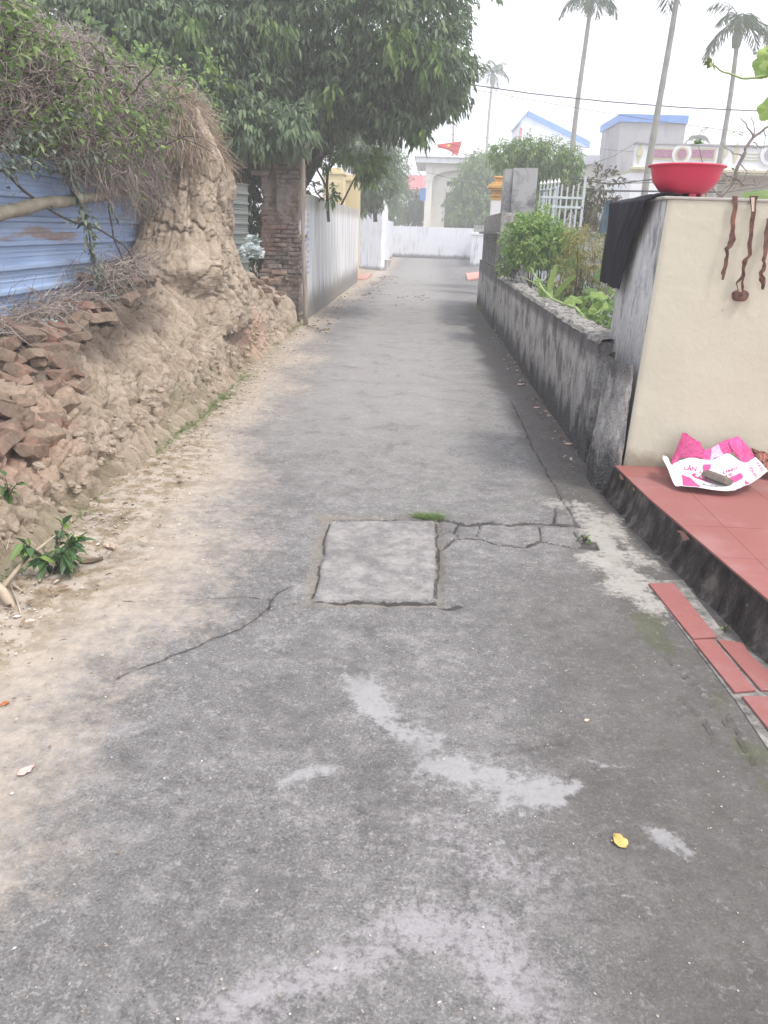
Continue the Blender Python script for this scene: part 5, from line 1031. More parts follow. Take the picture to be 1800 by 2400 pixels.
k = NT('red_floor_tile'); v = k.pos(); rn_ = k.n('ShaderNodeObjectInfo').outputs['Random']; n_ = k.noise(2.4, 6, .65)
c = k.mix(n_, (.24, .085, .075), (.31, .13, .12)); c = k.mix(k.math('MULTIPLY', k.step(.45, .70, k.noise(3.1, 7, .7)), .55), c, (.34, .20, .20)); c = k.mix(k.math('MULTIPLY', k.step(.60, .72, k.noise(30, 5, .75)), .30), c, (.58, .42, .38)); c = k.mix(k.math('MULTIPLY', rn_, .14), c, (.38, .09, .07))
M['tile'] = k.done(c, .62, k.noise(60, 4, .6), .12, .004, .35)
M['grout'] = plain('grout', (.30, .17, .15), .95, .2, 30)
k = NT('platform_base'); M['pbase'] = M['grout']
# the platform: base slab, then each tile
V = []; ysp = np.linspace(-1, 4.73, 30)
tagp = link('tiled_platform', None); tagp.location = (2.6, 3, 0); tag(tagp, 'low red tiled porch platform with a blackened kerb in front of the cream wall', 'platform')
left = [(float(kx(y))+.004, y) for y in ysp]; outline = left+[(5.2, 4.73), (5.2, -1)]
mb = MB(); mb.prism([(a, b, .02) for a, b in outline], (0, 0, ZP-.028)); recalc(mb.build('bed', M['grout'], tagp))
TS = .40; x_off = 1.96-TS*2; rowsY = [4.70-.225-TS*i for i in range(0, 14)]; rowsY = [4.712]+rowsY
from itertools import product
for r_ in range(len(rowsY)-1):
    y1, y0 = rowsY[r_], rowsY[r_+1]
    for c_ in range(10):
        xa, xb = x_off+TS*c_+.0008, x_off+TS*(c_+1)-.0008; ya, yb = y0+.0008, y1-.0008
        kl = lambda y: float(kx(y))-.004
        if xb < kl(ya)+.02: continue
        pts = [(max(xa, kl(ya)), ya), (xb, ya), (xb, yb), (max(xa, kl(yb)), yb)]
        if pts[3][0] > xb: pts[3] = (xb-.001, yb)
        z0_ = ZP-.006; rz = random.uniform(-.0006, .0006)
        if xa > 4.6 or yb < -.2: continue
        mb = MB(); mb.prism([(a, b, z0_) for a, b in pts], (0, 0, .008+rz)); recalc(mb.build('tile', M['tile'], tagp))
# strip of salvaged tiles by the gutter
def tilepiece(px, label, h_=.010):
    P_ = [G(*q, .012) for q in px]; mb = MB(); mb.prism([(a[0], a[1], .006) for a in P_], (0, 0, h_)); o = recalc(mb.build('loose_tile', M['tile'])); b = o.modifiers.new('b', 'BEVEL'); b.width = .0015; b.segments = 1
    return tag(o, label, 'tile')
tilepiece([(1520, 1368), (1579, 1368), (1681, 1494), (1624, 1498)], 'farthest long red tile laid flat beside the black kerb')
tilepiece([(1624, 1501), (1671, 1499), (1772, 1619), (1722, 1623)], 'second long red tile, lane side of the pair')
tilepiece([(1680, 1499), (1741, 1508), (1757, 1534), (1790, 1566), (1835, 1600), (1850, 1622), (1783, 1618)], 'chipped red tile next to the kerb, kerb side of the pair')
def tileworld(P_, label):
    mb = MB(); mb.prism([(a, b, .006) for a, b in P_], (0, 0, .010)); o = recalc(mb.build('loose_tile', M['tile'])); bv_ = o.modifiers.new('b', 'BEVEL'); bv_.width = .0015; bv_.segments = 1; return tag(o, label, 'tile')
qa = G(1739, 1632, .012); tileworld([(qa[0], qa[1]), (qa[0]+.27, qa[1]+.01), (qa[0]+.31, qa[1]-.55), (qa[0]+.04, qa[1]-.56)], 'nearest red tile, cut off by the right edge of the photo')
mb = MB(); mb.prism([(a[0], a[1], -.005) for a in [G(1510, 1362), G(1600, 1362), G(1700, 1490), G(1800, 1560), np.array([1.62, 1.9, 0]), np.array([1.64, 1.1, 0]), np.array([1.20, 1.1, 0]), G(1720, 1640)]], (0, 0, .0105)); tag(recalc(mb.build('mortar_bed', M['topcon'])), kind='structure')
# ---- pink and white fertiliser sack, brick on top
k = NT('woven_sack_white'); M['sackw'] = k.done(k.mix(k.noise(6, 5, .6), (.66, .64, .66), (.80, .78, .81)), .5, k.noise(40, 5, .6), .2, .006, .4)
M['sackp'] = plain('sack_pink', (.62, .075, .26), .45, .22, 5, .1, .4); M['sackd'] = plain('sack_inside', (.42, .05, .17), .55, .25, 5, .1, .3); M['sackl'] = plain('sack_pale_pink', (.78, .42, .62), .45, .2, 9, .1, .4); M['ink'] = plain('dark_ink', (.07, .05, .07), .5, .1, 9, 0)
M['sackv'] = None
rt = empty('fertiliser_sack', G(1660, 1135, ZP), 'empty pink and white printed fertiliser sack lying open on the red tiles', 'sack')
def zc(px, py): return (1540+px*260/1659., 1000+py*170/1085.)
def sp(px, py, lift):       # zoom-picture point -> world, at a height above the tiles set by its distance
    a, b = zc(px, py); return lambda Yq: U(a, b, Yq)
# control net: rows from the bottom lip (near) to the upper edge (leaning back to the wall)
def net(rows_):
    out = []
    for row in rows_: out.append([U(*zc(px, py), Yq) for px, py, Yq in row])
    return np.array(out)
def surf(N, nu=40, nv=70, wr=.005, seed=1):
    R, C, _ = N.shape
    def cm(P, t):      # Catmull-Rom along axis 0
        n = len(P); i = np.clip(np.floor(t).astype(int), 0, n-2); f = (t-i).reshape(-1, *([1]*(P.ndim-1)))
        p0, p1, p2, p3 = P[np.maximum(i-1, 0)], P[i], P[i+1], P[np.minimum(i+2, n-1)]
        return .5*((2*p1)+(-p0+p2)*f+(2*p0-5*p1+4*p2-p3)*f*f+(-p0+3*p1-3*p2+p3)*f**3)
    def ev(u, v):      # u along rows 0..1, v along columns 0..1; arrays of equal length
        A = cm(N, np.asarray(u)*(R-1)); out = np.zeros((len(A), 3)); vv = np.asarray(v)*(C-1); n = C
        i = np.clip(np.floor(vv).astype(int), 0, n-2); f = (vv-i)[:, None]; ar = np.arange(len(A))
        p0, p1, p2, p3 = A[ar, np.maximum(i-1, 0)], A[ar, i], A[ar, i+1], A[ar, np.minimum(i+2, n-1)]
        o = .5*((2*p1)+(-p0+p2)*f+(2*p0-5*p1+4*p2-p3)*f*f+(-p0+3*p1-3*p2+p3)*f**3)
        q = np.stack([np.asarray(u)*5, np.asarray(v)*9, np.asarray(u)*0+seed], 1); w_ = np.abs(fbm(q, 4, seed))
        o[:, 1] += wr*(1-2*sstep(0, .2, w_)); o[:, 2] += wr*.6*fbm(q*2, 3, seed+3); return o
    return ev
N1 = net([[(80, 470, 4.42), (170, 640, 4.36), (262, 870, 4.26), (380, 885, 4.22), (660, 912, 4.19), (900, 945, 4.17), (1120, 955, 4.16), (1300, 880, 4.19), (1400, 840, 4.21), (1660, 665, 4.30)],
          [(85, 460, 4.47), (160, 540, 4.42), (240, 720, 4.36), (370, 760, 4.34), (600, 800, 4.32), (860, 830, 4.31), (1080, 800, 4.32), (1260, 740, 4.34), (1400, 700, 4.36), (1600, 590, 4.40)],
          [(95, 430, 4.52), (150, 490, 4.49), (215, 610, 4.45), (330, 600, 4.44), (520, 640, 4.44), (740, 660, 4.43), (960, 640, 4.43), (1180, 590, 4.44), (1380, 560, 4.46), (1540, 520, 4.50)],
          [(110, 440, 4.56), (160, 460, 4.54), (215, 565, 4.49), (300, 520, 4.52), (480, 465, 4.54), (690, 490, 4.54), (830, 490, 4.54), (1060, 400, 4.55), (1290, 545, 4.47), (1470, 450, 4.56)]])
e1 = surf(N1, wr=.0035, seed=2)
u, v = np.meshgrid(np.linspace(0, 1, 90), np.linspace(0, 1, 200), indexing='ij'); o = meshobj('printed_panel', e1(u.ravel(), v.ravel()), gridF(90, 200), M['sackw'], rt, True); o.modifiers.new('t', 'SOLIDIFY').thickness = .0015
N2 = net([[(215, 565, 4.492), (300, 585, 4.50), (330, 470, 4.53), (480, 465, 4.545), (690, 480, 4.545)], [(225, 480, 4.53), (290, 440, 4.54), (380, 400, 4.56), (520, 400, 4.57), (695, 400, 4.57)], [(290, 330, 4.60), (340, 300, 4.60), (420, 260, 4.61), (560, 290, 4.61), (680, 320, 4.61)], [(375, 95, 4.66), (430, 92, 4.66), (490, 140, 4.66), (560, 185, 4.66), (650, 235, 4.66)]])
N3 = net([[(690, 490, 4.543), (740, 545, 4.53), (860, 470, 4.548), (1060, 395, 4.558), (1140, 385, 4.558)], [(690, 420, 4.57), (760, 450, 4.56), (860, 400, 4.57), (1000, 330, 4.59), (1110, 310, 4.59)], [(690, 340, 4.61), (780, 335, 4.61), (850, 290, 4.62), (950, 235, 4.63), (1055, 185, 4.64)]])
N4 = net([[(1140, 385, 4.556), (1200, 450, 4.53), (1290, 548, 4.475), (1380, 520, 4.50), (1430, 500, 4.53)], [(1095, 290, 4.59), (1180, 340, 4.57), (1280, 400, 4.55), (1360, 370, 4.56), (1455, 440, 4.56)], [(1060, 180, 4.64), (1130, 170, 4.65), (1210, 145, 4.66), (1300, 230, 4.63), (1400, 340, 4.60)]])
for nm, N_, mm, sd_ in (('left_flap', N2, 'sackd', 4), ('middle_flap', N3, 'sackp', 5), ('right_flap', N4, 'sackp', 6)):
    e_ = surf(N_, wr=.003, seed=sd_); u, v = np.meshgrid(np.linspace(0, 1, 50), np.linspace(0, 1, 60), indexing='ij'); o = meshobj(nm, e_(u.ravel(), v.ravel()), gridF(50, 60), M[mm], rt, True); o.modifiers.new('t', 'SOLIDIFY').thickness = .0015
e3 = surf(N3, wr=.003, seed=5); u, v = np.meshgrid(np.linspace(0.05, .95, 12), np.linspace(.36, .66, 12), indexing='ij'); V = e3(u.ravel(), v.ravel()); V[:, 1] -= .0025; meshobj('pale_stripe', V, gridF(12, 12), M['sackl'], rt, True)
# print: shapes given in the net's own (v, u) coordinates and laid on the panel
def onpanel(V2, off=.0022): P_ = e1(np.clip(1-np.array(V2)[:, 1]*0-(1-np.array(V2)[:, 1]), 0, 1), np.clip(np.array(V2)[:, 0], 0, 1)); P_[:, 1] -= off; P_[:, 2] += off*.5; return P_
def inv(px, py):     # nearest (v,u) of a zoom-picture point on the panel
    tgt = np.array(zc(px, py)); uu, vv = np.meshgrid(np.linspace(0, 1, 60), np.linspace(0, 1, 160), indexing='ij'); W_ = e1(uu.ravel(), vv.ravel())-np.array([0, 0, CAM_H]); C_ = W_@CM; qx = 900+F_PX*C_[:, 0]/-C_[:, 2]; qy = 1200-F_PX*C_[:, 1]/-C_[:, 2]
    i = np.argmin((qx-tgt[0])**2+(qy-tgt[1])**2); return vv.ravel()[i], uu.ravel()[i]
def patch_on(quad, name, m, n=14):
    q = np.array([inv(*p_) for p_ in quad]); s_, t_ = np.meshgrid(np.linspace(0, 1, n), np.linspace(0, 1, n), indexing='ij'); s_ = s_.ravel()[:, None]; t_ = t_.ravel()[:, None]
    V2 = (q[0]*(1-s_)+q[1]*s_)*(1-t_)+(q[3]*(1-s_)+q[2]*s_)*t_; return meshobj(name, onpanel(V2), gridF(n, n), m, rt, True)
def text_on(txt, a, b, hgt_px, name, m, up=(0, -1), bold=.02, xs=1.0):
    """writing from picture point a to b on the sack; letters of the given height"""
    cu = bpy.data.curves.new('t', 'FONT'); cu.body = txt; cu.size = 1; cu.offset = bold; cu.resolution_u = 3; to = bpy.data.objects.new('t', cu); SC.collection.objects.link(to)
    me = bpy.data.meshes.new_from_object(to.evaluated_get(bpy.context.evaluated_depsgraph_get())); bpy.data.objects.remove(to)
    P_ = np.array([v.co[:] for v in me.vertices])[:, :2]; w_ = P_[:, 0].max(); P_[:, 0] /= w_; P_[:, 1] /= .72
    a, b = np.array(a, float), np.array(b, float); d = b-a; n_ = np.array([d[1], -d[0]])/np.linalg.norm(d)*hgt_px
    c0, c1, c2, c3 = [np.array(inv(*q)) for q in (a, b, b+n_, a+n_)]
    s_, t_ = P_[:, :1], P_[:, 1:]; V2 = (c0*(1-s_)+c1*s_)*(1-t_)+(c3*(1-s_)+c2*s_)*t_
    V = onpanel(V2, .003); W_ = shift(V, rt)
    for i, vtx in enumerate(me.vertices): vtx.co = W_[i]
    me.name = name; return link(name, me, m, rt)
patch_on([(365, 715), (500, 760), (660, 905), (385, 880)], 'pink_wave', M['sackp'])
patch_on([(500, 720), (700, 780), (860, 850), (560, 770)], 'pink_underline', M['sackp'])
patch_on([(1040, 770), (1250, 690), (1290, 760), (1060, 860)], 'pink_box', M['sackp'])
patch_on([(1310, 800), (1390, 840), (1320, 865), (1312, 860)], 'pink_corner', M['sackp'], 6)
patch_on([(680, 570), (800, 560), (790, 640), (690, 690)], 'round_emblem', M['sackp'])
text_on('LÂN', (400, 640), (585, 665), 62, 'lettering', M['sackp']); text_on('UMIC', (985, 715), (1240, 620), 44, 'lettering', M['sackp']); text_on('ĐẠM', (520, 740), (800, 790), 50, 'lettering', M['sackp'])
text_on('NA', (625, 695), (740, 735), 40, 'lettering', M['sackp']); text_on('TE', (1010, 775), (1130, 720), 40, 'lettering', M['sackp']); text_on('BẢN CHIẾP VIỆT', (680, 868), (900, 915), 18, 'lettering', M['ink'], bold=.01)
text_on('HÀ NỘI', (1500, 730), (1410, 600), 40, 'lettering', M['sackp']); text_on('CO ĐẠT', (1590, 660), (1490, 510), 34, 'lettering', M['sackp']); text_on('HÀ NỘI', (262, 850), (165, 640), 28, 'lettering', M['sackp'])
k = NT('brown_cloth'); M['bcloth'] = k.done(k.mix(k.noise(7, 5), (.26, .11, .085), (.36, .17, .135)), .9, k.noise(60, 4), .3, .005, .1)
Nc = net([[(1440, 420, 4.66), (1520, 560, 4.58), (1600, 640, 4.55), (1900, 740, 4.5)], [(1440, 370, 4.68), (1550, 440, 4.62), (1700, 500, 4.60), (1950, 560, 4.58)], [(1400, 330, 4.69), (1560, 370, 4.68), (1700, 410, 4.68), (2000, 450, 4.68)]])
e_ = surf(Nc, wr=.014, seed=9); u, v = np.meshgrid(np.linspace(0, 1, 50), np.linspace(0, 1, 90), indexing='ij'); o = meshobj('folded_cloth', e_(u.ravel(), v.ravel()), gridF(50, 90), M['bcloth'], None, True); o.modifiers.new('t', 'SOLIDIFY').thickness = .004
tag(o, 'rust brown folded cloth heaped against the cream wall behind the sack', 'cloth')
M['gbrick'] = plain('grey_brick', (.17, .145, .12), .95, .25, 14, .8)
gb = brick_mesh(77, (.155, .075, .045)); gb.materials.append(M['gbrick']); o = link('brick', gb); tgt = np.array(U(*zc(895, 765), 4.30)); o.location = tgt; o.rotation_euler = (-.50, .05, -.95); tag(o, 'small grey brown brick holding down the pink and white sack', 'brick')
# ---- red basin
k = NT('red_plastic'); M['redp'] = k.done(k.mix(k.noise(4, 3), (.66, .035, .10), (.74, .06, .14)), .32, spec=.5, trans=.30)
bc = np.array([1.47+.04, 5.03, TOPC+.008]); rt = empty('plastic_basin', bc, 'red plastic basin standing on short feet on top of the cream wall', 'basin')
bx0, bx1 = U(1521, 390, 5.03), U(1701, 385, 5.03); bc[0] = (bx0[0]+bx1[0])/2; R_ = (bx1[0]-bx0[0])/2; Hh = (bx0[2]+bx1[2])/2-bc[2]
rt.location = bc; s_ = Hh
mb = MB(); mb.lathe(bc, [(0, .026), (R_*.50, .026), (R_*.60, .034), (R_*.70, .056), (R_*.83, s_*.50), (R_*.895, s_*.78), (R_*.91, s_*.93), (R_*.93, s_*.955), (R_*.985, s_*.93), (R_, s_*.955), (R_*.99, s_*.985), (R_*.93, s_), (R_*.88, s_*.985), (R_*.87, s_*.80), (R_*.81, s_*.52), (R_*.68, .066), (R_*.58, .042), (0, .034)], 72); mb.build('bowl', M['redp'], rt, True)
for i in range(8):
    a = i*math.pi/4+.25; mb = MB(); P_ = []
    for da in np.linspace(-.20, .20, 6): P_.append((bc[0]+R_*.50*math.cos(a+da), bc[1]+R_*.50*math.sin(a+da), bc[2]-.001))
    for da in np.linspace(.20, -.20, 6): P_.append((bc[0]+R_*.46*math.cos(a+da), bc[1]+R_*.46*math.sin(a+da), bc[2]-.001))
    mb.prism(P_, (0, 0, .030)); recalc(mb.build('foot', M['redp'], rt))
M['wetcloth'] = plain('dark_red_washing', (.16, .02, .03), .9, .4, 20)
Vb, Fb = crumple(bc+np.array([.0, 0, Hh*.50]), (R_*.66, R_*.66, Hh*.36), 31, .35, 70, 40, -.5); tag(meshobj('washing_heap', Vb, Fb, M['wetcloth'], None, True), 'dark wet laundry heaped inside the red basin', 'laundry')
# ---- black cloth draped over the corner
k = NT('black_cloth'); M['bk'] = k.done(k.mix(k.noise(5, 4), (.016, .016, .022), (.035, .035, .045)), .95, k.noise(90, 3), .2, .003, .15)
u, v = np.meshgrid(np.linspace(0, 1, 90), np.linspace(0, 1, 150), indexing='ij'); u = u.ravel(); v = v.ravel()   # u near->far, v top->hem
zb = np.interp(v, [0, .22, .30, 1], [TOPC, TOPC, TOPC-.02, 1.235]); z = zb.copy()
yn = np.interp(v, [0, .25, .35, .6, 1.0], [4.98, 4.86, 4.93, 5.16, 5.28]); yf = np.interp(v, [0, .25, .4, 1.0], [5.50, 5.70, 5.69, 5.64])
y = yn+(yf-yn)*u; out = sstep(.20, .30, v); pl_ = np.sin(u*21+1.5*fbm(np.stack([u*2, v*2, u*0], 1), 2, 4)*4)
x = np.interp(v, [0, .24, .30, 1], [1.60, 1.34, 1.300, 1.285])-.028*out-.016*pl_*(.4+.8*v)*out-.05*sstep(.8, 1, u)*out*(1-.3*v)
z = z+.012+(1-out)*(.010*pl_+.012)-.025*sstep(.2, .3, v)*0+.02*(u-.5)*v-.012*np.abs(pl_)*sstep(.9, 1, v)
V = np.stack([x, y, z], 1); o = meshobj('draped_cloth', V, gridF(90, 150), M['bk'], None, True); o.modifiers.new('t', 'SOLIDIFY').thickness = .005
tag(o, 'black cloth draped over the grey end corner of the cream wall', 'cloth')
# ---- dried brown strips hanging down the cream wall
k = NT('dried_peel'); v_ = k.pos(); M['peel'] = k.done(k.ramp(k.noise(9, 6, .7), [(.35, (.10, .055, .045)), (.5, (.19, .105, .085)), (.62, (.30, .13, .075))]), .8, k.noise(50, 5, .7), .5, .006, .2, trans=.12)
M['peel2'] = plain('peel_inner', (.62, .54, .42), .85, .15, 20)
def strip(path, label, seed, light=(2, 2), disc=None):
    rt = empty('dried_peel_strip', XPw(path[0][0], path[0][1]), label, 'dried strip'); t = np.linspace(0, 1, len(path)); tt = np.linspace(0, 1, 90)
    P_ = np.array([[p_[0], p_[1]] for p_ in path], float); w_ = np.array([p_[2] for p_ in path], float); cx = np.interp(tt, t, P_[:, 0]); cy = np.interp(tt, t, P_[:, 1]); ww = np.interp(tt, t, w_)
    base = np.array([XPw(a, b) for a, b in zip(cx, cy)]); tw = fbm(np.stack([tt*4.5+seed, tt*0, tt*0], 1), 3, seed)*2.6*sstep(.10, .35, tt); hw = ww/2*4.69/F_PX
    uu = np.linspace(-1, 1, 9); V = []; 
    for i in range(90):
        for s_ in uu: V.append(base[i]+np.array([math.cos(tw[i])*hw[i]*s_, -abs(math.sin(tw[i]))*hw[i]*s_*1.0-.018*sstep(.1, .4, tt[i])-.006-(s_*s_)*.004*math.sin(i*.5+seed), .3*math.sin(tw[i])*hw[i]*s_]))
    V = np.array(V); V[:, 1] = np.minimum(V[:, 1], 4.700); m_ = meshobj('strip', V, gridF(90, 9), M['peel'], rt, True); m_.modifiers.new('t', 'SOLIDIFY').thickness = .0022
    for (i0, i1) in light:
        V2 = V.reshape(90, 9, 3)[i0:i1, 1:6].copy(); V2[..., 1] -= .0035; meshobj('pale_inner_face', V2.reshape(-1, 3), gridF(i1-i0, 5), M['peel2'], rt, True)
    if disc:
        c_ = XPw(*disc[:2]); a_ = np.linspace(0, 2*math.pi, 40, endpoint=False); rr_ = disc[2]/2*4.69/F_PX; V3 = [[c_[0], 4.682, c_[2]]]; ring = []
        for q_ in (.35, .7, 1.0):
            for a in a_: V3.append([c_[0]+rr_*q_*math.cos(a)*(1.1+.1*math.sin(3*a)), 4.682+.010*q_*q_*math.sin(2*a)-.006*(1-q_), c_[2]+rr_*q_*.82*math.sin(a)*(1+.1*math.cos(2*a))])
        F3 = [(0, 1+i, 1+(i+1) % 40) for i in range(40)]; mb = MB(); mb.add(V3, F3+[(1+r*40+i, 41+r*40+i, 41+r*40+(i+1) % 40, 1+r*40+(i+1) % 40) for r in range(2) for i in range(40)]); o = mb.build('end_pad', M['peel'], rt, True); o.modifiers.new('t', 'SOLIDIFY').thickness = .004
    return rt
def XPw(px, py): return U(px, py, 4.70)
strip([(1722, 459, 11), (1722, 485, 10), (1716, 520, 9), (1714, 545, 10), (1712, 562, 14), (1708, 575, 12), (1700, 583, 10), (1701, 600, 9), (1697, 620, 8), (1692, 640, 9), (1690, 655, 4)], 'left hand dried brown strip hanging down the cream wall', 3, [(60, 66)])
strip([(1765, 459, 20), (1765, 470, 13), (1764, 500, 9), (1758, 540, 8), (1754, 570, 9), (1753, 598, 8), (1742, 612, 14), (1740, 626, 12), (1738, 645, 13), (1730, 662, 16), (1732, 680, 12), (1735, 692, 6)], 'middle dried strip with pale patches ending in a round brown pad', 7, [(3, 16), (54, 66), (70, 84)], (1732, 692, 34))
strip([(1800, 512, 6), (1797, 545, 12), (1792, 580, 10), (1786, 610, 7), (1788, 625, 8), (1780, 640, 11), (1784, 660, 14), (1784, 678, 4)], 'right hand dried brown strip at the edge of the photo', 11, [])
# ================================================================ GARDEN PLANTS
M['hedge'] = leafmat('hedge_leaves', [(.12, .22, .06), (.20, .34, .09), (.32, .46, .13), (.46, .56, .20)], .35, .4)
M['yel'] = leafmat('yellowish_leaves', [(.16, .17, .05), (.26, .26, .08), (.36, .34, .12), (.42, .32, .14)], .35, .6)
M['pump'] = leafmat('pumpkin_leaves', [(.09, .17, .05), (.16, .27, .07), (.27, .38, .10)], .4, .6); M['vinest'] = plain('green_vine_stem', (.28, .36, .15), .6, .15, 20)
def bush(name, base, crowns, L, W, m, label, stems=10, per=5, h=.5, category='shrub', droop=.2, spread=.05, sr=.012, bark='bark'):
    rt = empty(name, base, label, category); mb = MB(); base = np.array(base)
    for i in range(stems):
        c, r, n = crowns[i % len(crowns)]; tip = np.array(c)+RG.normal(size=3)*np.array(r)*.55; b_ = base+np.array([RG.uniform(-.15, .15), RG.uniform(-.15, .15), 0]); md = (b_+tip)/2+RG.normal(size=3)*.06; mb.tube([b_, md, tip], [sr, sr*.7, sr*.25], 6)
    mb.build('stems', M[bark], rt); parts = []
    for c, r, n in crowns: C, D = ell_pts(c, r, n, .35); parts.append(drooping(C, D, per, L, W, droop, spread, .8))
    V, F, R = cat(*parts); meshobj('foliage', V, F, M[m], rt, False, dict(rn=R)); return rt
bush('hedge_shrub', U(1255, 700, 11.6)*np.array([1, 1, 0])+np.array([0, 0, .3]), [cr(1245, 565, 11.6, .30, .4, .22, 360), cr(1300, 572, 11.6, .30, .4, .21, 360), cr(1205, 590, 11.8, .14, .3, .2, 130), cr(1290, 530, 11.7, .16, .3, .10, 90), cr(1225, 530, 11.6, .14, .3, .12, 110), cr(1260, 520, 11.8, .16, .3, .11, 120), cr(1330, 600, 11.5, .15, .3, .15, 140), cr(1260, 605, 11.5, .26, .3, .12, 160), cr(1325, 555, 11.4, .16, .3, .10, 70), cr(1275, 500, 12, .07, .2, .10, 26), cr(1228, 515, 11.8, .10, .2, .10, 36), cr(1340, 625, 11.2, .14, .3, .10, 60), cr(1185, 620, 12, .08, .2, .12, 40), cr(1195, 560, 12.2, .10, .3, .2, 90)], .055, .03, 'hedge', 'rounded bright green shrub behind the low wall, beside the grey pillar', 14, 6, spread=.04)
bush('yellow_shrub', U(1365, 720, 9.6)*np.array([1, 1, 0])+np.array([0, 0, .3]), [cr(1370, 570, 9.6, .22, .35, .16, 150), cr(1405, 610, 9.5, .20, .3, .2, 150), cr(1350, 620, 9.7, .22, .3, .18, 130), cr(1430, 600, 9.4, .10, .3, .14, 60), cr(1385, 670, 9.6, .24, .3, .14, 90), cr(1320, 655, 9.8, .12, .25, .10, 50), cr(1350, 545, 9.8, .14, .2, .07, 50)], .042, .016, 'yel', 'sparse yellowish twiggy shrub in the garden in front of the hanging clothes', 60, 5, spread=.05, sr=.006)
bush('dark_red_shrub', U(1370, 520, 15.5)*np.array([1, 1, 0])+np.array([0, 0, .3]), [cr(1400, 440, 15.5, .45, .4, .35, 70), cr(1350, 460, 16, .4, .4, .4, 70), cr(1410, 500, 15.5, .4, .4, .3, 60)], .11, .05, 'dusk', 'thin reddish leaved shrub behind the metal railing', 24, 5, sr=.008) if 'dusk' in M else None
# pumpkin vine crawling over the low wall
rt = empty('pumpkin_vine', G(1370, 745, .87), 'thick green pumpkin vine reaching over the low wall with young lobed leaves', 'vine')
vp = [U(1392, 770, 7.2), U(1350, 722, 7.7), U(1320, 712, 8.0), U(1293, 700, 8.3), U(1272, 678, 8.6), U(1262, 660, 8.8), U(1250, 640, 8.9), U(1243, 626, 8.9)]
t = np.linspace(0, 1, len(vp)); tt = np.linspace(0, 1, 50); C_ = np.stack([np.interp(tt, t, np.array(vp)[:, i]) for i in range(3)], 1); mb = MB(); mb.tube(C_, list(np.linspace(.017, .008, 50)), 8); mb.build('stem', M['vinest'], rt, True)
mb = MB(); P_ = [U(1272, 678, 8.6), U(1250, 662, 8.6), U(1225, 650, 8.5), U(1207, 647, 8.5)]; mb.tube(P_, [.007, .006, .004, .002], 6); mb.build('tendril', M['vinest'], rt, True)
mb = MB(); P_ = [U(1293, 700, 8.3), U(1310, 690, 8.3), U(1308, 675, 8.3), U(1305, 660, 8.3)]; mb.tube(P_, [.006, .004, .003, .001], 6); mb.build('tendril', M['vinest'], rt, True)
def bigleaf(c, r, nrm, ang, m, parent, name='leaf', lobes=5, dep=.16):
    nrm = unit(np.array(nrm, float)); a = unit(np.cross(nrm, [0.1, .3, 1.])); b = np.cross(nrm, a); V = []; nr_, na_ = 7, 60
    for i in range(nr_):
        for j in range(na_):
            q = j/na_*2*math.pi; rad = r*(i+.001)/(nr_-1)*(1-dep*abs(math.sin(lobes*q/2))**2-.30*math.exp(-((q-math.pi)/.22)**2)+.03*math.sin(q*23)); V.append(np.array(c)+(math.cos(q+ang)*a+math.sin(q+ang)*b)*rad+nrm*(.10*rad*math.cos(lobes*q)+.18*rad*rad/r*-1))
    return meshobj(name, np.array(V), gridF(nr_, na_, True), M[m], parent, True, dict(rn=np.full(nr_*na_, RG.random())))
for (px, py, Yq, r_, nr__) in [(1345, 702, 7.9, .095, (-.2, -.5, 1)), (1385, 680, 7.9, .075, (.1, -.5, 1)), (1372, 735, 7.5, .10, (-.3, -.4, 1)), (1412, 640, 8.0, .10, (-.6, -.5, .7)), (1262, 661, 8.75, .05, (.2, -.9, .4)), (1285, 690, 8.5, .06, (0, -.6, 1)), (1330, 745, 7.7, .09, (.1, -.3, 1)), (1400, 720, 7.4, .11, (-.4, -.3, 1)), (1350, 765, 7.3, .09, (.2, -.3, 1)), (1405, 690, 7.6, .09, (.1, -.4, 1)), (1385, 765, 7.0, .08, (.1, -.2, 1)), (1310, 735, 8.0, .07, (0, -.3, 1)), (1245, 633, 8.9, .035, (0, -1, .4)), (1240, 628, 8.85, .03, (.3, -1, 0))]:
    bigleaf(U(px, py, Yq), r_, nr__, RG.uniform(0, 6), 'pump', rt)
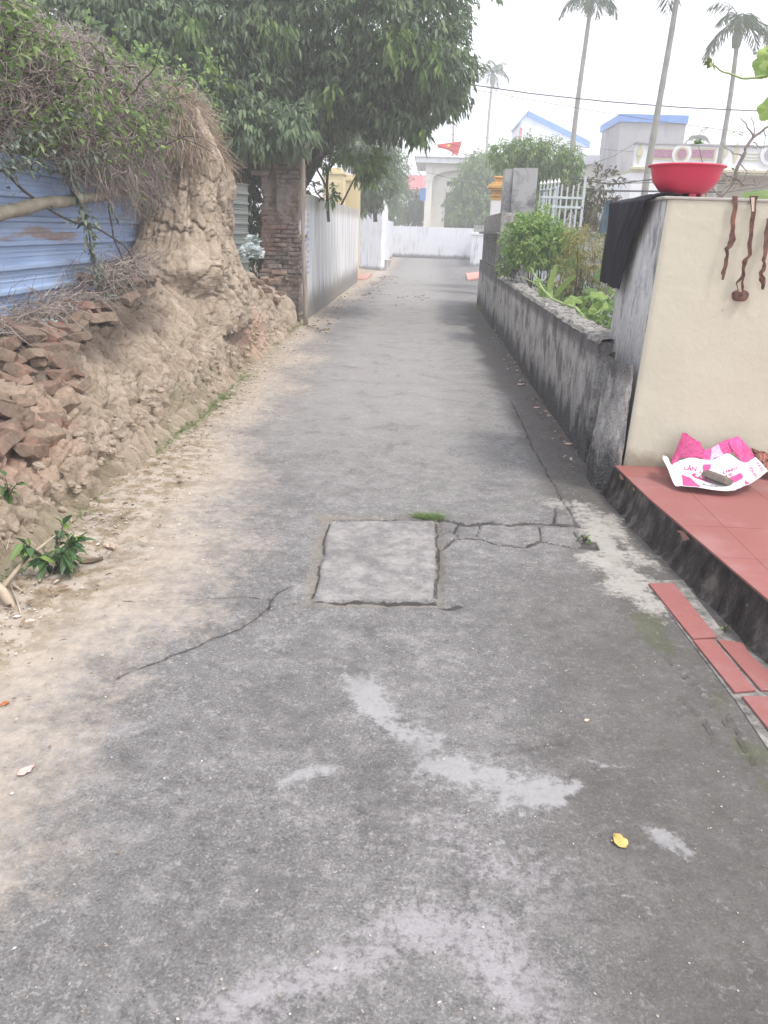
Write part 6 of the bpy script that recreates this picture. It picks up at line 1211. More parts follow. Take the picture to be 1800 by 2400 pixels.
# ground cover of leaves under it
n = 1500; q = np.stack([RG.uniform(1.48, 2.9, n), RG.uniform(5.9, 12.0, n), RG.uniform(.42, .93, n)], 1); a = leaves(q, unit(RG.normal(size=(n, 3))+np.array([-.2, -.4, .5])), RG.uniform(.06, .14, n), RG.uniform(.04, .09, n), .2)
tag(meshobj('garden_undergrowth', a[0], a[1], M['pump'], None, False, dict(rn=a[2]*.8)), 'mass of low green leaves filling the garden bed behind the low wall', 'undergrowth', kind='stuff')
rt = empty('strap_leaf_plant', U(1310, 700, 9.0), 'plant with long upright strap shaped bright green leaves behind the low wall', 'plant')
for P_, w_ in (([(1285, 700), (1290, 665), (1296, 645), (1306, 618)], .035), ([(1300, 695), (1318, 672), (1335, 655), (1352, 645)], .028), ([(1295, 700), (1315, 680), (1330, 662), (1345, 650)], .02), ([(1268, 700), (1268, 680), (1266, 660)], .035), ([(1290, 705), (1280, 690), (1272, 675)], .03)):
    c_ = np.array([U(a, b, 9.0) for a, b in P_]); tt = np.linspace(0, 1, 16); C_ = np.stack([np.interp(tt, np.linspace(0, 1, len(c_)), c_[:, i]) for i in range(3)], 1); d_ = unit(np.gradient(C_, axis=0)); sd = unit(np.cross(d_, np.array([.2, -1, .3]))); wv = (w_*np.sin(np.clip(tt*.85+.12, 0, 1)*math.pi)**.6)[:, None]
    V = np.stack([C_-sd*wv, C_+np.array([0, .008, -.004]), C_+sd*wv], 1).reshape(-1, 3); meshobj('leaf', V, gridF(16, 3), M['pump'], rt, True, dict(rn=np.full(48, RG.uniform(.5, 1))))
# ---- hanging clothes
M['navy'] = plain('navy_cloth', (.045, .065, .085), .9, .3, 6); M['teal'] = plain('dark_teal_cloth', (.075, .12, .15), .9, .25, 6); M['blackc'] = plain('black_trouser', (.022, .022, .026), .9, .3, 6)
def garment(px, Yq, m, label, thick=.05, name='hanging_garment', category='garment'):
    L_ = [p_[:2] for p_ in px]; n = len(L_); V = []; nu = 24
    P_ = [(U(a, y_, Yq), U(b, y_, Yq)) for a, b, y_ in px]; t = np.linspace(0, 1, len(P_)); tt = np.linspace(0, 1, 40); A = np.array([[np.interp(q, t, [p_[s][i] for p_ in P_]) for i in range(3)] for q in tt for s in (0, 1)]).reshape(40, 2, 3)
    for i in range(40):
        for j in range(nu):
            a = 2*math.pi*j/nu; f = .5-.5*math.cos(a); c_ = A[i, 0]*(1-f)+A[i, 1]*f; c_ = c_+np.array([0, math.sin(a)*thick*(1+.4*math.sin(3*a+i*.1)), 0]); V.append(c_)
    mb = MB(); mb.add(V, [tuple(f) for f in gridF(40, nu, True)]+[tuple(range(nu)), tuple(39*nu+j for j in range(nu))]); o = recalc(mb.build(name, M[m], None, True)); return tag(o, label, category)
garment([(1422, 1428, 470), (1417, 1436, 485), (1408, 1434, 515), (1404, 1430, 540), (1397, 1414, 550), (1394, 1405, 562)], 12.0, 'teal', 'dark teal jacket on a hanger over the garden, left of two garments')
garment([(1428, 1434, 470), (1426, 1440, 485), (1423, 1440, 500), (1420, 1434, 530), (1416, 1426, 560), (1416, 1422, 572)], 12.05, 'blackc', 'black trousers on a hanger over the garden, right of two garments')
for px_, lb_ in ((1424, 'thin wire hanger holding the dark teal jacket'), (1431, 'thin wire hanger holding the black trousers')):
    c_ = U(px_, 470, 12.02); mb = MB(); mb.tube([c_, c_+np.array([0, 0, .07]), c_+np.array([.02, 0, .10]), c_+np.array([.04, 0, .08])], .004, 5); tag(mb.build('wire_hanger', M['wpaint'], None, True), lb_, 'hanger')
M['leafy2'] = leafmat('darkred_leaves', [(.08, .06, .04), (.14, .13, .07), (.20, .20, .10)], .3, .5)
bush('dark_red_shrub', U(1370, 520, 15.5)*np.array([1, 1, 0])+np.array([0, 0, .3]), [cr(1405, 440, 15.5, .40, .4, .35, 60), cr(1350, 470, 16, .4, .4, .4, 60), cr(1405, 500, 15.5, .35, .4, .3, 60)], .12, .045, 'leafy2', 'thin reddish leaved shrub behind the metal railing', 24, 5, sr=.008)
# bare twig tree above the wall at right
k = NT('pale_twig_bark'); M['twig'] = k.done(k.mix(k.noise(30, 5), (.17, .145, .13), (.32, .28, .25)), .9)
def tw(P_, Yq, r): 
    c_ = np.array([U(a, b, Yq) for a, b in P_]); t = np.linspace(0, 1, len(c_)); tt = np.linspace(0, 1, len(c_)*4); C_ = np.stack([np.interp(tt, t, c_[:, i]) for i in range(3)], 1); C_ += np.stack([fbm(np.stack([tt*8+P_[0][0], tt*0, tt*0+i], 1), 2, i) for i in range(3)], 1)*r*1.2; return C_, list(np.linspace(r, r*.45, len(C_)))
rt = empty('bare_tree', U(1690, 470, 8.0), 'nearly leafless tree with thin branches behind the red basin', 'tree'); mb = MB()
for P_, r in [([(1680, 480), (1693, 452), (1720, 418), (1735, 385), (1750, 345), (1765, 320), (1790, 305), (1815, 290)], .022), ([(1765, 320), (1752, 300), (1745, 285), (1735, 275)], .008), ([(1745, 365), (1720, 360), (1700, 345), (1690, 335)], .006), ([(1720, 418), (1700, 408), (1680, 400), (1665, 392)], .009), ([(1720, 418), (1745, 432), (1775, 432), (1800, 400), (1812, 380)], .008),
        ([(1693, 452), (1740, 445), (1780, 440), (1820, 425)], .007), ([(1765, 320), (1768, 300), (1763, 280), (1762, 270)], .006), ([(1790, 305), (1795, 320), (1790, 350)], .005), ([(1735, 385), (1750, 400), (1745, 420), (1730, 435)], .005), ([(1690, 460), (1660, 432), (1640, 425)], .008), ([(1765, 332), (1780, 345), (1800, 340)], .006), ([(1750, 345), (1762, 340), (1774, 350)], .005), ([(1700, 440), (1715, 430), (1735, 428), (1750, 420)], .005)]:
    C_, rr_ = tw(P_, 8.0, r); mb.tube(C_, rr_, 6)
mb.build('branches', M['twig'], rt, True)
n = 26; B = np.array([U(1730+RG.normal()*25, 420+RG.normal()*14, 8.0) for i in range(n)]); a = leaves(B, rdir(n), .05, .02, .2); meshobj('dry_leaves', a[0], a[1], M['litter'], rt, True, dict(rn=a[2]))
a = leaves(U(1733, 310, 8)+RG.normal(size=(4, 3))*.01, rdir(4)+np.array([0, 0, -.4]), .07, .03, .2); meshobj('leaf_tuft', a[0], a[1], M['creeper'], rt, True, dict(rn=a[2]))
rt = empty('young_sprig', U(1655, 460, 7.0), 'thin sprig with a pale green shoot at its tip rising behind the red basin', 'sprig'); mb = MB(); C_, rr_ = tw([(1655, 460), (1652, 400), (1643, 365), (1637, 340)], 7.0, .006); mb.tube(C_, rr_, 6); mb.build('stem', M['twig'], rt); a = leaves(np.array([U(1637, 338, 7.0)]*7), rdir(7)+np.array([0, 0, .7]), .06, .025, .1); meshobj('shoot', a[0], a[1], M['young'], rt, True, dict(rn=a[2]))
# gourd vine with broad leaves entering at the upper right, close to the camera
rt = empty('gourd_vine', U(1800, 175, 3.4), 'arching green vine tendril with a bud entering at the upper right edge', 'vine'); mb = MB()
vq = np.array([(3.3, 4.95, 1.77), (3.25, 4.7, 2.15), (3.0, 4.2, 2.45), (2.5, 3.65, 2.50), U(1835, 145, 3.4)]); tq = np.linspace(0, 1, 24); mb.tube([np.array([np.interp(q_, np.linspace(0, 1, 5), vq[:, i]) for i in range(3)]) for q_ in tq], .006, 7)
for e_ in ((1800, 258), (1797, 152), (1812, 132)): mb.tube([U(1840, 150, 3.42), U(1825, (150+e_[1])/2-6, 3.42), U(e_[0]+6, e_[1]+2, 3.41)], .0025, 5)
C_, rr_ = tw([(1835, 145), (1800, 178), (1770, 186), (1735, 183), (1705, 172), (1680, 160), (1660, 150)], 3.4, .0055); mb.tube(C_, rr_, 7); mb.build('stem', M['vinest'], rt, True)
a = leaves(np.array([U(1668, 150, 3.4)]*7), unit(rdir(7)+np.array([-.8, 0, .1])), .035, .022, .1); meshobj('bud', a[0], a[1], M['vinest'], rt, True, dict(rn=a[2]))
mb = MB(); C_, rr_ = tw([(1715, 170), (1722, 150), (1715, 135), (1700, 130)], 3.4, .001); mb.tube(C_, rr_, 4); mb.build('tendril', M['vinest'], rt)
for (px, py, r_, nv_) in ((1797, 150, .055, (-.6, -1, .2)), (1800, 255, .045, (-.8, -1, .1)), (1812, 130, .06, (-.3, -1, .3))): bigleaf(U(px, py, 3.4), r_, nv_, 1.0, 'hedge', rt)
rt = empty('broad_leaf', U(1790, 450, 5.6), 'broad bright green leaf lying on the top of the cream wall at the right edge', 'leaf')
bigleaf(U(1785, 452, 5.5)*1.0, .12, (-.1, -.35, 1), 0, 'young', rt, 'blade', 3, .1); bigleaf(U(1765, 449, 5.55)*1.0, .06, (-.1, -.3, 1), 0, 'young', rt, 'blade', 3, .1)
# ================================================================ FAR THINGS
M['plaster'] = grime('pale_house_plaster', (.90, .88, .80), (.66, .64, .57), 1.2, .25, 3, None, .2, .06, .12); M['wplaster'] = grime('white_house_plaster', (.74, .76, .78), (.56, .58, .60), .8, .3, 3, None, .2, .06, .12); M['gplaster'] = grime('bare_grey_render', (.36, .36, .37), (.25, .25, .26), .5, .45, 4, None, .2, .1, .2)
M['bluep'] = plain('blue_roof_paint', (.12, .26, .58), .5, .12, 3, 0); M['glass'] = plain('dark_window_glass', (.05, .07, .09), .15, .2, 2, 0, .5); M['door_brown'] = plain('brown_door_timber', (.16, .12, .11), .6, .2, 3, 0)
M['mint'] = plain('mint_paint', (.52, .66, .58), .8, .08, 2); M['beige'] = plain('beige_paint', (.46, .42, .33), .85, .1, 2); M['olive'] = plain('olive_trim', (.52, .50, .34), .8, .1, 3); M['purple'] = plain('purple_pebbledash', (.34, .16, .24), .9, .35, 14, .5)
def ub(px0, py0, px1, py1, Y, d, y2=None):
    a, b = U(px0, py0, Y), U(px1, py1, Y); return (a[0], Y, b[2]), (b[0], Y+d, a[2])
# cream flat-roofed house behind the end wall
Yh = 53.0; a_, b_ = U(990, 400, Yh), U(1420, 400, Yh); zt = U(1000, 366, Yh)[2]; zb_ = U(1000, 383, Yh)[2]; rt = empty('flat_roofed_house', (4, Yh, 0), 'cream single storey house with flat overhanging roof and arch beyond the end wall', 'house')
xl = U(996, 450, Yh)[0]; arch0 = U(1012, 450, Yh)[0]; 
mb = MB(); mb.box((xl, Yh, 0), (arch0, Yh+.5, zb_-.01)); mb.build('column', M['plaster'], rt)
mb = MB(); cz0 = U(1005, 420, Yh)[2]; mb.box((xl-.08, Yh-.06, cz0-.06), (arch0+.12, Yh+.5, cz0+.05)); mb.box((xl-.05, Yh-.03, cz0-.14), (arch0+.06, Yh+.5, cz0-.06)); mb.build('column_capital', M['plaster'], rt)
# arch: spandrel between column and centre
xa0, xa1 = arch0, arch0+5.0; pts = [(xa0, cz0)]; R0 = (xa1-xa0)/2
for q in np.linspace(0, math.pi, 30): pts.append((xa0+R0-R0*math.cos(q), cz0+(U(1060, 396, Yh)[2]-cz0)*math.sin(q)))
pts += [(xa1, cz0), (13, cz0), (13, zb_), (xa0, zb_)]
P_ = pts; mb = MB(); top = [(x, Yh+.02, zb_) for x, z in pts[:32]]
lowr = [(x, Yh+.02, z) for x, z in pts[:32]]
for i in range(31): mb.prism([lowr[i], lowr[i+1], top[i+1], top[i]], (0, .3, 0)) if lowr[i+1][0]-lowr[i][0] > 1e-4 else None
mb.build('arch', M['plaster'], rt)
mb = MB(); mb.box((xa1, Yh+.02, 0), (xa1+.5, Yh+.4, zb_-.01)); mb.build('column', M['plaster'], rt)
mb = MB(); mb.box((xl+.05, Yh+.45, 0), (12.6, Yh+6, zb_-.01)); mb.build('wall', M['plaster'], rt)
mb = MB(); q0 = U(976, 366, Yh)[0]; mb.box((q0, Yh-.5, zb_), (12.8, Yh+7, zt-.10), .02); mb.box((q0-.1, Yh-.6, zt-.10), (12.9, Yh+7.1, zt), .02); mb.build('roof', M['wplaster'], rt)
for (x0, y0, x1, y1) in ((1048, 425, 1067, 436), (1068.5, 425, 1088, 436)):
    A_, B_ = ub(x0, y0, x1, y1, Yh+.42, .1); mb = MB(); mb.box(A_, (B_[0], Yh+.46, B_[2])); mb.build('window', M['glass'], rt)
A_, B_ = ub(1045, 451, 1110, 545, Yh+.42, .1); mb = MB(); mb.box((A_[0], Yh+.40, 0), (B_[0], Yh+.46, B_[2])); mb.build('door', M['door_brown'], rt)  # brown timber colour of the house door
A_, B_ = ub(985, 440, 994, 535, Yh-.3, .1); mb = MB(); mb.box((A_[0], Yh-.1, U(990, 470, Yh)[2]), (B_[0], Yh-.02, B_[2])); tag(mb.build('blue_tarpaulin', M['bluep']), 'narrow blue tarpaulin hanging at the left edge of the cream house', 'tarpaulin')
M['pipe'] = plain('grey_pipe', (.35, .37, .38), .5, .1, 4, 0); mb = MB(); mb.tube([U(990, 398, Yh), U(981, 398, Yh), U(981, 404, Yh), U(988, 412, Yh)], .04, 6); tag(mb.build('roof_pipe', M['pipe']), 'bent grey drain pipe on the left side of the cream house', 'pipe')
# flag on its staff
fy = Yh-.5; rt = empty('flag', U(1027, 364, fy), 'red flag with one yellow star flying from the flat roof', 'flag'); mb = MB(); mb.tube([U(1027, 366, fy), U(1026, 336, fy)], .03, 6); mb.build('staff', M['pipe'], rt)
M['flag'] = plain('flag_red', (.75, .05, .045), .6, .06, 3, 0, trans=.35); M['star'] = plain('star_yellow', (.85, .62, .05), .6, .04, 3, 0)
TL, TR, BR_, BL = U(1026, 338, fy), U(1083, 331, fy), U(1072, 366, fy), U(1028, 347, fy); md = (BR_+BL)/2; u, v = np.meshgrid(np.linspace(0, 1, 24), np.linspace(0, 1, 14), indexing='ij'); u = u.ravel()[:, None]; v = v.ravel()[:, None]
def fl_(u, v): return TL*(1-u)*(1-v)+TR*u*(1-v)+BL*(1-u)*v+BR_*u*v+np.concatenate([0*u, .12*np.sin(u*7+v*2)*u, .10*np.sin(u*math.pi)*v], 1)
o = meshobj('cloth', fl_(u, v), gridF(24, 14), M['flag'], rt, True); o.modifiers.new('t', 'SOLIDIFY').thickness = .01
st_ = []; 
for i in range(10): q = math.pi/2+i*math.pi/5; r_ = 1 if i % 2 == 0 else .40; st_.append((.47+.115*r_*math.cos(q), .40-.24*r_*math.sin(q)))
su = np.array([[.47, .40]]+st_); V = fl_(su[:, :1], su[:, 1:]); V[:, 1] -= .03; mb = MB(); mb.add(V, [(0, 1+i, 1+(i+1) % 10) for i in range(10)]); mb.build('star', M['star'], rt)
# red tile roofed house
Y2 = 70.; rt = empty('red_roofed_house', (-2.5, Y2, 0), 'small distant house with faded red tile roof between the trees', 'house')
k = NT('red_roof_tiles'); o_ = k.xyz(); wv = k.n('ShaderNodeTexBrick'); sx = k.n('ShaderNodeCombineXYZ'); k.put(sx.inputs[0], o_[0]); k.put(sx.inputs[1], o_[2]); k.put(wv.inputs['Vector'], sx.outputs[0]); wv.inputs['Scale'].default_value = 1; wv.inputs['Brick Width'].default_value = .32; wv.inputs['Row Height'].default_value = .22; wv.offset = 0; wv.inputs['Mortar Size'].default_value = .03
wv.inputs['Color1'].default_value = (.50, .16, .17, 1); wv.inputs['Color2'].default_value = (.58, .22, .22, 1); wv.inputs['Mortar'].default_value = (.30, .09, .10, 1); M['rroof'] = k.done(wv.outputs['Color'], .8, wv.outputs['Fac'], -.5, .05)
tl, tr, br2, bl = U(944, 410, Y2+2), U(1000, 411, Y2+2), U(1000, 444, Y2-1), U(938, 442, Y2-1); mb = MB(); mb.prism([tl, tr, br2, bl], (0, .05, -.12)); recalc(mb.build('roof', M['rroof'], rt))
A_, B_ = U(942, 443, Y2), U(1000, 443, Y2); mb = MB(); mb.box((A_[0]+.2, Y2, 0), (B_[0], Y2+5, A_[2]+.1)); mb.build('wall', M['wplaster'], rt)
# mint house at the left
Y3 = 41.; rt = empty('mint_house', U(880, 500, Y3), 'pale house with mint green roof corner and cornice behind the trees at left', 'house')
A_ = U(916, 343, Y3); B_ = U(830, 343, Y3); mb = MB(); ztw = U(893, 287, Y3)[2]; zc_ = U(893, 318, Y3)[2]; zk_ = U(893, 330, Y3)[2]
mb.box((B_[0], Y3-.1, zk_), (U(921, 330, Y3)[0], Y3+4, zk_+.22), .04); mb.box((B_[0], Y3, zk_+.22), (U(913, 320, Y3)[0], Y3+4, zc_+.05), .04); mb.prism([(U(890, 318, Y3)[0]-.1, Y3+.1, zc_+.05), (U(912, 318, Y3)[0], Y3+.1, zc_+.05), (U(910, 300, Y3)[0], Y3+.1, zc_+.45), (U(908, 289, Y3)[0], Y3+.1, ztw), (U(896, 288, Y3)[0], Y3+.1, ztw)], (0, 3, 0)); recalc(mb.build('cornice', M['mint'], rt))
mb = MB(); mb.box((B_[0], Y3+.1, 0), (U(906, 400, Y3)[0], Y3+.3, zk_-.002)); mb.box((U(904, 400, Y3)[0]+.003, Y3-.02, 0), (U(912, 400, Y3)[0], Y3+.35, zk_-.005)); mb.build('wall', M['wplaster'], rt)
mb = MB(); P1_ = U(868, 302, Y3+.3); P2_ = U(890, 318, Y3+.3); mb.box((P1_[0], Y3+.5, P2_[2]), (P2_[0], Y3+3.5, P1_[2])); mb.build('roof', M['rroof'], rt)
M['mintgate'] = M['mint']; a_, b_ = U(886, 462, 36), U(900, 520, 36); mb = MB(); mb.box((a_[0], 36, .0), (b_[0], 36.1, a_[2]), .03); mb.lathe(((a_[0]+b_[0])/2, 36.05, a_[2]), [(.15, 0), (.13, .1), (.05, .18), (0, .2)], 12); tag(mb.build('mint_gatepost', M['mint']), 'small mint green gatepost above the left white wall', 'gatepost')
# blue-roofed white building
Y4 = 60.; rt = empty('white_shed', (8.5, Y4, 0), 'tall white building with a sloping blue roof edge beyond the garden tree', 'building')
pts = [(1221, 282), (1238, 262), (1380, 334), (1374, 362), (1374, 420), (1221, 420)]; P_ = [U(a, b, Y4) for a, b in pts]; mb = MB(); mb.prism(P_, (0, 6, 0)); recalc(mb.build('wall', M['wplaster'], rt))
for a, b, th in (((1238, 259), (1384, 331), .35), ((1219, 281), (1238, 259), .15)):
    A_, B_ = U(*a, Y4-.3), U(*b, Y4-.3); mb = MB(); mb.prism([A_, B_, B_-np.array([0, 0, th]), A_-np.array([0, 0, th])], (0, 6.6, 0)); recalc(mb.build('roof_edge', M['bluep'], rt))
A_, B_ = U(1218, 300, Y4), U(1222, 330, Y4); mb = MB(); mb.box((A_[0], Y4-.05, B_[2]), (B_[0], Y4+.1, A_[2])); mb.build('red_downpipe', M['rroof'], rt)
# grey building with blue roof edge
Y5 = 45.; A_, B_ = U(1457, 272, Y5), U(1611, 274, Y5); rt = empty('grey_building', ((A_[0]+B_[0])/2, Y5, 0), 'tall bare grey rendered building with a blue roof edge', 'building')
mb = MB(); mb.box((A_[0], Y5, 0), (B_[0], Y5+4.6, A_[2]-.02)); mb.build('wall', M['gplaster'], rt); mb = MB(); mb.box((A_[0]-.12, Y5-.12, A_[2]-.28), (B_[0]+.05, Y5+4.7, A_[2]+.10), .01); mb.build('roof_edge', M['bluep'], rt)
mb = MB(); mb.box((A_[0]+.05, Y5+.3, 0), (A_[0]+.3, Y5+.31, A_[2]-.3)); 
# pale flat building in between
Y6 = 50.; A_, B_ = U(1280, 385, Y6), U(1430, 385, Y6); zt = U(1350, 365, Y6)[2]; rt = empty('beige_building', ((A_[0]+B_[0])/2, Y6, 0), 'low beige building with a white roof slab between the tree and the grey building', 'building')
mb = MB(); mb.box((A_[0], Y6, 0), (B_[0]-.6, Y6+3, A_[2])); mb.build('wall', M['plaster'], rt); mb = MB(); mb.box((A_[0]-.5, Y6-.8, A_[2]+.001), (B_[0], Y6+3.5, zt), .02); mb.build('roof', M['wplaster'], rt)
A_, B_ = U(1372, 440, Y6-.05), U(1392, 465, Y6-.05); mb = MB(); mb.box((A_[0], Y6-.05, B_[2]), (B_[0], Y6+.05, A_[2])); mb.build('window', M['glass'], rt)
# house with ornate parapet
Y7 = 35.; rt = empty('parapet_house', (12, Y7, 0), 'pale house with an ornate parapet of purple panels and roundels', 'house')
zt, zb_ = U(1600, 336, Y7)[2], U(1600, 394, Y7)[2]; x0 = U(1488, 370, Y7)[0]; x1 = 19.0
mb = MB(); mb.box((x0, Y7, zb_), (x1, Y7+.25, zt-.07)); mb.build('parapet', M['wplaster'], rt); mb = MB(); mb.box((x0-.05, Y7-.08, zt-.07), (x1, Y7+.35, zt), .01); mb.build('parapet_coping', M['gplaster'], rt)
mb = MB(); mb.box((x0-.1, Y7-.12, zb_-.12), (x1, Y7+.3, zb_+.001), .02); mb.box((x0-.06, Y7-.06, zb_-.20), (x1, Y7+.3, zb_-.121), .02); mb.build('cornice', M['olive'], rt)
mb = MB(); xw = U(1462, 430, Y7)[0]; mb.box((x0-.02, Y7+.02, 0), (x0+1.9, Y7+6, zb_-.2)); mb.build('end_wall', M['wplaster'], rt)
mb = MB(); mb.box((x0+1.9, Y7+1.3, 0), (x1, Y7+6, zb_-.21)); mb.build('recessed_wall', M['beige'], rt); mb = MB(); mb.box((x0-.02, Y7+.3, zb_-.205), (x1, Y7+6, zb_-.1)); mb.build('roof', M['beige'], rt)
def upanel(x0_, y0_, x1_, y1_, m, pr, name): A_, B_ = U(x0_, y0_, Y7), U(x1_, y1_, Y7); mb = MB(); mb.box((A_[0], Y7-pr, B_[2]), (B_[0], Y7+.01, A_[2])); return mb.build(name, M[m], rt)
for (a, b) in ((1529, 1582), (1616, 1672)): upanel(a-3, 346, b+3, 376, 'olive', .03, 'panel_frame'); upanel(a+2, 350, b-1, 371, 'purple', .045, 'purple_panel')
def roundel(px, py, r_, m, pr, name='roundel', sx_=1.0): c_ = U(px, py, Y7); mb = MB(); R2 = r_*Y7/F_PX; mb.prism([(c_[0]+R2*sx_*math.cos(q), Y7-pr, c_[2]+R2*math.sin(q)) for q in np.linspace(0, 2*math.pi, 28, endpoint=False)], (0, pr+.005, 0)); return recalc(mb.build(name, M[m], rt))
roundel(1597, 361, 20, 'wplaster', .06); roundel(1597, 361, 14, 'olive', .075); roundel(1597, 361, 10, 'purple', .09); roundel(1806, 361, 22, 'wplaster', .06); roundel(1806, 361, 13, 'gplaster', .09)
for px in (1499, 1697, 1725):
    c_ = U(px, 357, Y7); mb = MB(); mb.prism([(c_[0], Y7-.03, c_[2]+.42), (c_[0]+.13, Y7-.03, c_[2]), (c_[0], Y7-.03, c_[2]-.42), (c_[0]-.13, Y7-.03, c_[2])], (0, .035, 0)); recalc(mb.build('diamond_relief', M['olive'], rt)); roundel(px, 357, 7, 'olive', .05, 'boss') if px != 1725 else None
for py in (361, 369, 376): upanel(1736, py-2, 1780, py+1, 'olive', .03, 'groove_bar')
# utility pole and pole lamp: thin concrete post behind the trees at left
# ---- areca palms
M['ptrunk'] = plain('palm_trunk', (.26, .26, .23), .9, .2, 5); M['pshaft'] = plain('palm_crownshaft', (.16, .19, .14), .7, .2, 5)
M['pfrond'] = leafmat('palm_frond', [(.05, .08, .04), (.09, .13, .06), (.15, .19, .09)], .3, .6)
def palm(topx, topy, lowx, lowy, Y, r, fl, label, nf=9, seed=0, up=.0, gp='areca palms beyond the gardens'):
    T_, L_ = U(topx, topy, Y), U(lowx, lowy, Y); d = (T_-L_); B = L_-d*(L_[2]/max(d[2], .01)); B[2] = 0; rt = empty('areca_palm', B, label, 'palm tree', gp)
    n = 26; mb = MB(); mb.tube([B+(T_-B)*t+np.array([r*.8*math.sin(t*5+seed), 0, 0]) for t in np.linspace(0, 1, n)], [r*(1.25-.45*t+(.10 if i % 2 else 0)*.6) for i, t in enumerate(np.linspace(0, 1, n))], 9); mb.build('trunk', M['ptrunk'], rt)
    ax = unit(d); sh = fl*.42; mb = MB(); mb.tube([T_, T_+ax*sh*.4, T_+ax*sh], [r*1.5, r*2.0, r*.9], 9); mb.build('crownshaft', M['pshaft'], rt); C0 = T_+ax*sh; rg = np.random.default_rng(seed)
    for i in range(nf):
        az = 2*math.pi*i/nf+rg.uniform(-.2, .2); el = rg.uniform(-.1, 1.25)+up; l = fl*rg.uniform(.8, 1.1); K = 12; P_ = [C0]; dd = np.array([math.cos(az)*math.cos(el), math.sin(az)*math.cos(el), math.sin(el)])
        for j in range(K): dd = unit(dd+np.array([0, 0, -.13-.016*j])); P_.append(P_[-1]+dd*l/K)
        P_ = np.array(P_); dirs = unit(np.gradient(P_, axis=0)); sd = unit(np.cross(dirs, [0, 0, 1.])+1e-4); V = []; Bq = []; Dq = []; Lq = []
        for j in np.linspace(1.0, K-.3, 26):
            a = int(j); f = j-a; p_ = P_[a]*(1-f)+P_[min(a+1, K)]*f
            for s in (-1, 1): Bq.append(p_); Dq.append(sd[a]*s*.9+dirs[a]*.55+np.array([0, 0, -.55])+rg.normal(size=3)*.22); Lq.append(l*.34*math.sin(math.pi*min(1, j/K*.85+.13)))
        a_ = leaves4(np.array(Bq), np.array(Dq), np.array(Lq), l*.026, .30); S_ = strands(P_[None], r*.22); V, F, R = cat(a_, (S_[0], S_[1][:, :3], np.full(len(S_[0]), .3)), (S_[0], S_[1][:, [0, 2, 3]], np.full(len(S_[0]), .3)))
        meshobj('frond', V, F, M['pfrond'], rt, False, dict(rn=R))
    return rt
palm(1154, 196, 1143, 350, 60, .10, 1.55, 'small distant areca palm with full crown right of the flag', 10, 1, .1)
palm(1379, 30, 1345, 360, 35, .10, 1.55, 'tall straight areca palm rising behind the garden tree', 10, 2, .0)
palm(1588, -60, 1518, 440, 25, .088, 2.0, 'areca palm whose crown is cut off by the top of the photo', 9, 3)
palm(1724, 112, 1682, 390, 30, .088, 1.7, 'areca palm with ragged drooping crown at the upper right', 10, 4, -.05)
palm(1064, 205, 1060, 345, 70, .09, 1.6, 'distant areca palm behind the longan tree, above the flag', 8, 5)
palm(1636, 345, 1634, 380, 60, .10, 1.2, 'little palm crown peeping over the parapet house', 9, 6, .35)
# ---- trees by the houses
tree('mango_tree', U(1110, 560, 50.5)*np.array([1, 1, 0]), [([U(1110, 600, 50.5)*np.array([1, 1, 0]), U(1115, 500, 50.5), U(1120, 430, 50.5)], (.18, .08))], [cr(1130, 392, 50.5, 1.1, 1.1, .8, 260), cr(1095, 435, 50.3, .75, 1, .8, 180), cr(1130, 450, 50.5, 1.3, 1.1, 1.2, 380), cr(1080, 497, 50, .75, .9, .65, 160), cr(1130, 510, 50, 1.0, .9, .6, 200), cr(1150, 400, 51, .8, 1, 1, 190), cr(1062, 470, 50, .3, .5, .3, 30)], 7, .27, .08, 'mango', 'broad pale green mango tree spreading in front of the cream house', 'tree', .8, .2)
M['mossy'] = grime('mossy_cement', (.34, .34, .31), (.13, .14, .11), 2.5, .5, 4, None, .2, .2, .3)
rt = empty('white_pier', (2.6, 38.9, 0), 'short white gate pier with mossy dark cap at the right end of the lane', 'pier')
A_, B_ = U(1107, 550, 38.7), U(1137, 550, 38.7); wallmesh('shaft', (A_[0], 38.7), (B_[0]+.3, 38.7), -.03, A_[2]-.02, .5, M['white2'], None, None, None, .005, .01, .15, parent=rt)
mb = MB(); mb.box((A_[0]-.05, 38.65, A_[2]-.02), (B_[0]+.35, 39.3, A_[2]+.12), .02); mb.build('cap', M['white2'], rt)
C_ = U(1112, 528, 38.9); mb = MB(); mb.box((C_[0], 38.8, A_[2]+.121), (C_[0]+.5, 39.2, C_[2]), .02); mb.build('mossy_block', M['mossy'], rt)
wallmesh('white_side_wall', (2.75, 39.25), (2.95, 47.7), -.03, 1.65, .2, M['white2'], 'white side wall behind the mossy capped pier on the right', 'wall', topn=.02, step_=.2)
tree('leafy_tree', U(1290, 560, 23)*np.array([1, 1, 0]), [([U(1290, 600, 23)*np.array([1, 1, 0]), U(1280, 480, 23), U(1270, 400, 23)], (.10, .04)), ([U(1285, 480, 23), U(1330, 420, 23), U(1340, 380, 23)], (.05, .02))], [cr(1190, 362, 23, .45, .6, .30, 170), cr(1240, 355, 23, .5, .6, .36, 210), cr(1290, 365, 23, .5, .6, .42, 220), cr(1330, 385, 23, .35, .5, .42, 170), cr(1310, 420, 23, .45, .5, .36, 170), cr(1225, 385, 23.5, .6, .5, .3, 160), cr(1280, 460, 23.5, .5, .5, .5, 150), cr(1345, 440, 23.5, .2, .4, .4, 60)], 7, .13, .04, 'mango', 'leafy tree above the blotchy gatepost and the metal railing', 'tree', .8, .10)
M['fargreen'] = leafmat('far_leaves', [(.07, .13, .06), (.12, .20, .08), (.20, .29, .11)], .3)
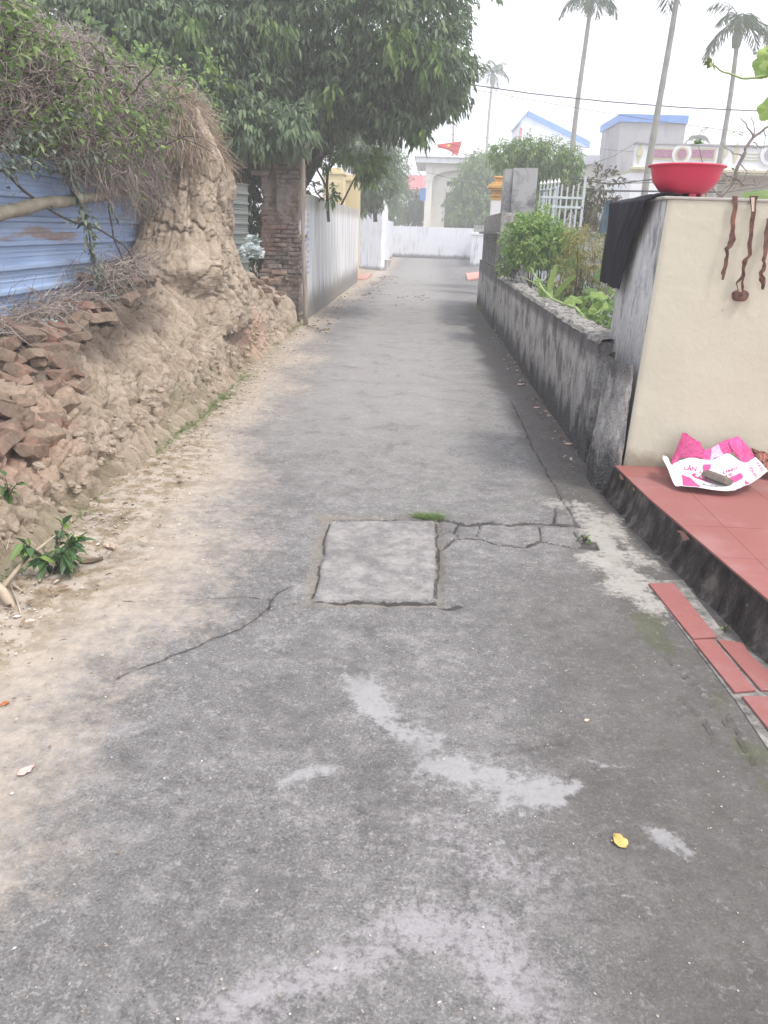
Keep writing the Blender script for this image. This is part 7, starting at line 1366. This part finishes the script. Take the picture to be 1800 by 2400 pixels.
tree('round_tree', (-3.2, 56, 0), [([(-3.2, 56, 0), (-3.2, 56, 2.5)], (.12, .06))], [cr(955, 480, 56, 1.1, 1, .9, 300), cr(980, 500, 56, .9, 1, .6, 160), cr(920, 505, 54, .7, 1, .6, 150)], 6, .26, .09, 'fargreen', 'low rounded tree in front of the red roofed house', 'tree', .6, .2)
tree('slender_tree', (-2.6, 44, 0), [([(-2.2, 44, 0), (-2.2, 44, 3.2), U(925, 360, 44)], (.09, .03))], [cr(925, 380, 44, .65, .7, .6, 140), cr(918, 425, 44, .6, .7, .8, 190), cr(912, 470, 44, .5, .7, .6, 120), cr(945, 425, 46, .3, .5, .5, 60)], 6, .20, .06, 'fargreen', 'slender grey green tree beside the pale column of the mint house', 'tree', .6, .2)
tree('background_tree', (1.2, 75, 0), [([(1.2, 75, 0), (1.2, 75, 4)], (.2, .1))], [cr(1270, 480, 40, 1.3, 1.2, .9, 260), cr(1340, 490, 40, 1.2, 1, .8, 220)], 6, .22, .07, 'mango', 'hedge of pale green foliage seen through the railing bars', 'tree', .5, .2)
# ---- cables and wires
M['cable'] = plain('black_cable', (.05, .05, .055), .6, .1, 4, 0)
def cable(px, Ys, r, label, n=40, gp=None):
    P_ = np.array([U(a, b, y_) for (a, b), y_ in zip(px, Ys)]); t = np.linspace(0, 1, len(P_)); tt = np.linspace(0, 1, n)
    C_ = np.stack([np.interp(tt, t, P_[:, i]) for i in range(3)], 1)
    if len(P_) == 2: C_[:, 2] -= np.sin(tt*math.pi)*.12
    mb = MB(); mb.tube(C_, r, 5); return tag(mb.build('overhead_cable', M['cable'], None, True), label, 'cable', gp)
cable([(1000, 180), (1100, 198), (1250, 220), (1420, 238), (1600, 252), (1900, 266)], [26, 26, 26, 26, 26, 26], .017, 'thickest twisted overhead cable crossing the white sky')
cable([(1090, 206), (1900, 330)], [34, 34], .011, 'thin overhead wire just below the thickest cable')
cable([(905, 297), (1035, 345), (1130, 375)], [30, 32, 34], .009, 'thin wire slanting from the mint house toward the flag')
cable([(905, 285), (1110, 355), (1300, 400)], [30, 33, 36], .008, 'thin wire slanting just above the wire to the flag')
cable([(1000, 310), (1240, 332), (1420, 350), (1640, 370), (1900, 392)], [38]*5, .009, 'faint wire passing in front of the purple parapet panels')
cable([(1000, 404), (1200, 455), (1340, 480)], [44]*3, .012, 'wire crossing the cream house front')
for i, (y0_, y1_, y2_) in enumerate([(414, 425, 423), (420, 430, 428), (417, 433, 420), (441, 446, 447), (446, 448, 449)]):
    cable([(1340, y0_), (1430, y1_), (1530, y2_), (1700, y2_+2)], [19]*4, [.006, .008, .012, .006, .012][i], ['uppermost wire running behind the red basin', 'second wire running behind the red basin', 'thick sagging cable running behind the red basin', 'thin lower wire behind the black cloth', 'lowest thick cable behind the black cloth'][i])
cable([(1350, 398), (1440, 365), (1497, 330)], [32, 33, 34], .010, 'curved cable rising to the corner of the parapet house')
cable([(1380, 473), (1480, 472)], [12.02, 12.02], .004, 'washing line carrying the hanging garments')
# ================================================================ HAZE
k = NT('haze_air'); k.t.nodes.remove(k.b); vol = k.n('ShaderNodeVolumePrincipled'); vol.inputs['Color'].default_value = (.985, .985, 1.0, 1); vol.inputs['Density'].default_value = .0062; vol.inputs['Anisotropy'].default_value = .2  # haze volume added to fade distance and imitate a lens veil
k.t.links.new(vol.outputs[0], k.o.inputs['Volume']); mb = MB(); mb.box((-255, -215, -1.1), (255, 295, 14.5)); tag(mb.build('haze', k.m), kind='stuff', label='pale haze volume over the lane, also standing in for lens veil', cat='haze')
